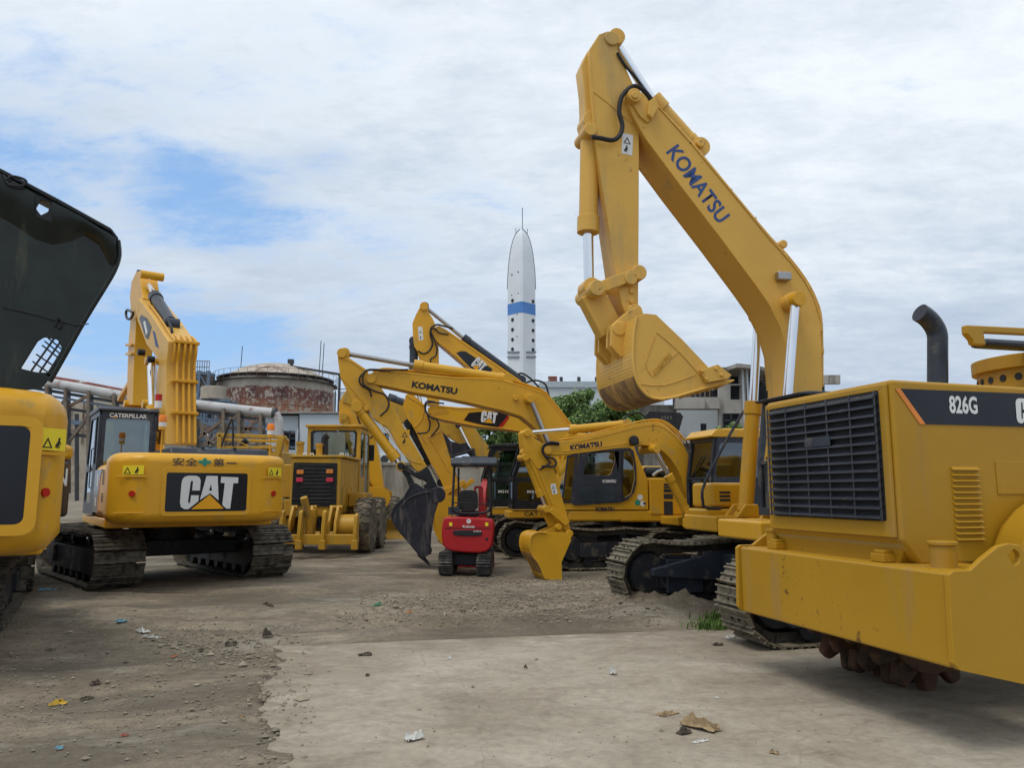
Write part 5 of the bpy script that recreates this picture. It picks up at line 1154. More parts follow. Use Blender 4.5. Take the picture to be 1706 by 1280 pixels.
# ------------------------------------------------------------------ excavator with lettering, boom down in the middle right
def front_excavator():
    fr = Fr(4.95, 16.4, 195.5); c7 = lambda pts: cr(820, 640, 3.765, pts)
    T = thing('excavator', 'yellow excavator behind the largest one, resting its small yellow bucket on the dirt', 'excavator', fr)
    undercarriage(T, 0, 3.9, .85, .5, 2.1, TRK)
    deck(T, 1.2, .95, 1.15)
    cab(T, -.2, 1.58, .28, 1.24, 1.15, 2.85, NAVY, Y_KOM, slant=.12, roofh=.16, lower=False, gm=GLASSD)
    hoodbox(T, -2.4, -.25, -1.2, 1.2, 1.15, 1.95); counterweight(T, 1.25, 1.0, 2.0, -2.7, -2.2, Y_KOM)
    W = .40; tv = .2
    px = c7([(340, 415), (335, 385), (355, 368), (410, 362), (500, 348), (600, 325), (700, 300), (800, 276), (900, 250), (985, 236), (1040, 240), (1090, 262), (1150, 312), (1195, 368), (1230, 440), (1260, 560), (1270, 700), (1230, 720), (1200, 640), (1190, 590), (1150, 515), (1110, 460), (1060, 415), (1000, 390), (940, 384), (860, 394), (720, 413), (600, 428), (440, 446), (360, 447)])
    b = arm(T, fr, 'boom', px, tv, W, 0, Y_KOM)
    seam = MB(); top = [fr.hit(x, y, 0) for x, y in px[3:14]]
    for v, dz in ((-.12, .03), (.0, .035), (.12, .03)): seam.tube([(u, v, z + dz) for u, z in top], .018, 6, 2)
    seam.out('boom_pipe', Y_KOM, b)
    ws = MB(); ws.tube([(u, tv + .003, z - .07) for u, z in [fr.hit(x, y, tv) for x, y in px[4:14]]], .008, 6, 2); ws.tube([(u, tv + .003, z) for u, z in [fr.hit(x, y - 6, tv) for x, y in px[-6:-1]]], .008, 6, 2); ws.out('weld_seam', Y_KOM, b)
    o = fr.p(*c7([(492, 422)])[0], tv); e = fr.p(*c7([(692, 397)])[0], tv); r_ = e - o; up = Vector((-r_.z, 0, r_.x)); up = up if up.z > 0 else -up
    text_part('lettering', 'KOMATSU', o, r_, up, .12, DARKL, b, width=r_.length, bold=.05)
    u, z = fr.hit(*c7([(885, 355)])[0], tv); q = MB(); q.cyl((u, tv, z), (u, tv + .06, z), .10, 20); q.box(u - .08, u + .08, tv + .0, tv + .1, z - .09, z + .0); q.out('work_lamp', BLACK, b, bev=.01)
    def pin(par, x, y, r, w): p = fr.p(*c7([(x, y)])[0], w / 2); return MB().cyl((p.x, -w / 2, p.z), (p.x, w / 2, p.z), r, 20).out('pin', Y_KOM, par, bev=.008)
    pin(b, 350, 415, .08, W + .1); pin(b, 1020, 405, .09, W + .2)
    # stick
    st = c7([(188, 305), (212, 285), (245, 305), (262, 340), (322, 378), (345, 430), (372, 490), (398, 560), (425, 660), (448, 745), (478, 850), (492, 930), (480, 952), (445, 935), (410, 870), (370, 790), (325, 690), (290, 610), (262, 545), (228, 470), (205, 440), (195, 380)])
    s_ = arm(T, fr, 'stick', st, .16, .32, 0, Y_KOM)
    for x, y, r, w in ((222, 308, .07, .4), (212, 460, .07, .4), (345, 785, .07, .44), (455, 875, .05, .4), (488, 940, .07, .5)): pin(s_, x, y, r, w)
    pl = MB(); pl.tube([Vector((p[0], .17, p[1])) for p in [fr.hit(x, y, .16) for x, y in c7([(290, 540), (330, 640), (370, 740), (400, 800)])]], .02, 6, 2); pl.tube([Vector((p[0], .17, p[1])) for p in [fr.hit(x, y, .16) for x, y in c7([(205, 430), (250, 480), (285, 530), (345, 510)])]], .008, 6, 2)
    pl.out('stick_pipe', Y_KOM, s_)
    hyd(T, fr.p(*c7([(815, 255)])[0], 0), fr.p(*c7([(488, 287)])[0], 0), fr.p(*c7([(222, 308)])[0], 0), .085, .045, Y_KOM, name='stick_cylinder')
    hyd(T, fr.p(*c7([(215, 455)])[0], .05), fr.p(*c7([(310, 700)])[0], .05), fr.p(*c7([(345, 790)])[0], .05), .08, .045, Y_KOM, name='bucket_cylinder')
    for v in (.34, -.34): hyd(T, fr.p(*c7([(1215, 790)])[0], v), fr.p(*c7([(1105, 575)])[0], v), fr.p(*c7([(1022, 410)])[0], v), .085, .045, Y_KOM)
    lk = MB(); A = fr.p(*c7([(345, 785)])[0], 0); B_ = fr.p(*c7([(452, 876)])[0], 0); D = fr.p(*c7([(395, 895)])[0], 0)
    for v in (-.2, .2): lk.bar((A.x, v, A.z), (B_.x, v, B_.z), .05, .12)
    lk.bar(A, D, .24, .10, up=YA); lk.cyl((D.x, -.24, D.z), (D.x, .24, D.z), .06, 16); lk.out('link_arm', Y_KOM, T, bev=.01)
    bk = c7([(340, 935), (290, 932), (250, 950), (237, 990), (240, 1040), (258, 1085), (280, 1110), (300, 1145), (318, 1190), (335, 1225), (425, 1238), (438, 1225), (436, 1120), (470, 1040), (494, 985), (495, 940), (440, 932)])
    bo = bucket(T, fr, bk, .33, .66, 0, Y_KOM, lip=9, teeth=4, tl=.1, tm=Y_GRD, worn=(.5, 1))
    P = [fr.hit(x, y, .33) for x, y in c7([(335, 1225), (425, 1238)])]
    wp = MB(); wp.prism([fr.hit(x, y, .3) for x, y in c7([(255, 1085), (330, 1222), (430, 1238), (432, 1140)])], -.3, -.28); wp.out('back_plate', Y_KOM, bo)
    er = MB()
    for v in (-.14, .14): er.prism([fr.hit(x, y, .14) for x, y in c7([(370, 905), (410, 885), (470, 920), (470, 960), (350, 960), (320, 925)])], v - .02, v + .02)
    er.out('bucket_ear', Y_KOM, bo)
    hose(T, [fr.p(*c7([(x, y)])[0], .24) for x, y in ((420, 372), (365, 366), (325, 385), (314, 420), (335, 455), (385, 470), (400, 500), (385, 520), (340, 515), (310, 520))], .022)
    hose(T, [fr.p(*c7([(x, y)])[0], .22) for x, y in ((420, 380), (350, 378), (326, 400), (322, 440), (360, 490), (350, 505), (295, 540))], .018)
    hose(T, [fr.p(*c7([(x, y)])[0], .1) for x, y in ((820, 225), (860, 190), (920, 180), (950, 200), (975, 240))], .02)
    p = fr.p(*c7([(378, 693)])[0], .16); q = fr.p(*c7([(410, 688)])[0], .16); tp = fr.p(*c7([(364, 630)])[0], .16); sticker(s_, p, q - p, tp - p, (q - p).length, (tp - p).length, WHITE)
    return T
front_excavator()
# ------------------------------------------------------------------ excavator with lettered cab and long thin boom
def long_excavator():
    fr = Fr(2.75, 18.4, 188); c5 = lambda pts: cr(540, 480, 4, pts); c7 = lambda pts: cr(820, 640, 3.765, pts)
    T = thing('excavator', 'yellow excavator with lettered dark cab door, long boom ending in a big black bucket', 'excavator', fr)
    undercarriage(T, R(2), 4.3, .92, .6, 2.4, TRK)
    sv = 1.35
    def S(x, y): return fr.hit(*c7([(x, y)])[0], sv)
    # body side with rounded cab opening
    zsk = S(600, 800)[1]; 
    d = MB(); d.box(-2.9, .6, -1.34, 1.34, 1.0, zsk + .02); d.box(.5, 1.75, .35, 1.34, 1.02, zsk + .02); d.out('platform', Y_KOM, T, bev=.05, seg=3)
    u_c0 = S(905, 600)[0]; u_c1 = S(440, 750)[0] - .02; zroof = 2.92
    out = [S(905, 400), S(905, 600), S(895, 670), S(865, 720), S(815, 748), S(530, 762)]
    # cab shell: yellow lower panel and pillar outside, dark door inside
    cb = MB(); z0 = zsk + .03
    shell = [(u_c1 - .02, z0), (u_c1, z0 + .15), (u_c1 - .02, 2.0), (u_c1 - .28, zroof - .1), (S(870, 400)[0], zroof - .1), (S(905, 470)[0], 2.5), (S(975, 600)[0], S(975, 600)[1]), (S(975, 600)[0], z0)]
    w1 = [S(570, 570), S(600, 445), S(680, 430), S(765, 425), S(770, 480), S(745, 560), S(725, 575)]
    w2 = [S(825, 425), S(860, 410), S(885, 480), S(893, 600), S(870, 690), S(830, 715), S(815, 690)]
    w0 = [S(432, 745), S(470, 450), S(535, 430), S(505, 745)]
    for v0, v1 in ((.42, .47), (1.28, sv)): cb.prism(shell, v0, v1)
    # real openings
    cb.bm.free(); cb = MB()
    for v0, v1 in ((.42, .47), (1.28, sv)): cb.prism(shell, v0, v1, holes=[w1, w2])
    cb.box(S(870, 400)[0] - .02, u_c1 - .1, .5, 1.25, z0, z0 + .05); cb.box(S(905, 470)[0], S(905, 470)[0] + .05, .47, 1.28, z0, 2.45)
    cabo = cb.out('cab', Y_KOM, T, bev=.01)
    MB().box(S(860, 400)[0], u_c1 - .2, .38, 1.39, zroof - .1, zroof).out('cab_roof', Y_KOM, cabo, bev=.04)
    door = MB(); dp = [S(500, 752), S(545, 435), S(560, 420), S(862, 400), S(885, 420), S(902, 520), S(902, 620), S(888, 680), S(850, 725), S(800, 745), S(520, 762)]
    door.prism(dp, sv + .001, sv + .03, holes=[w1, w2]); dr = door.out('cab_door', NAVY, cabo, bev=.008)
    low = [S(545, 742), S(545, 665), S(580, 652), S(770, 655), S(775, 720), S(745, 738)]
    MB().prism(low, sv + .031, sv + .036).out('door_panel', mat('dark_door_inset', (.03, .045, .06), .25, var=.3, coat=.4), dr, bev=.004)
    MB().box(S(812, 600)[0] - .01, S(812, 600)[0] + .01, sv + .03, sv + .036, S(812, 740)[1], S(812, 420)[1]).out('door_seam', BLACK, dr)
    for w in (w1, w2):
        for v in (.445, 1.32): pane(cabo, w, v, GLASS)
    fp = [S(432, 748), S(470, 450), S(540, 430), S(505, 748)]
    MB().prism(fp, sv - .01, sv + .012, holes=[[S(445, 735), S(478, 465), S(522, 452), S(492, 735)]]).out('front_pillar', NAVY, cabo)
    pane(cabo, [S(445, 735), S(478, 465), S(522, 452), S(492, 735)], sv - .002, GLASS)
    g = MB(); g.add([(u_c1, .45, z0 + .2), (u_c1, 1.3, z0 + .2), (u_c1 - .24, 1.3, zroof - .2), (u_c1 - .24, .45, zroof - .2)], [(0, 1, 2, 3)]); g.out('windscreen', GLASS, cabo, smooth=False)
    st = MB(); st.box(.4, .95, .62, 1.1, z0 + .3, z0 + .5); st.box(.3, .42, .62, 1.1, z0 + .5, z0 + 1.15); st.box(.5, 1.2, 1.12, 1.2, z0 + .4, z0 + .65); st.out('operator_seat', SKIRT, cabo, bev=.04)
    o = S(690, 620); e = S(775, 620); text_part('lettering', 'KOMATSU', (o[0], sv + .034, o[1]), -XA, Z, .065, WHITE, dr, width=abs(e[0] - o[0]), bold=.04)
    o = S(648, 797); e = S(768, 797); text_part('lettering', 'KOMATSU', (o[0], sv + .004, o[1]), -XA, Z, .085, DARKL, cabo, width=abs(e[0] - o[0]), bold=.05)
    for i, (x, y, m) in enumerate(((928, 712, WHITE), (912, 745, GREEN), (945, 752, WHITE), (955, 750, NAVY))):
        u, z = S(x, y); MB().cyl((u, sv, z), (u, sv + .002 + .001 * i, z), .062 if i < 3 else .03, 16).out('round_sticker', m, cabo)
    # engine side door with vents
    u0, zt = S(985, 592); u1, zb = S(1185, 820)
    ed = MB(); ed.box(-2.4, u0 + .0, 1.0, sv + .01, zb + .0, zt); e_ = ed.out('side_door', Y_KOM, T, bev=.025)
    v = MB()
    for y0, y1 in ((625, 640), (645, 655), (660, 680), (690, 722), (737, 822)): a = S(1075, y0); b2 = S(1133, y1); v.box(b2[0], a[0], sv + .011, sv + .016, b2[1], a[1])
    v.out('vent_slots', DARKIN, e_, smooth=False)
    hoodbox(T, -2.3, .2, -1.3, .3, zsk + .03, 2.25); counterweight(T, 1.36, 1.05, 2.2, -3.1, -2.5, Y_KOM)
    # engine bay under the open hood
    eb = MB(); eb.box(-1.6, -.1, .35, 1.2, zsk + .03, 1.95); eb.cyl((-.6, .9, 2.0), (-.6, .9, 2.35), .1, 14); eb.cyl((-1.1, .6, 2.1), (-.2, .6, 2.1), .12, 14); eb.out('engine_block', DARKIN, T, bev=.03)
    e2 = MB(); e2.lathe([(.0, 0), (.16, .02), (.12, .1), (0, .12)], (-.55, 1.15, 2.12)); e2.tube([(-.2, 1.2, 2.0), (-.4, 1.22, 2.12), (-.8, 1.2, 2.05), (-1.2, 1.22, 2.0)], .04, 8, 3); e2.cyl((-.85, 1.1, 2.0), (-.85, 1.1, 2.3), .07, 12); e2.out('engine_pipework', RODD, T)
    hb = MB(); hp = c7([(965, 195), (985, 172), (1180, 180), (1198, 205), (1165, 320), (1120, 290), (1060, 250), (970, 235)]); hh = [c7([(x, y), (x, y + 9), (x + 15, y + 9), (x + 15, y)]) for y in (200, 212) for x in (1062, 1080, 1098, 1116)]
    hb.prism([fr.hit(x, y, -.6) for x, y in hp], -.66, -.6, holes=[[fr.hit(x, y, -.6) for x, y in h] for h in hh]); hb.out('open_hood', BLACK, T, bev=.02)
    hose(T, [fr.p(*c7([(x, y)])[0], -.5) for x, y in ((1165, 320), (1205, 345), (1225, 380), (1232, 410))], .02)
    # boom
    W = .46; tv = .23
    px = c5([(282, 600), (290, 580), (325, 562), (380, 552), (430, 550), (600, 565), (850, 592), (1130, 602), (1240, 625)]) + c7([(300, 45), (350, 90), (400, 150), (450, 215), (495, 275), (560, 400), (640, 560), (640, 620), (520, 600), (400, 520), (345, 410), (300, 325), (255, 265), (180, 205), (60, 168), (0, 155)]) + c5([(950, 765), (750, 725), (600, 700), (480, 672), (380, 652), (310, 636), (285, 620)])
    b = arm(T, fr, 'boom', px, tv, W, 0, Y_KOM)
    pl = MB(); tp_ = [fr.hit(x, y, 0) for x, y in px[2:15]]
    for v in (-.12, 0, .12): pl.tube([(u, v, z + .03) for u, z in tp_], .018, 6, 2)
    pl.out('boom_pipe', Y_KOM, b)
    ws = MB(); ws.tube([(u, tv + .002, z) for u, z in [fr.hit(x, y + 2, tv) for x, y in px[4:15]]], .009, 6, 2); ws.tube([(u, tv + .002, z) for u, z in [fr.hit(x, y - 2, tv) for x, y in px[20:-2]]], .009, 6, 2); ws.out('weld_seam', Y_KOM, b)
    o = fr.p(*c5([(582, 664)])[0], tv); e = fr.p(*c5([(884, 712)])[0], tv); r_ = e - o; up = Vector((-r_.z, 0, r_.x)); up = up if up.z > 0 else -up
    text_part('lettering', 'KOMATSU', o, r_, up, .155, BLACK, b, width=r_.length, bold=.05)
    def pin(par, x, y, r, w, f=c5, m=Y_KOM): p = fr.p(*f([(x, y)])[0], w / 2); return MB().cyl((p.x, -w / 2, p.z), (p.x, w / 2, p.z), r, 20).out('pin', m, par, bev=.008)
    pin(b, 312, 602, .11, W + .08); pin(b, 235, 92, .12, W + .3, c7); pin(b, 148, 88, .06, W + .1, c7)
    st = c5([(90, 425), (115, 402), (148, 425), (165, 465), (225, 505), (285, 545), (310, 600), (345, 640), (385, 672), (430, 740), (480, 830), (540, 940), (610, 1060), (672, 1168), (690, 1195), (655, 1215), (622, 1226), (590, 1195), (500, 1060), (420, 930), (330, 870), (290, 800), (240, 795), (195, 770), (160, 700), (108, 600), (92, 480)])
    s_ = arm(T, fr, 'stick', st, .19, .38, 0, Y_KOM)
    for x, y, r, w in ((118, 432, .11, .46), (208, 768, .08, .44), (282, 802, .06, .42)): pin(s_, x, y, r, w)
    ws = MB()
    for a in ([(110, 590), (200, 690), (295, 805), (325, 870)], [(310, 820), (320, 730), (290, 640)], [(360, 880), (450, 1000), (560, 1140), (650, 1170)], [(100, 470), (180, 490), (280, 560)]): ws.tube([Vector((p[0], .193, p[1])) for p in [fr.hit(x, y, .19) for x, y in c5(a)]], .012, 6, 3)
    ws.out('weld_seam', Y_KOM, s_)
    hyd(T, fr.p(*c5([(1190, 605)])[0], .05), fr.p(*c5([(602, 517)])[0], .05), fr.p(*c5([(140, 437)])[0], .05), .12, .055, Y_KOM, RODD, name='stick_cylinder')
    hyd(T, fr.p(*c5([(240, 820)])[0], .1), fr.p(*c5([(478, 1140)])[0], .1), fr.p(*c5([(512, 1190)])[0], .1), .115, .055, Y_KOM, name='bucket_cylinder')
    for v in (.42, -.42): hyd(T, fr.p(*c7([(470, 640)])[0], v), fr.p(*c7([(355, 380)])[0], v), fr.p(*c7([(238, 95)])[0], v), .10, .055, Y_KOM, RODD)
    for k, (pts, r) in enumerate(((((560, 545), (460, 548), (400, 552), (300, 548), (255, 575), (235, 610), (250, 650), (300, 680), (315, 725)), .022), (((440, 552), (300, 545), (262, 580), (262, 640), (330, 685), (400, 710), (430, 760), (420, 810), (372, 855)), .024))):
        hose(T, [fr.p(*c5([p])[0], .27 + .03 * k) for p in pts], r, mat('brown_black_hose', (.045, .03, .02), .6) if k else None)
    p = fr.p(*c5([(510, 1040)])[0], .19); r_ = dirv(fr, (0, 0), (1, 0), .19); sticker(s_, fr.p(*c5([(508, 1050)])[0], .19), -XA * 1, Z, .2, .36, Y_KOM)
    # quick hitch and black bucket
    c6 = lambda pts: cr(640, 700, 4.573, pts)
    lk = MB(); q1 = [fr.hit(x, y, .2) for x, y in c6([(100, 345), (130, 328), (160, 345), (230, 480), (235, 510), (195, 520), (170, 440)])]; lk.prism(q1, -.2, -.12); lk.prism(q1, .12, .2)
    q2 = [fr.hit(x, y, .2) for x, y in c6([(105, 350), (140, 335), (300, 395), (345, 440), (330, 490), (250, 470)])]
    lk.prism([fr.hit(x, y, .22) for x, y in c6([(110, 360), (140, 330), (235, 400), (300, 420), (310, 460), (270, 450), (180, 400)])], -.26, -.21); lk.prism([fr.hit(x, y, .22) for x, y in c6([(110, 360), (140, 330), (235, 400), (300, 420), (310, 460), (270, 450), (180, 400)])], .21, .26)
    for x, y in ((125, 350), (215, 505)): u, z = fr.hit(*c6([(x, y)])[0], .2); lk.cyl((u, -.28, z), (u, .28, z), .075, 16)
    lk.out('link_arm', BLACK, T, bev=.01)
    qh = MB(); q = [fr.hit(x, y, .24) for x, y in c6([(238, 398), (268, 395), (325, 352), (345, 380), (405, 505), (445, 535), (455, 580), (420, 600), (330, 545), (300, 500), (330, 480)])]
    for v in (-.22, .22): qh.prism(q, v - .03, v + .03)
    qh.prism([fr.hit(x, y, .24) for x, y in c6([(300, 430), (330, 370), (395, 510), (340, 500)])], -.2, .2); qh.out('quick_hitch', BLACK, T, bev=.012)
    bk = c6([(210, 495), (150, 590), (100, 640), (65, 690), (62, 760), (100, 830), (160, 900), (215, 965), (265, 1025), (298, 1060), (335, 1032), (352, 1025), (360, 870), (385, 720), (420, 610), (440, 590), (400, 530), (300, 520), (240, 480)])
    bo = bucket(T, fr, bk, .62, 1.25, 0, BKT, lip=9, teeth=5, tl=.22)
    er = MB(); hub = fr.p(*c6([(410, 572)])[0], .66); er.cyl((hub.x, -.66, hub.z), (hub.x, .66, hub.z), .17, 24)
    er.out('pivot_hub', BKT, bo, bev=.01); er = MB(); er.tube([Vector((p[0], .64, p[1])) for p in [fr.hit(x, y, .64) for x, y in c6([(130, 660), (200, 590), (300, 555), (400, 545)])]], .015, 6, 3); er.out('edge_strip', BKT, bo); er = MB(); er.prism([fr.hit(x, y, .63) for x, y in c6([(320, 940), (345, 925), (365, 990), (358, 1020), (330, 1032)])], .62, .68)
    er.out('side_cutter', BKT, bo, bev=.01)
    return T
long_excavator()
# ------------------------------------------------------------------ two black-cab excavators further back
def hexlogo(T, fr, px, tv, o_px, e_px, h, stripe=None, par=None):
    P = [fr.hit(x, y, tv) for x, y in px]; m = MB(); m.prism(P, tv + .001, tv + .005); o = m.out('logo_patch', NAVY if False else CATP, par or T, smooth=False)
    a = fr.p(*o_px, tv + .006); e = fr.p(*e_px, tv + .006); r_ = e - a; up = Vector((-r_.z, 0, r_.x)); up = up if up.z > 0 else -up
    cat_logo(o, a, r_, up, h, r_.length)
    if stripe: MB().prism([fr.hit(x, y, tv) for x, y in stripe], tv + .005, tv + .008).out('red_stripe', REDD, o, smooth=False)
def std_body(T, m=Y_CAT, fm=BLACK, tr=TRKN, hoodz=2.1, cabz=2.95, cabu=1.85, yaw=0, s=1.0, L=4.3):
    undercarriage(T, yaw, L, .95, .6, 2.45, tr)
    deck(T, 1.36, 1.0, 1.2, u1=1.95, m=m); c = cab(T, cabu - 1.85, cabu, .38, 1.38, 1.22, cabz, fm, fm)
    hoodbox(T, -2.5, -.1, -1.36, 1.36, 1.2, hoodz, m); counterweight(T, 1.4, 1.05, hoodz + .05, -3.0, -2.4, m)
    return c
def mid_excavator():
    fr = Fr(1.7, 21, 186); c5 = lambda pts: cr(540, 480, 4, pts); c7 = lambda pts: cr(820, 640, 3.765, pts); c6 = lambda pts: cr(640, 700, 4.573, pts)
    T = thing('excavator', 'black-cabbed yellow excavator whose low boom has a logo patch with red stripe', 'excavator', fr)
    c = std_body(T, TRK and Y_CAT, BLACK, TRK)
    u, z = fr.hit(888, 827, 1.38); text_part('lettering', 'M318', (u + .15, 1.42, 1.62), -XA, Z, .07, WHITE, T, width=.3); text_part('lettering', 'CAT 7', (1.55, 1.365, 1.06), -XA, Z, .1, BLACK, T, width=.5)
    W = .5; tv = .25
    px = c5([(690, 805), (705, 790), (760, 782), (900, 795), (1100, 798), (1280, 825), (1420, 860), (1500, 930), (1560, 1030), (1500, 1060), (1430, 1010), (1330, 965), (1200, 945), (1000, 925), (800, 885), (720, 862), (695, 830)])
    b = arm(T, fr, 'boom', px, tv, W, 0, Y_CAT)
    hexlogo(T, fr, c5([(930, 882), (965, 832), (1030, 826), (1215, 828), (1233, 862), (1160, 932), (1050, 912)]), tv, c5([(1043, 895)])[0], c5([(1150, 905)])[0], .30, c5([(1158, 930), (1190, 925), (1232, 868), (1228, 848)]), b)
    ws = MB(); ws.tube([(u, tv + .002, z) for u, z in [fr.hit(x, y + 2, tv) for x, y in px[2:7]]], .012, 6); ws.tube([(u, tv + .002, z) for u, z in [fr.hit(x, y - 2, tv) for x, y in px[-6:-1]]], .012, 6); ws.tube([Vector((p[0], tv + .002, p[1])) for p in [fr.hit(x, y, tv) for x, y in c5([(705, 835), (820, 815), (830, 828), (720, 845)])]], .01, 6); ws.out('weld_seam', Y_CAT, b)
    st = c5([(524, 790), (545, 712), (560, 705), (595, 712), (670, 780), (668, 850), (700, 870), (745, 890), (790, 970), (840, 1120), (870, 1240)]) + c6([(505, 330), (585, 520), (590, 600), (540, 620), (480, 570), (420, 440), (350, 320), (290, 200), (245, 100), (190, 0)]) + c5([(690, 1060), (640, 980), (560, 880)])
    s_ = arm(T, fr, 'stick', st, .2, .4, 0, Y_CAT)
    ws = MB()
    for a in (c5([(545, 715), (665, 785)]), c5([(600, 930), (650, 880), (668, 800)]), c6([(330, 130), (360, 120), (430, 85)]), c6([(345, 135), (420, 260), (500, 400)])): ws.tube([Vector((p[0], .203, p[1])) for p in [fr.hit(x, y, .2) for x, y in a]], .014, 6, 2)
    ws.out('weld_seam', Y_CAT, s_)
    hyd(T, fr.p(*c5([(575, 930)])[0], .0), fr.p(*c5([(710, 1170)])[0], 0), fr.p(*c6([(430, 480)])[0], 0), .11, .06, BLACK, name='bucket_cylinder')
    lk = MB(); A = fr.p(*c6([(470, 545)])[0], 0); 
    for v in (-.26, .26): lk.bar((A.x, v, A.z), (A.x - .5, v, A.z + .25), .05, .14)
    lk.cyl((A.x, -.3, A.z), (A.x, .3, A.z), .1, 18); lk.bar(fr.p(*c6([(600, 520)])[0], .1), fr.p(*c6([(680, 455)])[0], .1), .12, .12); lk.out('link_arm', Y_CAT, T, bev=.01)
    bk = c6([(400, 560), (372, 640), (370, 720), (376, 800), (395, 870), (440, 940), (470, 900), (500, 820), (575, 640), (585, 590), (500, 575)])
    bucket(T, fr, bk, .6, 1.1, .05, Y_CAT, lip=5, teeth=5, tl=.1)
    for pts in (((740, 760), (690, 755), (672, 780), (680, 830), (720, 870), (750, 880), (765, 920), (740, 960), (712, 990)), ((800, 770), (700, 765), (675, 800), (690, 850), (705, 900), (690, 960), (620, 970))): hose(T, [fr.p(*c5([p])[0], .3) for p in pts], .022)
    return T
mid_excavator()
def tall_excavator():
    fr = Fr(1.2, 24, 186); c5 = lambda pts: cr(540, 480, 4, pts)
    T = thing('excavator', 'yellow excavator with folded boom peaking against the sky left of the chimney', 'excavator', fr)
    c = std_body(T, Y_CAT, BLACK, TRKN, cabz=3.02, cabu=2.2)
    text_part('lettering', 'M318', (1.75, 1.42, 1.62), -XA, Z, .08, WHITE, T, width=.32)
    W = .5; tv = .25
    px = c5([(722, 300), (735, 262), (765, 252), (805, 272), (860, 308), (1000, 405), (1200, 542), (1300, 610), (1400, 700), (1460, 820), (1500, 1000), (1440, 1010), (1360, 850), (1280, 760), (1180, 690), (1080, 620), (980, 552), (880, 468), (800, 400), (762, 368), (735, 335)])
    b = arm(T, fr, 'boom', px, tv, W, 0, Y_CAT)
    hexlogo(T, fr, c5([(880, 432), (915, 420), (945, 424), (1122, 540), (1110, 562), (1020, 562), (985, 545)]), tv, c5([(975, 515)])[0], c5([(1040, 568)])[0], .36, None, b)
    ws = MB(); ws.tube([(u, tv + .002, z) for u, z in [fr.hit(x, y + 3, tv) for x, y in px[3:8]]], .015, 6); ws.tube([(u, tv + .002, z) for u, z in [fr.hit(x, y - 3, tv) for x, y in px[12:19]]], .015, 6); ws.out('weld_seam', Y_CAT, b)
    hyd(T, fr.p(*c5([(1290, 600)])[0], 0), fr.p(*c5([(928, 335)])[0], 0), fr.p(*c5([(672, 125)])[0], 0), .13, .06, NAVY, RODD, name='stick_cylinder')
    st = c5([(588, 235), (610, 180), (645, 115), (665, 98), (685, 120), (700, 165), (722, 200), (742, 245), (735, 300), (748, 350), (764, 400), (766, 560), (768, 780), (690, 780), (680, 690), (655, 560), (635, 470), (620, 420), (600, 390), (592, 330)])
    s_ = arm(T, fr, 'stick', st, .2, .4, 0, Y_CAT)
    p = fr.p(*c5([(666, 120)])[0], .26); MB().cyl((p.x, -.26, p.z), (p.x, .26, p.z), .13, 20).out('pin', Y_CAT, s_)
    p = fr.p(*c5([(632, 348)])[0], .2); q = fr.p(*c5([(662, 346)])[0], .2); sticker(s_, p, q - p, fr.p(*c5([(627, 290)])[0], .2) - p, (q - p).length, .42, WHITE)
    hyd(T, fr.p(*c5([(597, 385)])[0], 0), fr.p(*c5([(597, 560)])[0], 0), fr.p(*c5([(650, 800)])[0], 0), .13, .06, NAVY, name='bucket_cylinder')
    hose(T, [fr.p(*c5([p])[0], .3) for p in ((860, 270), (790, 252), (750, 245), (715, 265), (708, 310), (722, 370), (700, 420), (660, 438), (625, 420))], .03)
    hose(T, [fr.p(*c5([p])[0], .32) for p in ((830, 310), (770, 300), (735, 270), (712, 290), (735, 350), (752, 400), (745, 450), (710, 475), (712, 500))], .025)
    hose(T, [fr.p(x, y, .1) for x, y in ((838, 617), (858, 628), (868, 622), (885, 632), (905, 655), (920, 680))], .03)
    hose(T, [fr.p(x, y, -.1) for x, y in ((872, 640), (890, 634), (908, 640), (915, 660), (926, 678))], .03)
    bk = c5([(775, 945), (790, 985), (800, 1040), (830, 1120), (900, 1105), (990, 1080), (975, 1066), (958, 1045), (950, 1030), (905, 1040), (845, 1020)])
    bucket(T, fr, bk, .6, 1.2, 0, BKT, lip=5, teeth=5, tl=.1)
    return T
tall_excavator()
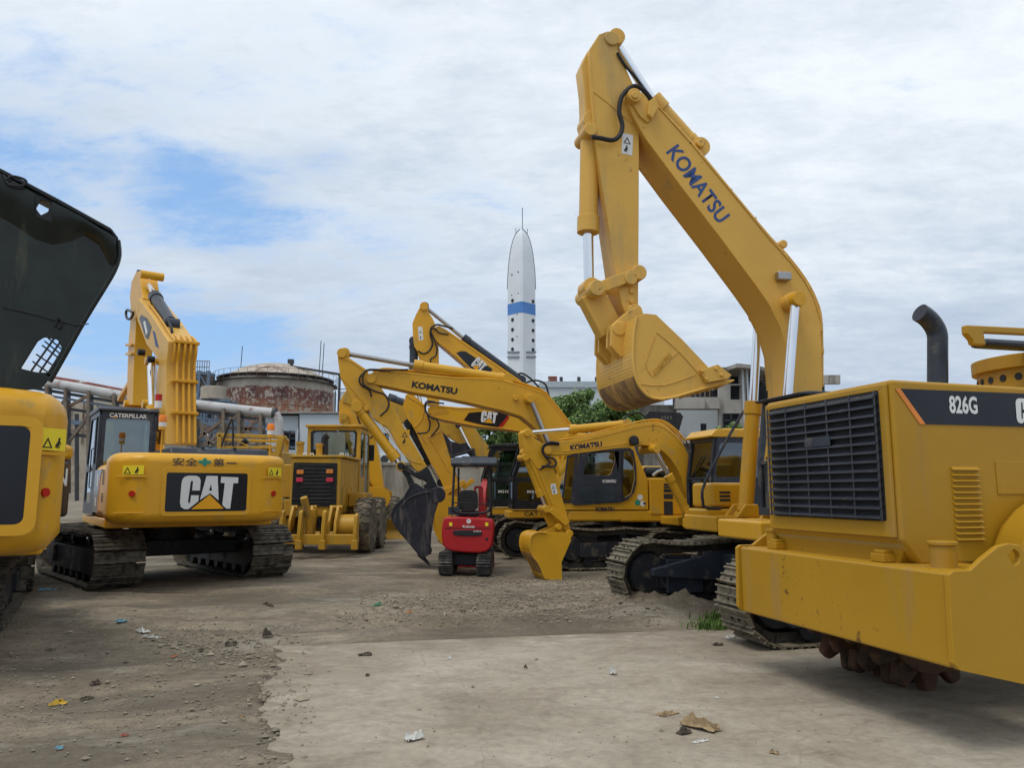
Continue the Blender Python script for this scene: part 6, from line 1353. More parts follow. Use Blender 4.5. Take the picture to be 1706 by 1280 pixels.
def far_excavator():
    fr = Fr(1.9, 28.5, 184); c5 = lambda pts: cr(540, 480, 4, pts)
    T = thing('excavator', 'rear most yellow excavator, its upright stick and yellow bucket showing behind the grader cab', 'excavator', fr)
    std_body(T, Y_GRD, BLACK, TRKN, cabz=2.7)
    W = .6; tv = .3
    px = c5([(120, 760), (140, 690), (200, 660), (400, 740), (560, 800), (780, 860), (900, 885), (960, 905), (1010, 940), (1060, 1010), (1105, 1070), (1100, 1140), (1030, 1140), (930, 1060), (780, 960), (600, 920), (400, 860), (240, 800)])
    b = arm(T, fr, 'boom', px, tv, W, 0, Y_GRD)
    for v in (.5, -.5): hyd(T, fr.p(*c5([(1010, 1160)])[0], v), fr.p(*c5([(975, 1080)])[0], v), fr.p(*c5([(893, 915)])[0], v), .11, .06, BLACK)
    hyd(T, fr.p(*c5([(620, 800)])[0], 0), fr.p(*c5([(430, 735)])[0], 0), fr.p(*c5([(200, 660)])[0], 0), .16, .08, NAVY, name='stick_cylinder')
    st = c5([(98, 830), (100, 760), (140, 690), (180, 640), (240, 680), (280, 780), (300, 860), (340, 1000), (370, 1150), (395, 1330), (330, 1335), (290, 1260), (240, 1120), (200, 980), (150, 900), (100, 900)])
    s_ = arm(T, fr, 'stick', st, .25, .5, 0, Y_CAT)
    hyd(T, fr.p(575, 700, .35), fr.p(588, 755, .35), fr.p(608, 808, .35), .12, .07, Y_GRD, name='bucket_cylinder')
    hose(T, [fr.p(*c5([p])[0], .35) for p in ((215, 800), (225, 870), (265, 950), (300, 1000), (325, 980), (320, 940))], .03)
    bk = [(640, 808), (622, 806), (604, 812), (600, 840), (612, 868), (628, 860), (645, 845), (652, 832), (648, 822)]
    bo = bucket(T, fr, [(606, 812), (600, 830), (602, 852), (612, 868), (628, 862), (643, 848), (651, 832), (648, 820), (636, 811)], .6, 1.2, 0, Y_CAT, lip=4, teeth=4, tl=.08)
    lk = MB(); A = fr.p(607, 806, 0); lk.cyl((A.x, -.35, A.z), (A.x, .35, A.z), .14, 16); B_ = fr.p(625, 815, 0); lk.bar(A, B_, .5, .14, up=YA); lk.out('link_arm', Y_CAT, T)
    return T
far_excavator()
# ------------------------------------------------------------------ excavator seen from behind (left)
def rear_excavator():
    fr = Fr(-6.72, 15.58, 124); c4 = lambda pts: cr(60, 420, 3.368, pts); c2 = lambda pts: cr(60, 430, 2.207, pts)
    T = thing('excavator', 'yellow excavator seen from behind, big black and white logo panel on its counterweight', 'excavator', fr)
    undercarriage(T, R(8), 4.4, 1.0, .82, 2.75, TRKN, off=.6)
    ub = -2.75
    deck(T, 1.42, 1.03, 1.2, u0=-1.74, u1=1.8, m=Y_CAT)
    cw = counterweight(T, 1.47, 1.13, 2.30, ub, -1.75, Y_CAT, bev=.17, flatw=.85)
    q = MB(); q.box(-1.74, -.2, -1.42, .45, 1.2, 2.28); q.out('engine_hood', Y_CAT, T, bev=.08, seg=4)
    # black hood cover on top
    q = MB(); q.prism([(-2.35, 2.29), (-.5, 2.29), (-.6, 2.42), (-2.25, 2.42)], -1.15, .55); hc = q.out('hood_cover', NAVY, T, bev=.04)
    q = MB()
    for v in (-.55, .0): q.box(-2.3, -.6, v - .02, v + .02, 2.42, 2.44)
    q.out('cover_rib', NAVY, hc)
    # side body, dark on the cab side with vents and sticker
    q = MB(); q.box(-1.745, -.15, .50, 1.44, 1.2, 2.15); sb = q.out('side_cabinet', Y_CAT, T, bev=.14, seg=4)
    q = MB(); q.prism([(-.15, 1.28), (-.95, 1.28), (-.80, 1.5), (-.95, 1.9), (-1.2, 2.05), (-.15, 2.05)], 1.441, 1.447); q.out('dark_side_panel', CATP, sb, smooth=False)
    q = MB(); q.prism([(-.95, 1.28), (-1.02, 1.28), (-.87, 1.5), (-1.02, 1.9), (-.95, 1.9), (-.80, 1.5)], 1.441, 1.446); q.out('orange_stripe', ORL, sb, smooth=False)
    MB().box(-.75, -.55, 1.447, 1.45, 1.75, 1.98).out('white_sticker', WHITE, sb); MB().box(-.62, -.45, 1.447, 1.45, 1.4, 1.55).out('white_sticker', WHITE, sb)
    for i, (z, n) in enumerate(((1.78, 8), (1.48, 4))):
        louvres(sb, n, (-1.28, 1.441, z), -XA, Z, .26, .26 if i == 0 else .16, gap=.5)
    # logo panel
    p0 = fr.pu(*c2([(486, 927)])[0], ub); p1 = fr.pu(*c2([(800, 790)])[0], ub)
    vl, vr = .66, -.66; z0, z1 = 1.32, 1.97
    fm = MB(); fm.prism(rrect(vr - .07, vl + .07, z0 - .07, z1 + .08, .08), ub - .012, ub + .02, 'x', holes=[rrect(vr, vl, z0, z1, .04)]); fm.out('panel_rim', Y_CAT, cw, bev=.01)
    pn = MB(); pn.prism(rrect(vr + .001, vl - .001, z0 + .001, z1 - .001, .04), ub - .006, ub + .015, 'x'); pn = pn.out('logo_panel', CATP, cw, smooth=False)
    cat_logo(pn, (ub - .009, .43, 1.36), -YA, Z, .56, .93)
    # characters above
    text_part('lettering', '安全', (ub - .012, .58, 2.085), -YA, Z, .135, NAVY, cw, width=.40, bold=.012)
    text_part('lettering', '第', (ub - .012, -.07, 2.085), -YA, Z, .135, NAVY, cw, width=.18, bold=.012)
    q = MB(); q.box(ub - .015, ub - .012, -.46, -.29, 2.135, 2.155); q.out('lettering', NAVY, cw)
    q = MB(); q.add([(ub - .016, v, z) for v, z in ((.10, 2.09), (.04, 2.09), (.04, 2.13), (-.03, 2.13), (-.03, 2.18), (.04, 2.18), (.04, 2.22), (.10, 2.22), (.10, 2.18), (.17, 2.18), (.17, 2.13), (.10, 2.13))], [tuple(range(12))]); q.out('green_cross', GREEN, cw, smooth=False)
    # warning labels and reflectors on the curved ends
    for sd in (1, -1):
        vv = 1.15 * sd; uu = ub + .42 * ((1.15 - .85) / .62) ** 2.2; sl = .42 * 2.2 / .62 * ((1.15 - .85) / .62) ** 1.2; tg = Vector((-sl * sd, -1, 0)).normalized() if sd > 0 else Vector((sl, -1, 0)).normalized()
        tg = Vector((-sl, -1, 0)).normalized() if sd > 0 else Vector((sl, -1, 0)).normalized()
        nrm = tg.cross(Z); c_ = Vector((uu, vv, 0)) + nrm * .01
        sticker(cw, c_ - tg * .17 + Z * 1.93, tg, Z, .34, .15)
        q = MB(); o = c_ + Z * 1.62; q.cyl(o - nrm * .02, o + nrm * .012, .05, 20); q.out('reflector', REDD, cw)
        q = MB(); a = c_ - tg * .28; b_ = c_ + tg * .22; q.bar(a + Z * 1.90, b_ + Z * 1.90, .014, .03); q.bar(a + Z * 1.31, b_ + Z * 1.31, .012, .02); q.out('pressed_line', Y_CAT, cw, bev=.004)
    # cab
    c = cab(T, -.10, 1.65, .42, 1.44, 1.22, 3.28, NAVY, NAVY, gm=glass_mat('green_cab_glass', (.45, .55, .47), .16))
    text_part('lettering', 'CATERPILLAR', (-.105, 1.27, 3.07), -YA, Z, .085, WHITE, c, width=.66, bold=.03)
    q = MB(); q.add([(-.112, 1.215, 3.065), (-.112, 1.135, 3.065), (-.112, 1.175, 3.095)], [(0, 1, 2)]); q.out('brand_triangle', TRI, c, smooth=False)
    # boom: traced in its own upright plane through the slewing centre
    bf = Fr(-6.72, 15.58, 128); BM = Matrix.Rotation(bf.a - fr.a, 4, 'Z')
    W = .58; tv = .29
    side = c4([(556, 278), (575, 262), (600, 292), (660, 372), (720, 470), (742, 500), (738, 560), (730, 620), (728, 720), (728, 900), (728, 1080), (680, 1080), (672, 900), (672, 760), (680, 670), (690, 620), (660, 570), (620, 520), (590, 440), (568, 380), (556, 320)])
    P = [bf.hit(x, y, tv) for x, y in side]
    def bout(mb, name, m, par, **k): 
        return mb.out(name, m, par, **k)
    q = MB(); q.M = BM; q.prism(P, -tv, tv); b = q.out('boom', Y_BIG, T, bev=.012)
    back = [bf.hit(x, y, tv) for x, y in c4([(600, 292), (660, 372), (720, 470), (742, 500), (741, 560), (733, 620), (731, 720), (731, 900), (731, 1080)])]
    q = MB(); q.M = BM
    for v in (-.24, -.13, -.02, .10): q.tube([(u - .05, v, z + .03) for u, z in back[2:]], .028, 8, 4)
    q.tube([(u - .04, .18, z + .03) for u, z in back[:6]], .02, 8, 4); q.out('boom_pipe', Y_CAT, b)
    q = MB(); q.M = BM
    for k in (3, 6, 7): u, z = back[k]; q.box(u - .12, u + .02, -.30, .2, z - .03, z + .03)
    q.out('pipe_clamp', Y_CAT, b, bev=.01)
    a = bf.p(*c4([(580, 372)])[0], tv); e = bf.p(*c4([(655, 500)])[0], tv)
    def bpoly(pts, dv, name, m, par):
        q = MB(); q.M = BM; q.prism([bf.hit(x, y, tv) for x, y in c4(pts)], tv + dv, tv + dv + .004); return q.out(name, m, par, smooth=False)
    pc = bpoly([(580, 372), (592, 352), (625, 372), (650, 420), (632, 490), (615, 480)], .001, 'logo_patch', NAVY, b)
    r0 = BM.to_3x3() @ (bf.p(*c4([(632, 470)])[0], tv) - bf.p(*c4([(600, 385)])[0], tv)); o = BM @ Vector(bf.p(*c4([(598, 400)])[0], tv + .006))
    bpoly([(604, 392), (614, 386), (628, 452), (620, 468)], .006, 'brand_lettering', WHITE, pc); bpoly([(655, 440), (668, 450), (690, 540), (672, 528)], .001, 'brand_lettering', BLUEL, b)
    # arm cylinder on top and its rod
    def B3(x, y, v): return BM @ Vector(bf.p(*c4([(x, y)])[0], v))
    hyd(T, B3(752, 395, 0), B3(668, 250, 0), B3(600, 130, 0), .13, .07, NAVY, CHROME, name='stick_cylinder')
    q = MB(); q.M = BM
    for i, v in enumerate((-.1, 0, .1)): q.tube([bf.p(*c4([p])[0], v) for p in ((735, 380), (752, 400 + i * 4), (762, 440), (755, 480), (745, 500))], .028, 8, 4)
    q.out('hose', RUB, T)
    for x in (748, 772): u = B3(x, 490, 0); MB().cyl(u - Z * .06, u + Z * .06, .035, 10).out('hose_fitting', WHITE, T)
    q = MB(); q.M = BM; q.tube([bf.p(*c4([p])[0], .3) for p in ((545, 340), (512, 325), (505, 345), (510, 372), (530, 375), (545, 350))], .03, 8, 2); q.out('lifting_eye', BLACK, T)
    # stick
    st = c4([(536, 165), (560, 115), (572, 108), (580, 120), (590, 200), (600, 262), (585, 285), (568, 300), (562, 330), (560, 420), (556, 500), (552, 560), (546, 700), (542, 860), (510, 860), (512, 700), (516, 560), (520, 480), (528, 400), (530, 300), (526, 250)])
    q = MB(); q.M = BM; q.prism([bf.hit(x, y, .2) for x, y in st], -.2, .2); s_ = q.out('stick', Y_CAT, T, bev=.012)
    q = MB(); q.M = BM
    for y in (522, 572): a = bf.p(*c4([(508, y)])[0], .25); e = bf.p(*c4([(540, y)])[0], .25); q.bar(a, e, .06, .06)
    q.out('hose_bracket', Y_CAT, s_, bev=.008)
    for x, y, r in ((572, 300, .09), (508, 855, .1), (612, 855, .1), (600, 125, .1)): q = MB(); q.M = BM; a = bf.p(*c4([(x, y)])[0], .2); q.cyl((a.x, -.26, a.z), (a.x, .26, a.z), r, 16); q.out('pin', Y_CAT, s_, bev=.008)
    q = MB(); a = B3(528, 740, .1); e = B3(470, 830, .1); q.bar(a, e, .12, .1); q.out('link_arm', Y_CAT, T)
    # bucket hanging in front, behind the cab
    bu, bz = bf.hit(*c4([(560, 870)])[0], 0); q = MB(); q.M = BM
    prof = [(bu + .5, bz), (bu + .7, bz - .3), (bu + .65, bz - .9), (bu + .3, bz - 1.3), (bu - .3, bz - 1.35), (bu - .7, bz - 1.1), (bu - .1, bz - .1)]
    q.prism(prof, -.55, -.52); q.prism(prof, .52, .55)
    for a, e in zip(prof[:5], prof[1:6]): q.bar((a[0], 0, a[1]), (e[0], 0, e[1]), 1.04, .03, up=YA) if False else q.prism([a, e, (e[0] - .03, e[1] + .02), (a[0] - .03, a[1] + .02)], -.519, .519)
    q.out('bucket', Y_CAT, T)
    # boom cylinders
    for v in (.42, -.42):
        a = B3(640 + (30 if v < 0 else 0), 615, v); m_ = B3(648, 870, v); f_ = B3(652, 1010, v); hyd(T, f_, m_, a, .09, .06, Y_CAT, CHROME)
    for x, y, v, l in ((610, 565, .45, .3), (850, 640, -.40, .12), (665, 605, .42, .16)):
        a = B3(x, y, v); q = MB(); q.cyl(a, a + Vector((0, .02, 0)) + BM.to_3x3() @ Vector((0, .12, 0)), .07, 14); q.out('work_lamp', BLACK, T)
    # beacons on the counterweight
    beacon(T, (-2.45, .72, 2.30), .40); beacon(T, (-2.45, -1.12, 2.30), .34)
    q = MB(); q.cyl((.9, -.3, 2.9), (.9, -.3, 2.95), .1, 16); q.out('roof_lamp_base', WHITE, c); 
    a = fr.p(264, 668, .6); MB().cyl(a, a + Z * .12, .06, 14).out('red_lamp', REDD, c); MB().cyl(a - Z * .14, a - Z * .005, .065, 14).out('lamp_base', WHITE, c)
    return T
rear_excavator()
# ------------------------------------------------------------------ near left excavator with open dark hood
def corner_excavator():
    fr = Fr(-7.16, 9.15, 118)
    T = thing('excavator', 'yellow excavator cut by the left edge, dark engine hood raised wide open', 'excavator', fr)
    undercarriage(T, 0, 3.4, .80, .62, 1.70, TRKN, off=1.30)
    ub = -3.15
    deck(T, 1.6, 1.05, 1.25, -2.6, 1.9, Y_CAT); cw = counterweight(T, 1.72, 1.07, 2.62, ub, -2.0, Y_CAT, bev=.30, flatw=.95)
    hoodbox(T, -1.98, -.2, -1.65, .45, 1.25, 2.3, Y_CAT); cab(T, -.05, 1.85, .6, 1.6, 1.28, 3.1, NAVY, NAVY)
    vr = fr.hitu(45, 790, ub)[0]; z0, z1 = fr.hitu(45, 874, ub)[1], fr.hitu(45, 711, ub)[1]
    pn = MB(); pn.prism(rrect(vr, vr + 1.9, z0, z1, .07), ub - .008, ub + .02, 'x'); pn.out('logo_panel', CATP, cw, smooth=False)
    fm = MB(); fm.prism(rrect(vr - .10, vr + 2.0, z0 - .10, z1 + .09, .12), ub - .018, ub + .02, 'x', holes=[rrect(vr - .002, vr + 1.902, z0 - .002, z1 + .002, .07)]); fm.out('panel_rim', Y_CAT, cw, bev=.015)
    f0 = .95; dw = 1.72 - .95
    def surf(v): return ub + .42 * ((v - f0) / dw) ** 2.2, .42 * 2.2 / dw * ((v - f0) / dw) ** 1.2
    for v, z, kind in ((1.42, 0, 0),):
        for px, py, k in ((98, 750, 'label'), (90, 821, 'dot')):
            uu, sl = surf(1.45); vv, zz = fr.hitu(px, py, uu); vv = max(-1.6, min(-1.0, vv)); uu, sl = surf(-vv); tg = Vector((sl, -1, 0)).normalized(); nrm = tg.cross(Z)
            c_ = Vector((uu, vv, 0)) + nrm * .012
            if k == 'label': sticker(cw, c_ - tg * .10 + Z * (zz), tg, Z, .27, .21); q = MB(); q.bar(c_ - tg * .16 + Z * (zz - .03), c_ + tg * .2 + Z * (zz - .03), .015, .03); q.out('pressed_line', Y_CAT, cw)
            else: q = MB(); o = c_ + Z * zz; q.cyl(o - nrm * .03, o + nrm * .006, .042, 20); q.out('reflector', REDD, cw)
    # open hood: thin dark sheet with rolled edge, a small and an arched barred opening
    uh = -2.55
    H = lambda pts: [fr.hitu(x, y, uh) for x, y in pts]
    outl = H([(-260, 160), (-100, 232), (0, 284), (95, 334), (185, 384), (196, 398), (196, 425), (188, 448), (172, 476), (140, 528), (105, 590), (80, 634), (68, 648), (45, 650), (0, 646), (-260, 640)])
    h1 = H([(60, 347), (68, 333), (84, 337), (80, 352), (68, 358)]); h2 = H([(35, 614), (63, 569), (74, 562), (96, 566), (103, 580), (83, 621), (60, 620)])
    q = MB(); q.prism(outl, uh, uh + .025, 'x', holes=[h1, h2]); hd = q.out('open_hood', HOOD, T, bev=.01)
    q = MB(); e = H([(-260, 160), (-100, 232), (0, 284), (95, 334), (185, 384), (197, 400)])
    for a, b in zip(e, e[1:]): q.add([(uh - .05, a[0], a[1] + .012), (uh + .35, a[0], a[1] + .012), (uh + .35, b[0], b[1] + .012), (uh - .05, b[0], b[1] + .012), (uh - .05, a[0], a[1] - .03), (uh + .35, a[0], a[1] - .03), (uh + .35, b[0], b[1] - .03), (uh - .05, b[0], b[1] - .03)], [(0, 1, 2, 3), (4, 5, 6, 7), (0, 1, 5, 4), (3, 2, 6, 7), (0, 3, 7, 4), (1, 2, 6, 5)])
    q.out('hood_flange', BLACK, hd, bev=.008)
    # pressed bulge of the sheet near its upper edge, rolled over to the flange
    q = MB(); rows = []
    lo = H([(-260, 250), (-60, 330), (20, 372), (58, 398), (88, 408), (118, 402), (140, 392), (165, 408), (182, 440), (190, 446)]); hi_ = H([(-260, 178), (-60, 262), (20, 304), (58, 328), (88, 341), (118, 356), (140, 368), (165, 384), (186, 396), (194, 402)])
    n = len(lo); vs = []
    for k in range(7):
        f = k / 6; b_ = .10 * math.sin(math.pi * f * .55) * (1 if f < .99 else 1)
        for (a, b), (c_, d) in zip(lo, hi_): vs.append((uh - .004 - b_, a + (c_ - a) * f, b + (d - b) * f))
    q.add(vs, [(k * n + i, k * n + i + 1, (k + 1) * n + i + 1, (k + 1) * n + i) for k in range(6) for i in range(n - 1) if not (i == 3 and k > 2)]); q.out('rolled_edge', HOOD, hd)
    q = MB(); dd = H([(196, 400), (198, 425), (190, 450), (174, 478), (142, 530), (107, 592), (82, 636)]); q.tube([(uh + .01, a, b) for a, b in dd], .028, 8, 3); q.out('hood_edge', HOOD, hd)
    q = MB(); g = lambda x, y: (lambda p: (uh + .012, p[0], p[1]))(fr.hitu(x, y, uh))
    for a, b in (((52, 618), (90, 564)), ((66, 620), (100, 570)), ((80, 622), (104, 583))): q.bar(g(*a), g(*b), .018)
    for a, b in (((80, 563), (103, 582)), ((70, 575), (97, 596)), ((60, 590), (90, 610)), ((54, 602), (82, 622)), ((74, 568), (101, 590))): q.bar(g(*a), g(*b), .014)
    q.out('window_bars', BLACK, hd)
    q = MB(); q.tube([(g(x, y)[0] - .03, *g(x, y)[1:]) for x, y in ((5, 512), (60, 525), (95, 535), (130, 542), (148, 540))], .006, 6, 3); q.out('pull_wire', BLACK, hd)
    q = MB(); q.tube([(g(x, y)[0] - .04, *g(x, y)[1:]) for x, y in ((92, 545), (96, 532), (102, 534), (102, 545), (97, 547))], .01, 6, 3); q.out('wire_ring', BLACK, hd)
    q = MB(); q.tube([(g(x, y)[0] - .16, *g(x, y)[1:]) for x, y in ((8, 300), (12, 308), (22, 302), (40, 306), (46, 312), (38, 318), (18, 316), (10, 308))], .012, 6, 3); q.out('wire_latch', BLACK, hd)
    q = MB(); a = fr.hitu(0, 657, -2.6); text_part('lettering', 'N', (-2.55, a[0] + .02, a[1]), -YA, Vector((.6, 0, .8)), .12, WHITE, cw, bold=.03)
    return T
corner_excavator()
def between_excavator():
    fr = Fr(-9.5, 13.45, 125)
    T = thing('excavator', 'excavator mostly hidden between the corner machine and the one with the logo panel', 'excavator', fr)
    undercarriage(T, R(-3), 3.9, .9, .6, 1.75, TRKN, off=.5)
    deck(T, 1.35, 1.0, 1.2, -2.2, 1.75, Y_KOM); ub = -2.75
    z1 = fr.hitu(118, 741, -2.45)[1]; zb = fr.hitu(118, 862, -2.45)[1]; zm = fr.hitu(118, 767, -2.45)[1]
    cw = counterweight(T, 1.42, zb, zm - .003, ub, -1.9, NAVY, bev=.07, flatw=.95); counterweight(T, 1.44, zm, z1, ub - .02, -1.9, Y_KOM, bev=.10, flatw=.95, name='counterweight_top')
    hoodbox(T, -1.88, -.2, -1.3, .4, 1.2, z1 - .1, Y_KOM); cab(T, -.05, 1.7, .4, 1.36, 1.22, 2.6, NAVY, NAVY)
    uu = ub + .42 * ((1.2 - .95) / .47) ** 2.2; a = fr.hitu(101, 810, uu); tg = Vector((.42 * 2.2 / .47 * .47 ** 1, -1, 0)).normalized()
    text_part('lettering', 'N', Vector((uu, a[0] + .10, a[1])) + tg.cross(Z) * .06, tg, Z, .27, WHITE, cw, width=.2, bold=.02)
    return T
between_excavator()
# ------------------------------------------------------------------ motor grader seen from behind
def wheel(T, u, v, z, r, w, rim, sd=1, name='wheel', par=None):
    M0 = Matrix.Translation((u, v, z)); q = MB(); q.M = M0
    q.lathe([(r * .52, -w / 2 + .03), (r * .80, -w / 2), (r * .94, -w / 2 + .02), (r * .985, -w / 2 + .06), (r, 0), (r * .985, w / 2 - .06), (r * .94, w / 2 - .02), (r * .80, w / 2), (r * .52, w / 2 - .03)], (0, 0, 0), 'y', 40)
    n = 22
    for i in range(n):
        for s_ in (-1, 1):
            a0 = 2 * math.pi * (i + (.5 if s_ > 0 else 0)) / n; vs = []
            for (da, y) in ((0, .0), (.09, .0), (.25, s_ * w * .5), (.14, s_ * w * .5), (.04, s_ * w * .25), (.14, s_ * w * .25)):
                pass
            P = [(0, 0), (.10, 0), (.17, s_ * w * .25), (.10, s_ * w * .25)]; Q = [(.10, s_ * w * .25), (.17, s_ * w * .25), (.16, s_ * w * .51), (.06, s_ * w * .51)]
            for poly in (P, Q):
                vs = []
                for rr in (r * .97, r * 1.035):
                    for da, y in poly: vs.append(((rr - abs(y) * .10) * math.cos(a0 + da), y, (rr - abs(y) * .10) * math.sin(a0 + da)))
                q.add(vs, [(0, 1, 2, 3), (4, 5, 6, 7), (0, 1, 5, 4), (1, 2, 6, 5), (2, 3, 7, 6), (3, 0, 4, 7)])
    t = q.out('tyre', TYRE, None, smooth=True)
    q = MB(); q.M = M0; q.lathe([(r * .50, -w * .42), (r * .54, -w * .42), (r * .54, w * .42), (r * .50, w * .42), (r * .46, w * .25), (r * .2, w * .2), (r * .2, w * .3), (.001, w * .3)] if sd > 0 else [(r * .50, w * .42), (r * .54, w * .42), (r * .54, -w * .42), (r * .50, -w * .42), (r * .46, -w * .25), (r * .2, -w * .2), (r * .2, -w * .3), (.001, -w * .3)], (0, 0, 0), 'y', 32)
    rm = q.out('rim', rim, t); t.name = name; t.parent = T
    return t
def grader():
    fr = Fr(-5.29, 20.8, 90)
    T = thing('motor_grader', 'yellow motor grader seen from behind with ripper, black rear grille and four tail lamps', 'grader', fr)
    U = lambda x, y, u=0: fr.hitu(x, y, u)
    vL, vR = U(485, 800)[0], U(566, 800)[0]; zt = U(520, 763)[1]; zb = U(520, 862)[1]
    q = MB(); q.prism([(vR - .02, zb + .1), (vR + .06, zb), (vL - .06, zb), (vL + .02, zb + .1), (vL + .03, zt), (vR - .03, zt)], 0, 2.4, 'x'); cowl = q.out('engine_cowl', Y_GRD, T, bev=.035)
    MB().box(-.03, 2.4, vR - .10, vL + .06, zt + .003, zt + .07).out('cowl_top', Y_GRD, cowl, bev=.02)
    g = [U(490, 771), U(562, 772), U(560, 845), U(486, 842)]; q = MB(); q.prism(g, -.03, -.004, 'x'); gr = q.out('rear_grille', BLACK, cowl, smooth=False)
    q = MB()
    for k in range(11):
        z = g[0][1] + (g[2][1] - g[0][1]) * (k + .7) / 12; q.box(-.045, -.031, U(552, 800)[0], U(502, 800)[0], z - .012, z + .012)
    q.box(-.05, -.031, U(561, 800)[0] + .005, U(489, 800)[0], U(500, 831)[1] - .02, U(500, 831)[1]); q.out('grille_slats', STEELD, gr, smooth=False)
    for x, y, m in ((501, 787, ORL), (550, 786, ORL), (500, 800, PINK), (550, 800, PINK)): v, z = U(x, y); MB().box(-.07, -.031, v - .09, v + .09, z - .055, z + .055).out('tail_lamp', m, gr, bev=.01)
    q = MB()
    for u in (.5, 1.1, 1.7, 2.3): q.box(u - .01, u + .01, vR - .035, vR - .02, zb + .1, zt)
    for u in (.35, .95, 1.5): q.box(u - .15, u + .2, vR - .045, vR - .022, zb + .25, zb + .8)
    q.out('cowl_doors', Y_GRD, cowl, bev=.008)
    # cab
    u0 = 2.45; c0, c1 = U(512, 740, u0)[0], U(600, 740, u0)[0]; zc, zt2 = zb + .1, U(550, 708, u0)[1]
    q = MB(); ho = [U(519, 766, u0), U(519, 722, u0), U(523, 718, u0), U(591, 718, u0), U(594, 722, u0), U(592, 760, u0), U(586, 767, u0)]
    q.prism([(c1, zc), (c0, zc), (c0, zt2 - .08), (c1, zt2 - .08)], u0, u0 + .05, 'x', holes=[ho])
    sdp = [(u0 + .051, zc), (u0 + 1.6, zc), (u0 + 1.7, zc + .9), (u0 + 1.5, zt2 - .08), (u0 + .051, zt2 - .08)]; h1 = rrect(u0 + .15, u0 + .75, zc + 1.0, zt2 - .22, .05); h2 = rrect(u0 + .85, u0 + 1.42, zc + .3, zt2 - .22, .05)
    for v in (c1, c0 - .05): q.prism(sdp, v, v + .05, holes=[h1, h2])
    for v in (c1 + .03, c0 - .03): q.bar((u0 + 1.6, v, zc), (u0 + 1.47, v, zt2 - .08), .07)
    cb = q.out('cab', Y_GRD, T, bev=.01)
    MB().box(u0 - .08, u0 + 1.65, c1 - .06, c0 + .06, zt2 - .079, zt2).out('cab_roof', Y_GRD, cb, bev=.02)
    pane(cb, ho, u0 + .02, GLASS, 'x')
    q = MB(); ins = [(c_[0] + (-.0), c_[1]) for c_ in ho]; cx = sum(p[0] for p in ho) / 7; cz = sum(p[1] for p in ho) / 7
    q.prism([(cx + (a - cx) * 1.03, cz + (b - cz) * 1.03) for a, b in ho], u0 - .012, u0 - .002, 'x', holes=[[(cx + (a - cx) * .93, cz + (b - cz) * .90) for a, b in ho]]); q.out('window_seal', BLACK, cb)
    for h in (h1, h2):
        for v in (c1 + .025, c0 - .025): pane(cb, h, v, GLASS)
    q = MB(); v = (c0 + c1) / 2; q.box(u0 + .5, u0 + 1, v - .25, v + .25, zc + .5, zc + .7); q.box(u0 + .4, u0 + .5, v - .25, v + .25, zc + .7, zc + 1.25); q.out('operator_seat', SKIRT, cb, bev=.04)
    q = MB(); a = U(561, 716, u0 - .03); e = U(568, 726, u0 - .03); q.bar((u0 - .03, *a), (u0 - .03, *e), .03); q.out('wiper', RODD, cb)
    # stack, pre-cleaner, handles
    P = lambda x, y, u: Vector((u, *U(x, y, u)))
    q = MB(); q.tube([P(541, 765, .9), P(541, 738, .9), P(542, 729, .9), P(547, 725, .9)], .10, 14, 4); q.out('exhaust_pipe', BLACK, T)
    for x, y0, y1, r in ((532, 765, 744, .09), (500, 760, 741, .10)): a, e = P(x, y0, .8), P(x, y1, .8); q = MB(); q.cyl((a.x, a.y, zt), e, r, 16); q.cyl(e, e + Z * .08, r * 1.2, 16); q.out('air_pre_cleaner', Y_GRD, T)
    q = MB()
    for xa, xb in ((505, 511), (517, 522), (567, 572), (576, 580)): a, e = P(xa, 756, .3), P(xb, 756, .3); q.tube([(.3, a.y, zt + .06), (.3, a.y, a.z), (.3, e.y, a.z), (.3, e.y, zt + .06)], .018, 6)
    q.out('grab_handle', WHITE, T)
    q = MB(); a = P(478, 800, .8); q.box(.6, 1.6, vL + .05, a.y + .05, 1.5, 2.4); q.box(.4, 1.3, vL + .02, vL + .3, 1.0, 1.45); q.out('side_tank', Y_GRD, T, bev=.03)
    MB().box(.9, 1.9, vR - .55, vR - .06, 1.25, 1.62).out('battery_box', Y_GRD, T, bev=.02)
    # tandem wheels
    wv = U(608, 870, .8)[0]; r = .74
    for v, sd in ((wv, -1), (-wv + 2 * ((vL + vR) / 2), 1)):
        for u in (.95, 2.6): wheel(T, u, v, r, r, .42, Y_GRD, sd)
        iv = v + (.32 if sd < 0 else -.32); MB().box(.5, 3.0, iv - .09, iv + .09, r - .22, r + .22).out('tandem_case', Y_GRD, T, bev=.05)
    MB().box(1.5, 2.1, -wv * 0 + wv + .3, -wv + 2 * ((vL + vR) / 2) - .3, r - .2, r + .25).out('rear_axle', Y_GRD, T, bev=.05)
    MB().box(.3, 4, (vL + vR) / 2 - .35, (vL + vR) / 2 + .35, .7, zb + .2).out('main_frame', DARKIN, T)
    # ripper
    u = -.75; q = MB(); va, vb = U(469, 895, u)[0], U(597, 895, u)[0]; z0, z1 = U(530, 908, u)[1], U(530, 891, u)[1]; q.box(u - .1, u + .1, vb, va, z0, z1); rb = q.out('ripper_beam', Y_GRD, T, bev=.02)
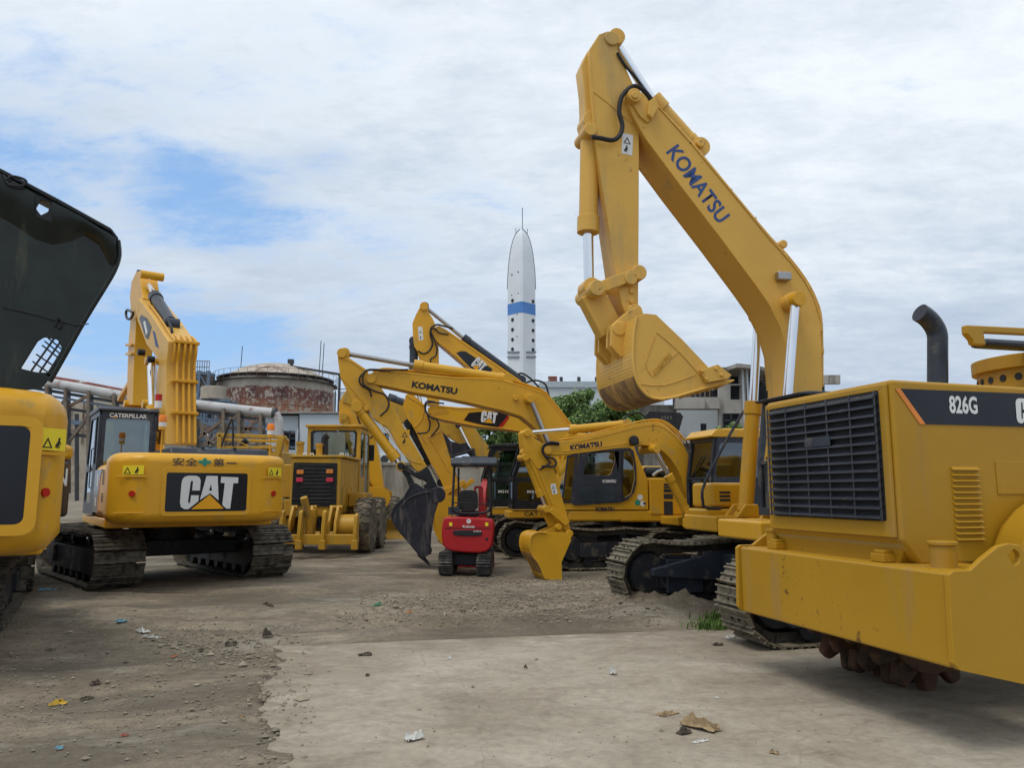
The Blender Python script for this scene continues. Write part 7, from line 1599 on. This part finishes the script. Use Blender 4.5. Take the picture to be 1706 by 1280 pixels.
    for x in (468, 499, 538, 591):
        v = U(x + 3, 880, u)[0]; zt_ = U(x, 850 if x < 590 else 856, u)[1]; zz = U(x, 912, u)[1]
        q = MB(); q.prism([(u - .22, zz), (u + .05, zz - .05), (u + .12, zt_ - .15), (u + .02, zt_), (u - .12, zt_ - .05), (u - .25, zz + .3)], v - .045, v + .045); q.box(u - .27, u - .1, v - .08, v + .08, zz - .05, zz + .18); q.out('ripper_shank', Y_GRD, rb, bev=.015)
    for x in (479, 512, 545, 556):
        v = U(x, 870, u)[0]; zt_ = U(x, 845, u)[1]; q = MB(); q.prism([(u + .1, z1), (u + .5, z1 + .2), (u + .7, zt_), (u + .45, zt_ + .02), (u + .15, z1 + .3)], v - .035, v + .035); q.cyl((u + .6, v - .08, zt_ - .03), (u + .6, v + .08, zt_ - .03), .06, 12); q.out('ripper_link', Y_GRD, rb, bev=.01)
    a = P(513, 856, -.6); e = P(506, 828, -.75); q = MB(); q.cyl(P(517, 900, -.5), P(514, 855, -.6), .10, 16); q.cyl(P(513, 858, -.62), P(506, 829, -.80), .095, 18); q.out('ripper_cylinder', Y_GRD, T, bev=.01)
    q = MB(); q.prism([U(498, 852, -.55), U(526, 848, -.55), U(520, 905, -.55), U(503, 905, -.55)], -.55, -.3, 'x'); q.out('ripper_bracket', Y_GRD, T, bev=.02)
    q = MB(); c_ = P(582, 878, -.1); q.cyl((-.1, c_.y - .2, c_.z), (-.1, c_.y + .28, c_.z), .32, 28); q.out('air_tank', Y_GRD, T, bev=.04)
    hose(T, [P(520, 855, -.2), P(532, 868, -.3), P(534, 890, -.3)], .02); hose(T, [P(548, 862, -.2), P(552, 876, -.3), P(560, 890, -.3)], .02)
    # front half: goose neck, blade lift cylinders, front wheels, mirror
    vc = (vL + vR) / 2
    q = MB(); q.prism([(u0 + 1.3, 1.0), (u0 + 1.8, 1.9), (u0 + 5, 1.7), (u0 + 5.2, .9), (u0 + 4.9, .8), (u0 + 4.6, 1.4), (u0 + 1.9, 1.5)], vc - .18, vc + .18); q.out('goose_neck', Y_GRD, T, bev=.02)
    for v, sd in ((vc - .95, -1), (vc + .95, 1)): wheel(T, u0 + 5, v, r, r, .4, Y_GRD, sd)
    q = MB(); q.prism([(u0 + 2.6, .12), (u0 + 2.7, .12), (u0 + 2.85, .4), (u0 + 2.7, .75), (u0 + 2.6, .75), (u0 + 2.75, .4)], vc - 1.7, vc + 1.7); q.out('blade', Y_GRD, T)
    for k, (xa, ya, xb, yb) in enumerate(((607, 735, 611, 800), (602, 790, 611, 845))): a, e = P(xa, ya, u0 + 2.2), P(xb, yb, u0 + 2.4); hyd(T, a, a + (e - a) * .6, e, .09, .05, Y_GRD, RODD, name='lift_cylinder')
    q = MB(); a = P(619, 755, u0 + 1); q.box(a.x - .02, a.x + .05, a.y - .08, a.y + .08, a.z - .25, a.z + .25); q.bar(a + Z * .2, Vector((a.x, c1, a.z + .3)), .03); q.out('side_mirror', BLACK, T, bev=.02)
    return T
grader()
def railed_machine():
    fr = Fr(-9.0, 25.5, 90)
    T = thing('wheel_loader', 'yellow machine behind the logo-panel excavator, only its rail frame and dark stack showing', 'loader', fr)
    U = lambda x, y, u=0: fr.hitu(x, y, u); P = lambda x, y, u: Vector((u, *U(x, y, u)))
    q = MB(); v0, v1 = U(366, 740)[0], U(470, 740)[0]
    MB().box(0, 2.4, v1, v0, 1.0, U(420, 752)[1]).out('body', Y_GRD, T, bev=.06)
    q.bar(P(364, 725, 0), P(473, 729, 0), .14, .12); q.bar(P(366, 724, 0), P(366, 760, 0), .14); q.bar(P(470, 728, 0), P(461, 762, 0), .2); q.bar(P(473, 729, 0), P(479, 735, 1.4), .12); q.bar(P(478, 735, 1.4), P(476, 765, 1.4), .14)
    q.bar(P(364, 725, 0), P(372, 731, 1.6), .12); q.bar(P(372, 733, 1.6), P(478, 736, 1.6), .1); q.bar(P(366, 746, 0), P(466, 746, 0), .09); q.bar(P(445, 742, .2), P(445, 762, .2), .28); q.bar(P(396, 736, 0), P(424, 748, 0), .04)
    q.out('rail_frame', Y_GRD, T, bev=.015)
    q = MB(); q.tube([P(403, 752, .5), P(405, 740, .5), P(412, 733, .5)], .11, 12, 3); q.out('exhaust_pipe', BLACK, T)
    q = MB(); q.tube([P(369, 744, -.1), P(376, 722, -.1), P(385, 700, -.1), P(388, 705, -.1), P(388, 744, -.1)], .03, 6, 3); q.out('cable', BLACK, T)
    q = MB(); a = P(476, 800, .3); q.box(.0, .6, a.y - .1, v1, 1.1, 2.0); q.box(.1, .5, a.y - .25, a.y - .05, 1.5, 1.85); q.out('step_frame', Y_GRD, T, bev=.02)
    for v, sd in ((v1 + .1, -1), (v0 - .1, 1)):
        for u in (.7, 3.2): wheel(T, u, v, .72, .72, .5, Y_GRD, sd)
    MB().box(2.4, 4.0, v1 + .6, v0 - .6, .8, 1.6).out('front_frame', Y_GRD, T, bev=.05)
    return T
railed_machine()
# ------------------------------------------------------------------ small red excavator
def mini_excavator():
    fr = Fr(-.90, 15.62, 89)
    T = thing('mini_excavator', 'small red mini excavator seen from behind with grey canopy and black seat', 'mini excavator', fr)
    U = lambda x, y, u=0: fr.hitu(x, y, u); P = lambda x, y, u: Vector((u, *U(x, y, u)))
    for x, off in ((742, .05), (806, -.05)): 
        v = U(x, 940, .1)[0]; track(T, tmat(0, .72 + off, v), 1.45, .58 if False else .46, .26, RUBT, pitch=.13, rib=.03)
    MB().box(.3, 1.1, U(800, 930)[0] + .0, U(748, 930)[0], .18, .42).out('undercarriage_frame', FRAME, T, bev=.03)
    MB().cyl((.7, U(778, 900)[0], .4), (.7, U(778, 900)[0], .56), .28, 24).out('slew_ring', FRAME, T)
    body = comp([U(x, y) for x, y in ((738, 866), (742, 861), (818, 864), (823, 872), (822, 895), (818, 914), (806, 922), (780, 922), (746, 918), (737, 908), (735, 885))], 1)
    q = MB(); q.prism(body, 0, .55, 'x'); bd = q.out('engine_cover', REDP, T, bev=.07, seg=4)
    q = MB(); q.box(.5, 1.35, U(818, 880)[0], U(740, 880)[0], .52, U(780, 885)[1]); q.out('floor_deck', REDP, T, bev=.03)
    v0, z0 = U(804, 894); v1, z1 = U(754, 884); q = MB(); q.prism(comp([(v0, z0 + .06), (v0 + .05, z0), (v1 - .03, z0 + .01), (v1, z0 + .08), (v1 - .02, z1 - .0), (v0 + .04, z1)], 2), -.02, .02, 'x'); vs = q.out('rear_vent', BLACK, bd, bev=.008)
    q = MB()
    for k in range(3): z = z0 + .035 + k * .03; q.box(-.024, -.02, v0 + .05, v1 - .05, z, z + .008)
    q.out('vent_slots', STEELD, vs)
    q = MB(); q.box(-.006, .0, U(817, 880)[0], U(741, 880)[0], U(780, 881)[1], U(780, 881)[1] + .012); q.out('panel_seam', BLACK, bd)
    o = U(771, 880); text_part('lettering', 'Kubota', (-.006, o[0], o[1]), -YA, Z, .055, WHITE, bd, width=.235, bold=.02)
    c_ = P(781, 869, 0); q = MB(); q.lathe([(.028, -.008), (.045, -.008), (.045, -.002), (.028, -.002)], (0, c_.y, c_.z), 'x', 24); q.box(-.008, -.003, c_.y - .01, c_.y + .015, c_.z - .02, c_.z + .02); q.out('emblem', WHITE, bd, smooth=False)
    o = U(789, 887); text_part('lettering', 'KX015', (-.024, o[0], o[1]), -YA, Z, .03, WHITE, bd, width=.15, bold=.02)
    for x in (751, 811): v, z = U(x, 874); MB().box(-.008, -.004, v - .03, v + .03, z - .035, z + .035).out('warning_label', YLAB, bd)
    v, z = U(811, 899); MB().cyl((-.006, v, z), (.02, v, z), .03, 16).out('cap', BLACK, bd)
    # seat, canopy
    q = MB(); a, b = P(796, 852, .35), P(764, 817, .35); q.prism(comp([(a.y, a.z - .02), (b.y, a.z - .02), (b.y, b.z - .08), (b.y - .05, b.z), (a.y + .05, b.z), (a.y, b.z - .08)], 1), .30, .42, 'x'); st = q.out('seat_back', SKIRT, T, bev=.03, seg=3)
    MB().box(.38, .85, a.y, b.y, a.z - .12, a.z + .0).out('seat', SKIRT, T, bev=.03)
    rz0, rz1 = U(790, 778, .2)[1], U(790, 763, .2)[1]; vr, vl = U(828, 770, .2)[0], U(752, 770, .2)[0]
    q = MB(); q.prism([(.1, rz0), (1.35, rz0 + .02), (1.38, rz0 + .08), (1.2, rz1), (.2, rz1 + .01), (.08, rz0 + .07)], vr, vl); rf = q.out('canopy_roof', NAVY, T, bev=.03, seg=3)
    MB().box(.3, 1.1, vr + .2, vl - .2, rz1, rz1 + .035).out('roof_ridge', NAVY, rf, bev=.015)
    for xa, xb in ((757, 754), (815, 817)):
        q = MB(); t_, b_ = P(xa, 778, .25), P(xb, 846, .15); q.tube([t_, b_, b_ + Vector((.0, -.03 if xa < 780 else .03, -.06))], .026, 10, 3); q.out('canopy_post', BLACK, T)
        q = MB(); q.tube([Vector((1.25, t_.y, rz0)), Vector((1.3, t_.y, .75))], .022, 10); q.out('canopy_post', BLACK, T)
    q = MB(); q.tube([P(754, 843, .14), P(757, 851, .12), P(766, 855, .1), P(785, 856, .1), P(806, 855, .1), P(815, 850, .12), P(817, 842, .14)], .024, 10, 4); q.tube([P(755, 838, .16), P(816, 841, .16)], .012, 8); q.out('guard_rail', BLACK, T)
    q = MB(); q.box(.45, .6, U(804, 860, .45)[0], U(797, 860, .45)[0], .75, U(800, 812, .45)[1]); q.bar(P(791, 812, .6), P(803, 812, .6), .05); q.bar(P(803, 812, .6), P(801, 840, .6), .05); q.bar(P(791, 812, .6), P(793, 830, .6), .04); q.out('control_console', REDP, T, bev=.015)
    q = MB(); 
    for x in (753, 760): q.tube([P(x, 862, .5), P(x + 1, 846, .6)], .012, 6); q.cyl(P(x + 1, 848, .6), P(x + 1, 843, .6), .02, 8)
    q.box(.4, .9, U(768, 870, .5)[0], U(748, 870, .5)[0], .9, 1.0); q.box(.15, .3, U(766, 850, .2)[0], U(747, 850, .2)[0], U(750, 858, .2)[1], U(750, 845, .2)[1]); q.out('control_lever', NAVY, T, bev=.01)
    v = U(802, 880, 1.3)[0]; q = MB(); q.prism([(1.2, .55), (1.45, .6), (1.9, 1.5), (2.5, 1.75), (2.5, 1.9), (1.8, 1.7), (1.3, .9)], v - .07, v + .07); q.out('boom', REDP, T, bev=.01)
    q = MB(); q.prism([(2.42, 1.75), (2.6, 1.95), (2.9, .6), (2.75, .55)], v - .05, v + .05); q.out('stick', REDP, T, bev=.01)
    q = MB(); q.prism([(2.75, .6), (3.0, .5), (3.1, .2), (2.8, .05), (2.6, .1), (2.7, .4)], v - .2, v + .2); q.out('bucket', BLACK, T, bev=.01)
    MB().box(1.65, 1.7, U(818, 940)[0], U(740, 940)[0], .02, .3).out('dozer_blade', REDP, T)
    return T
mini_excavator()
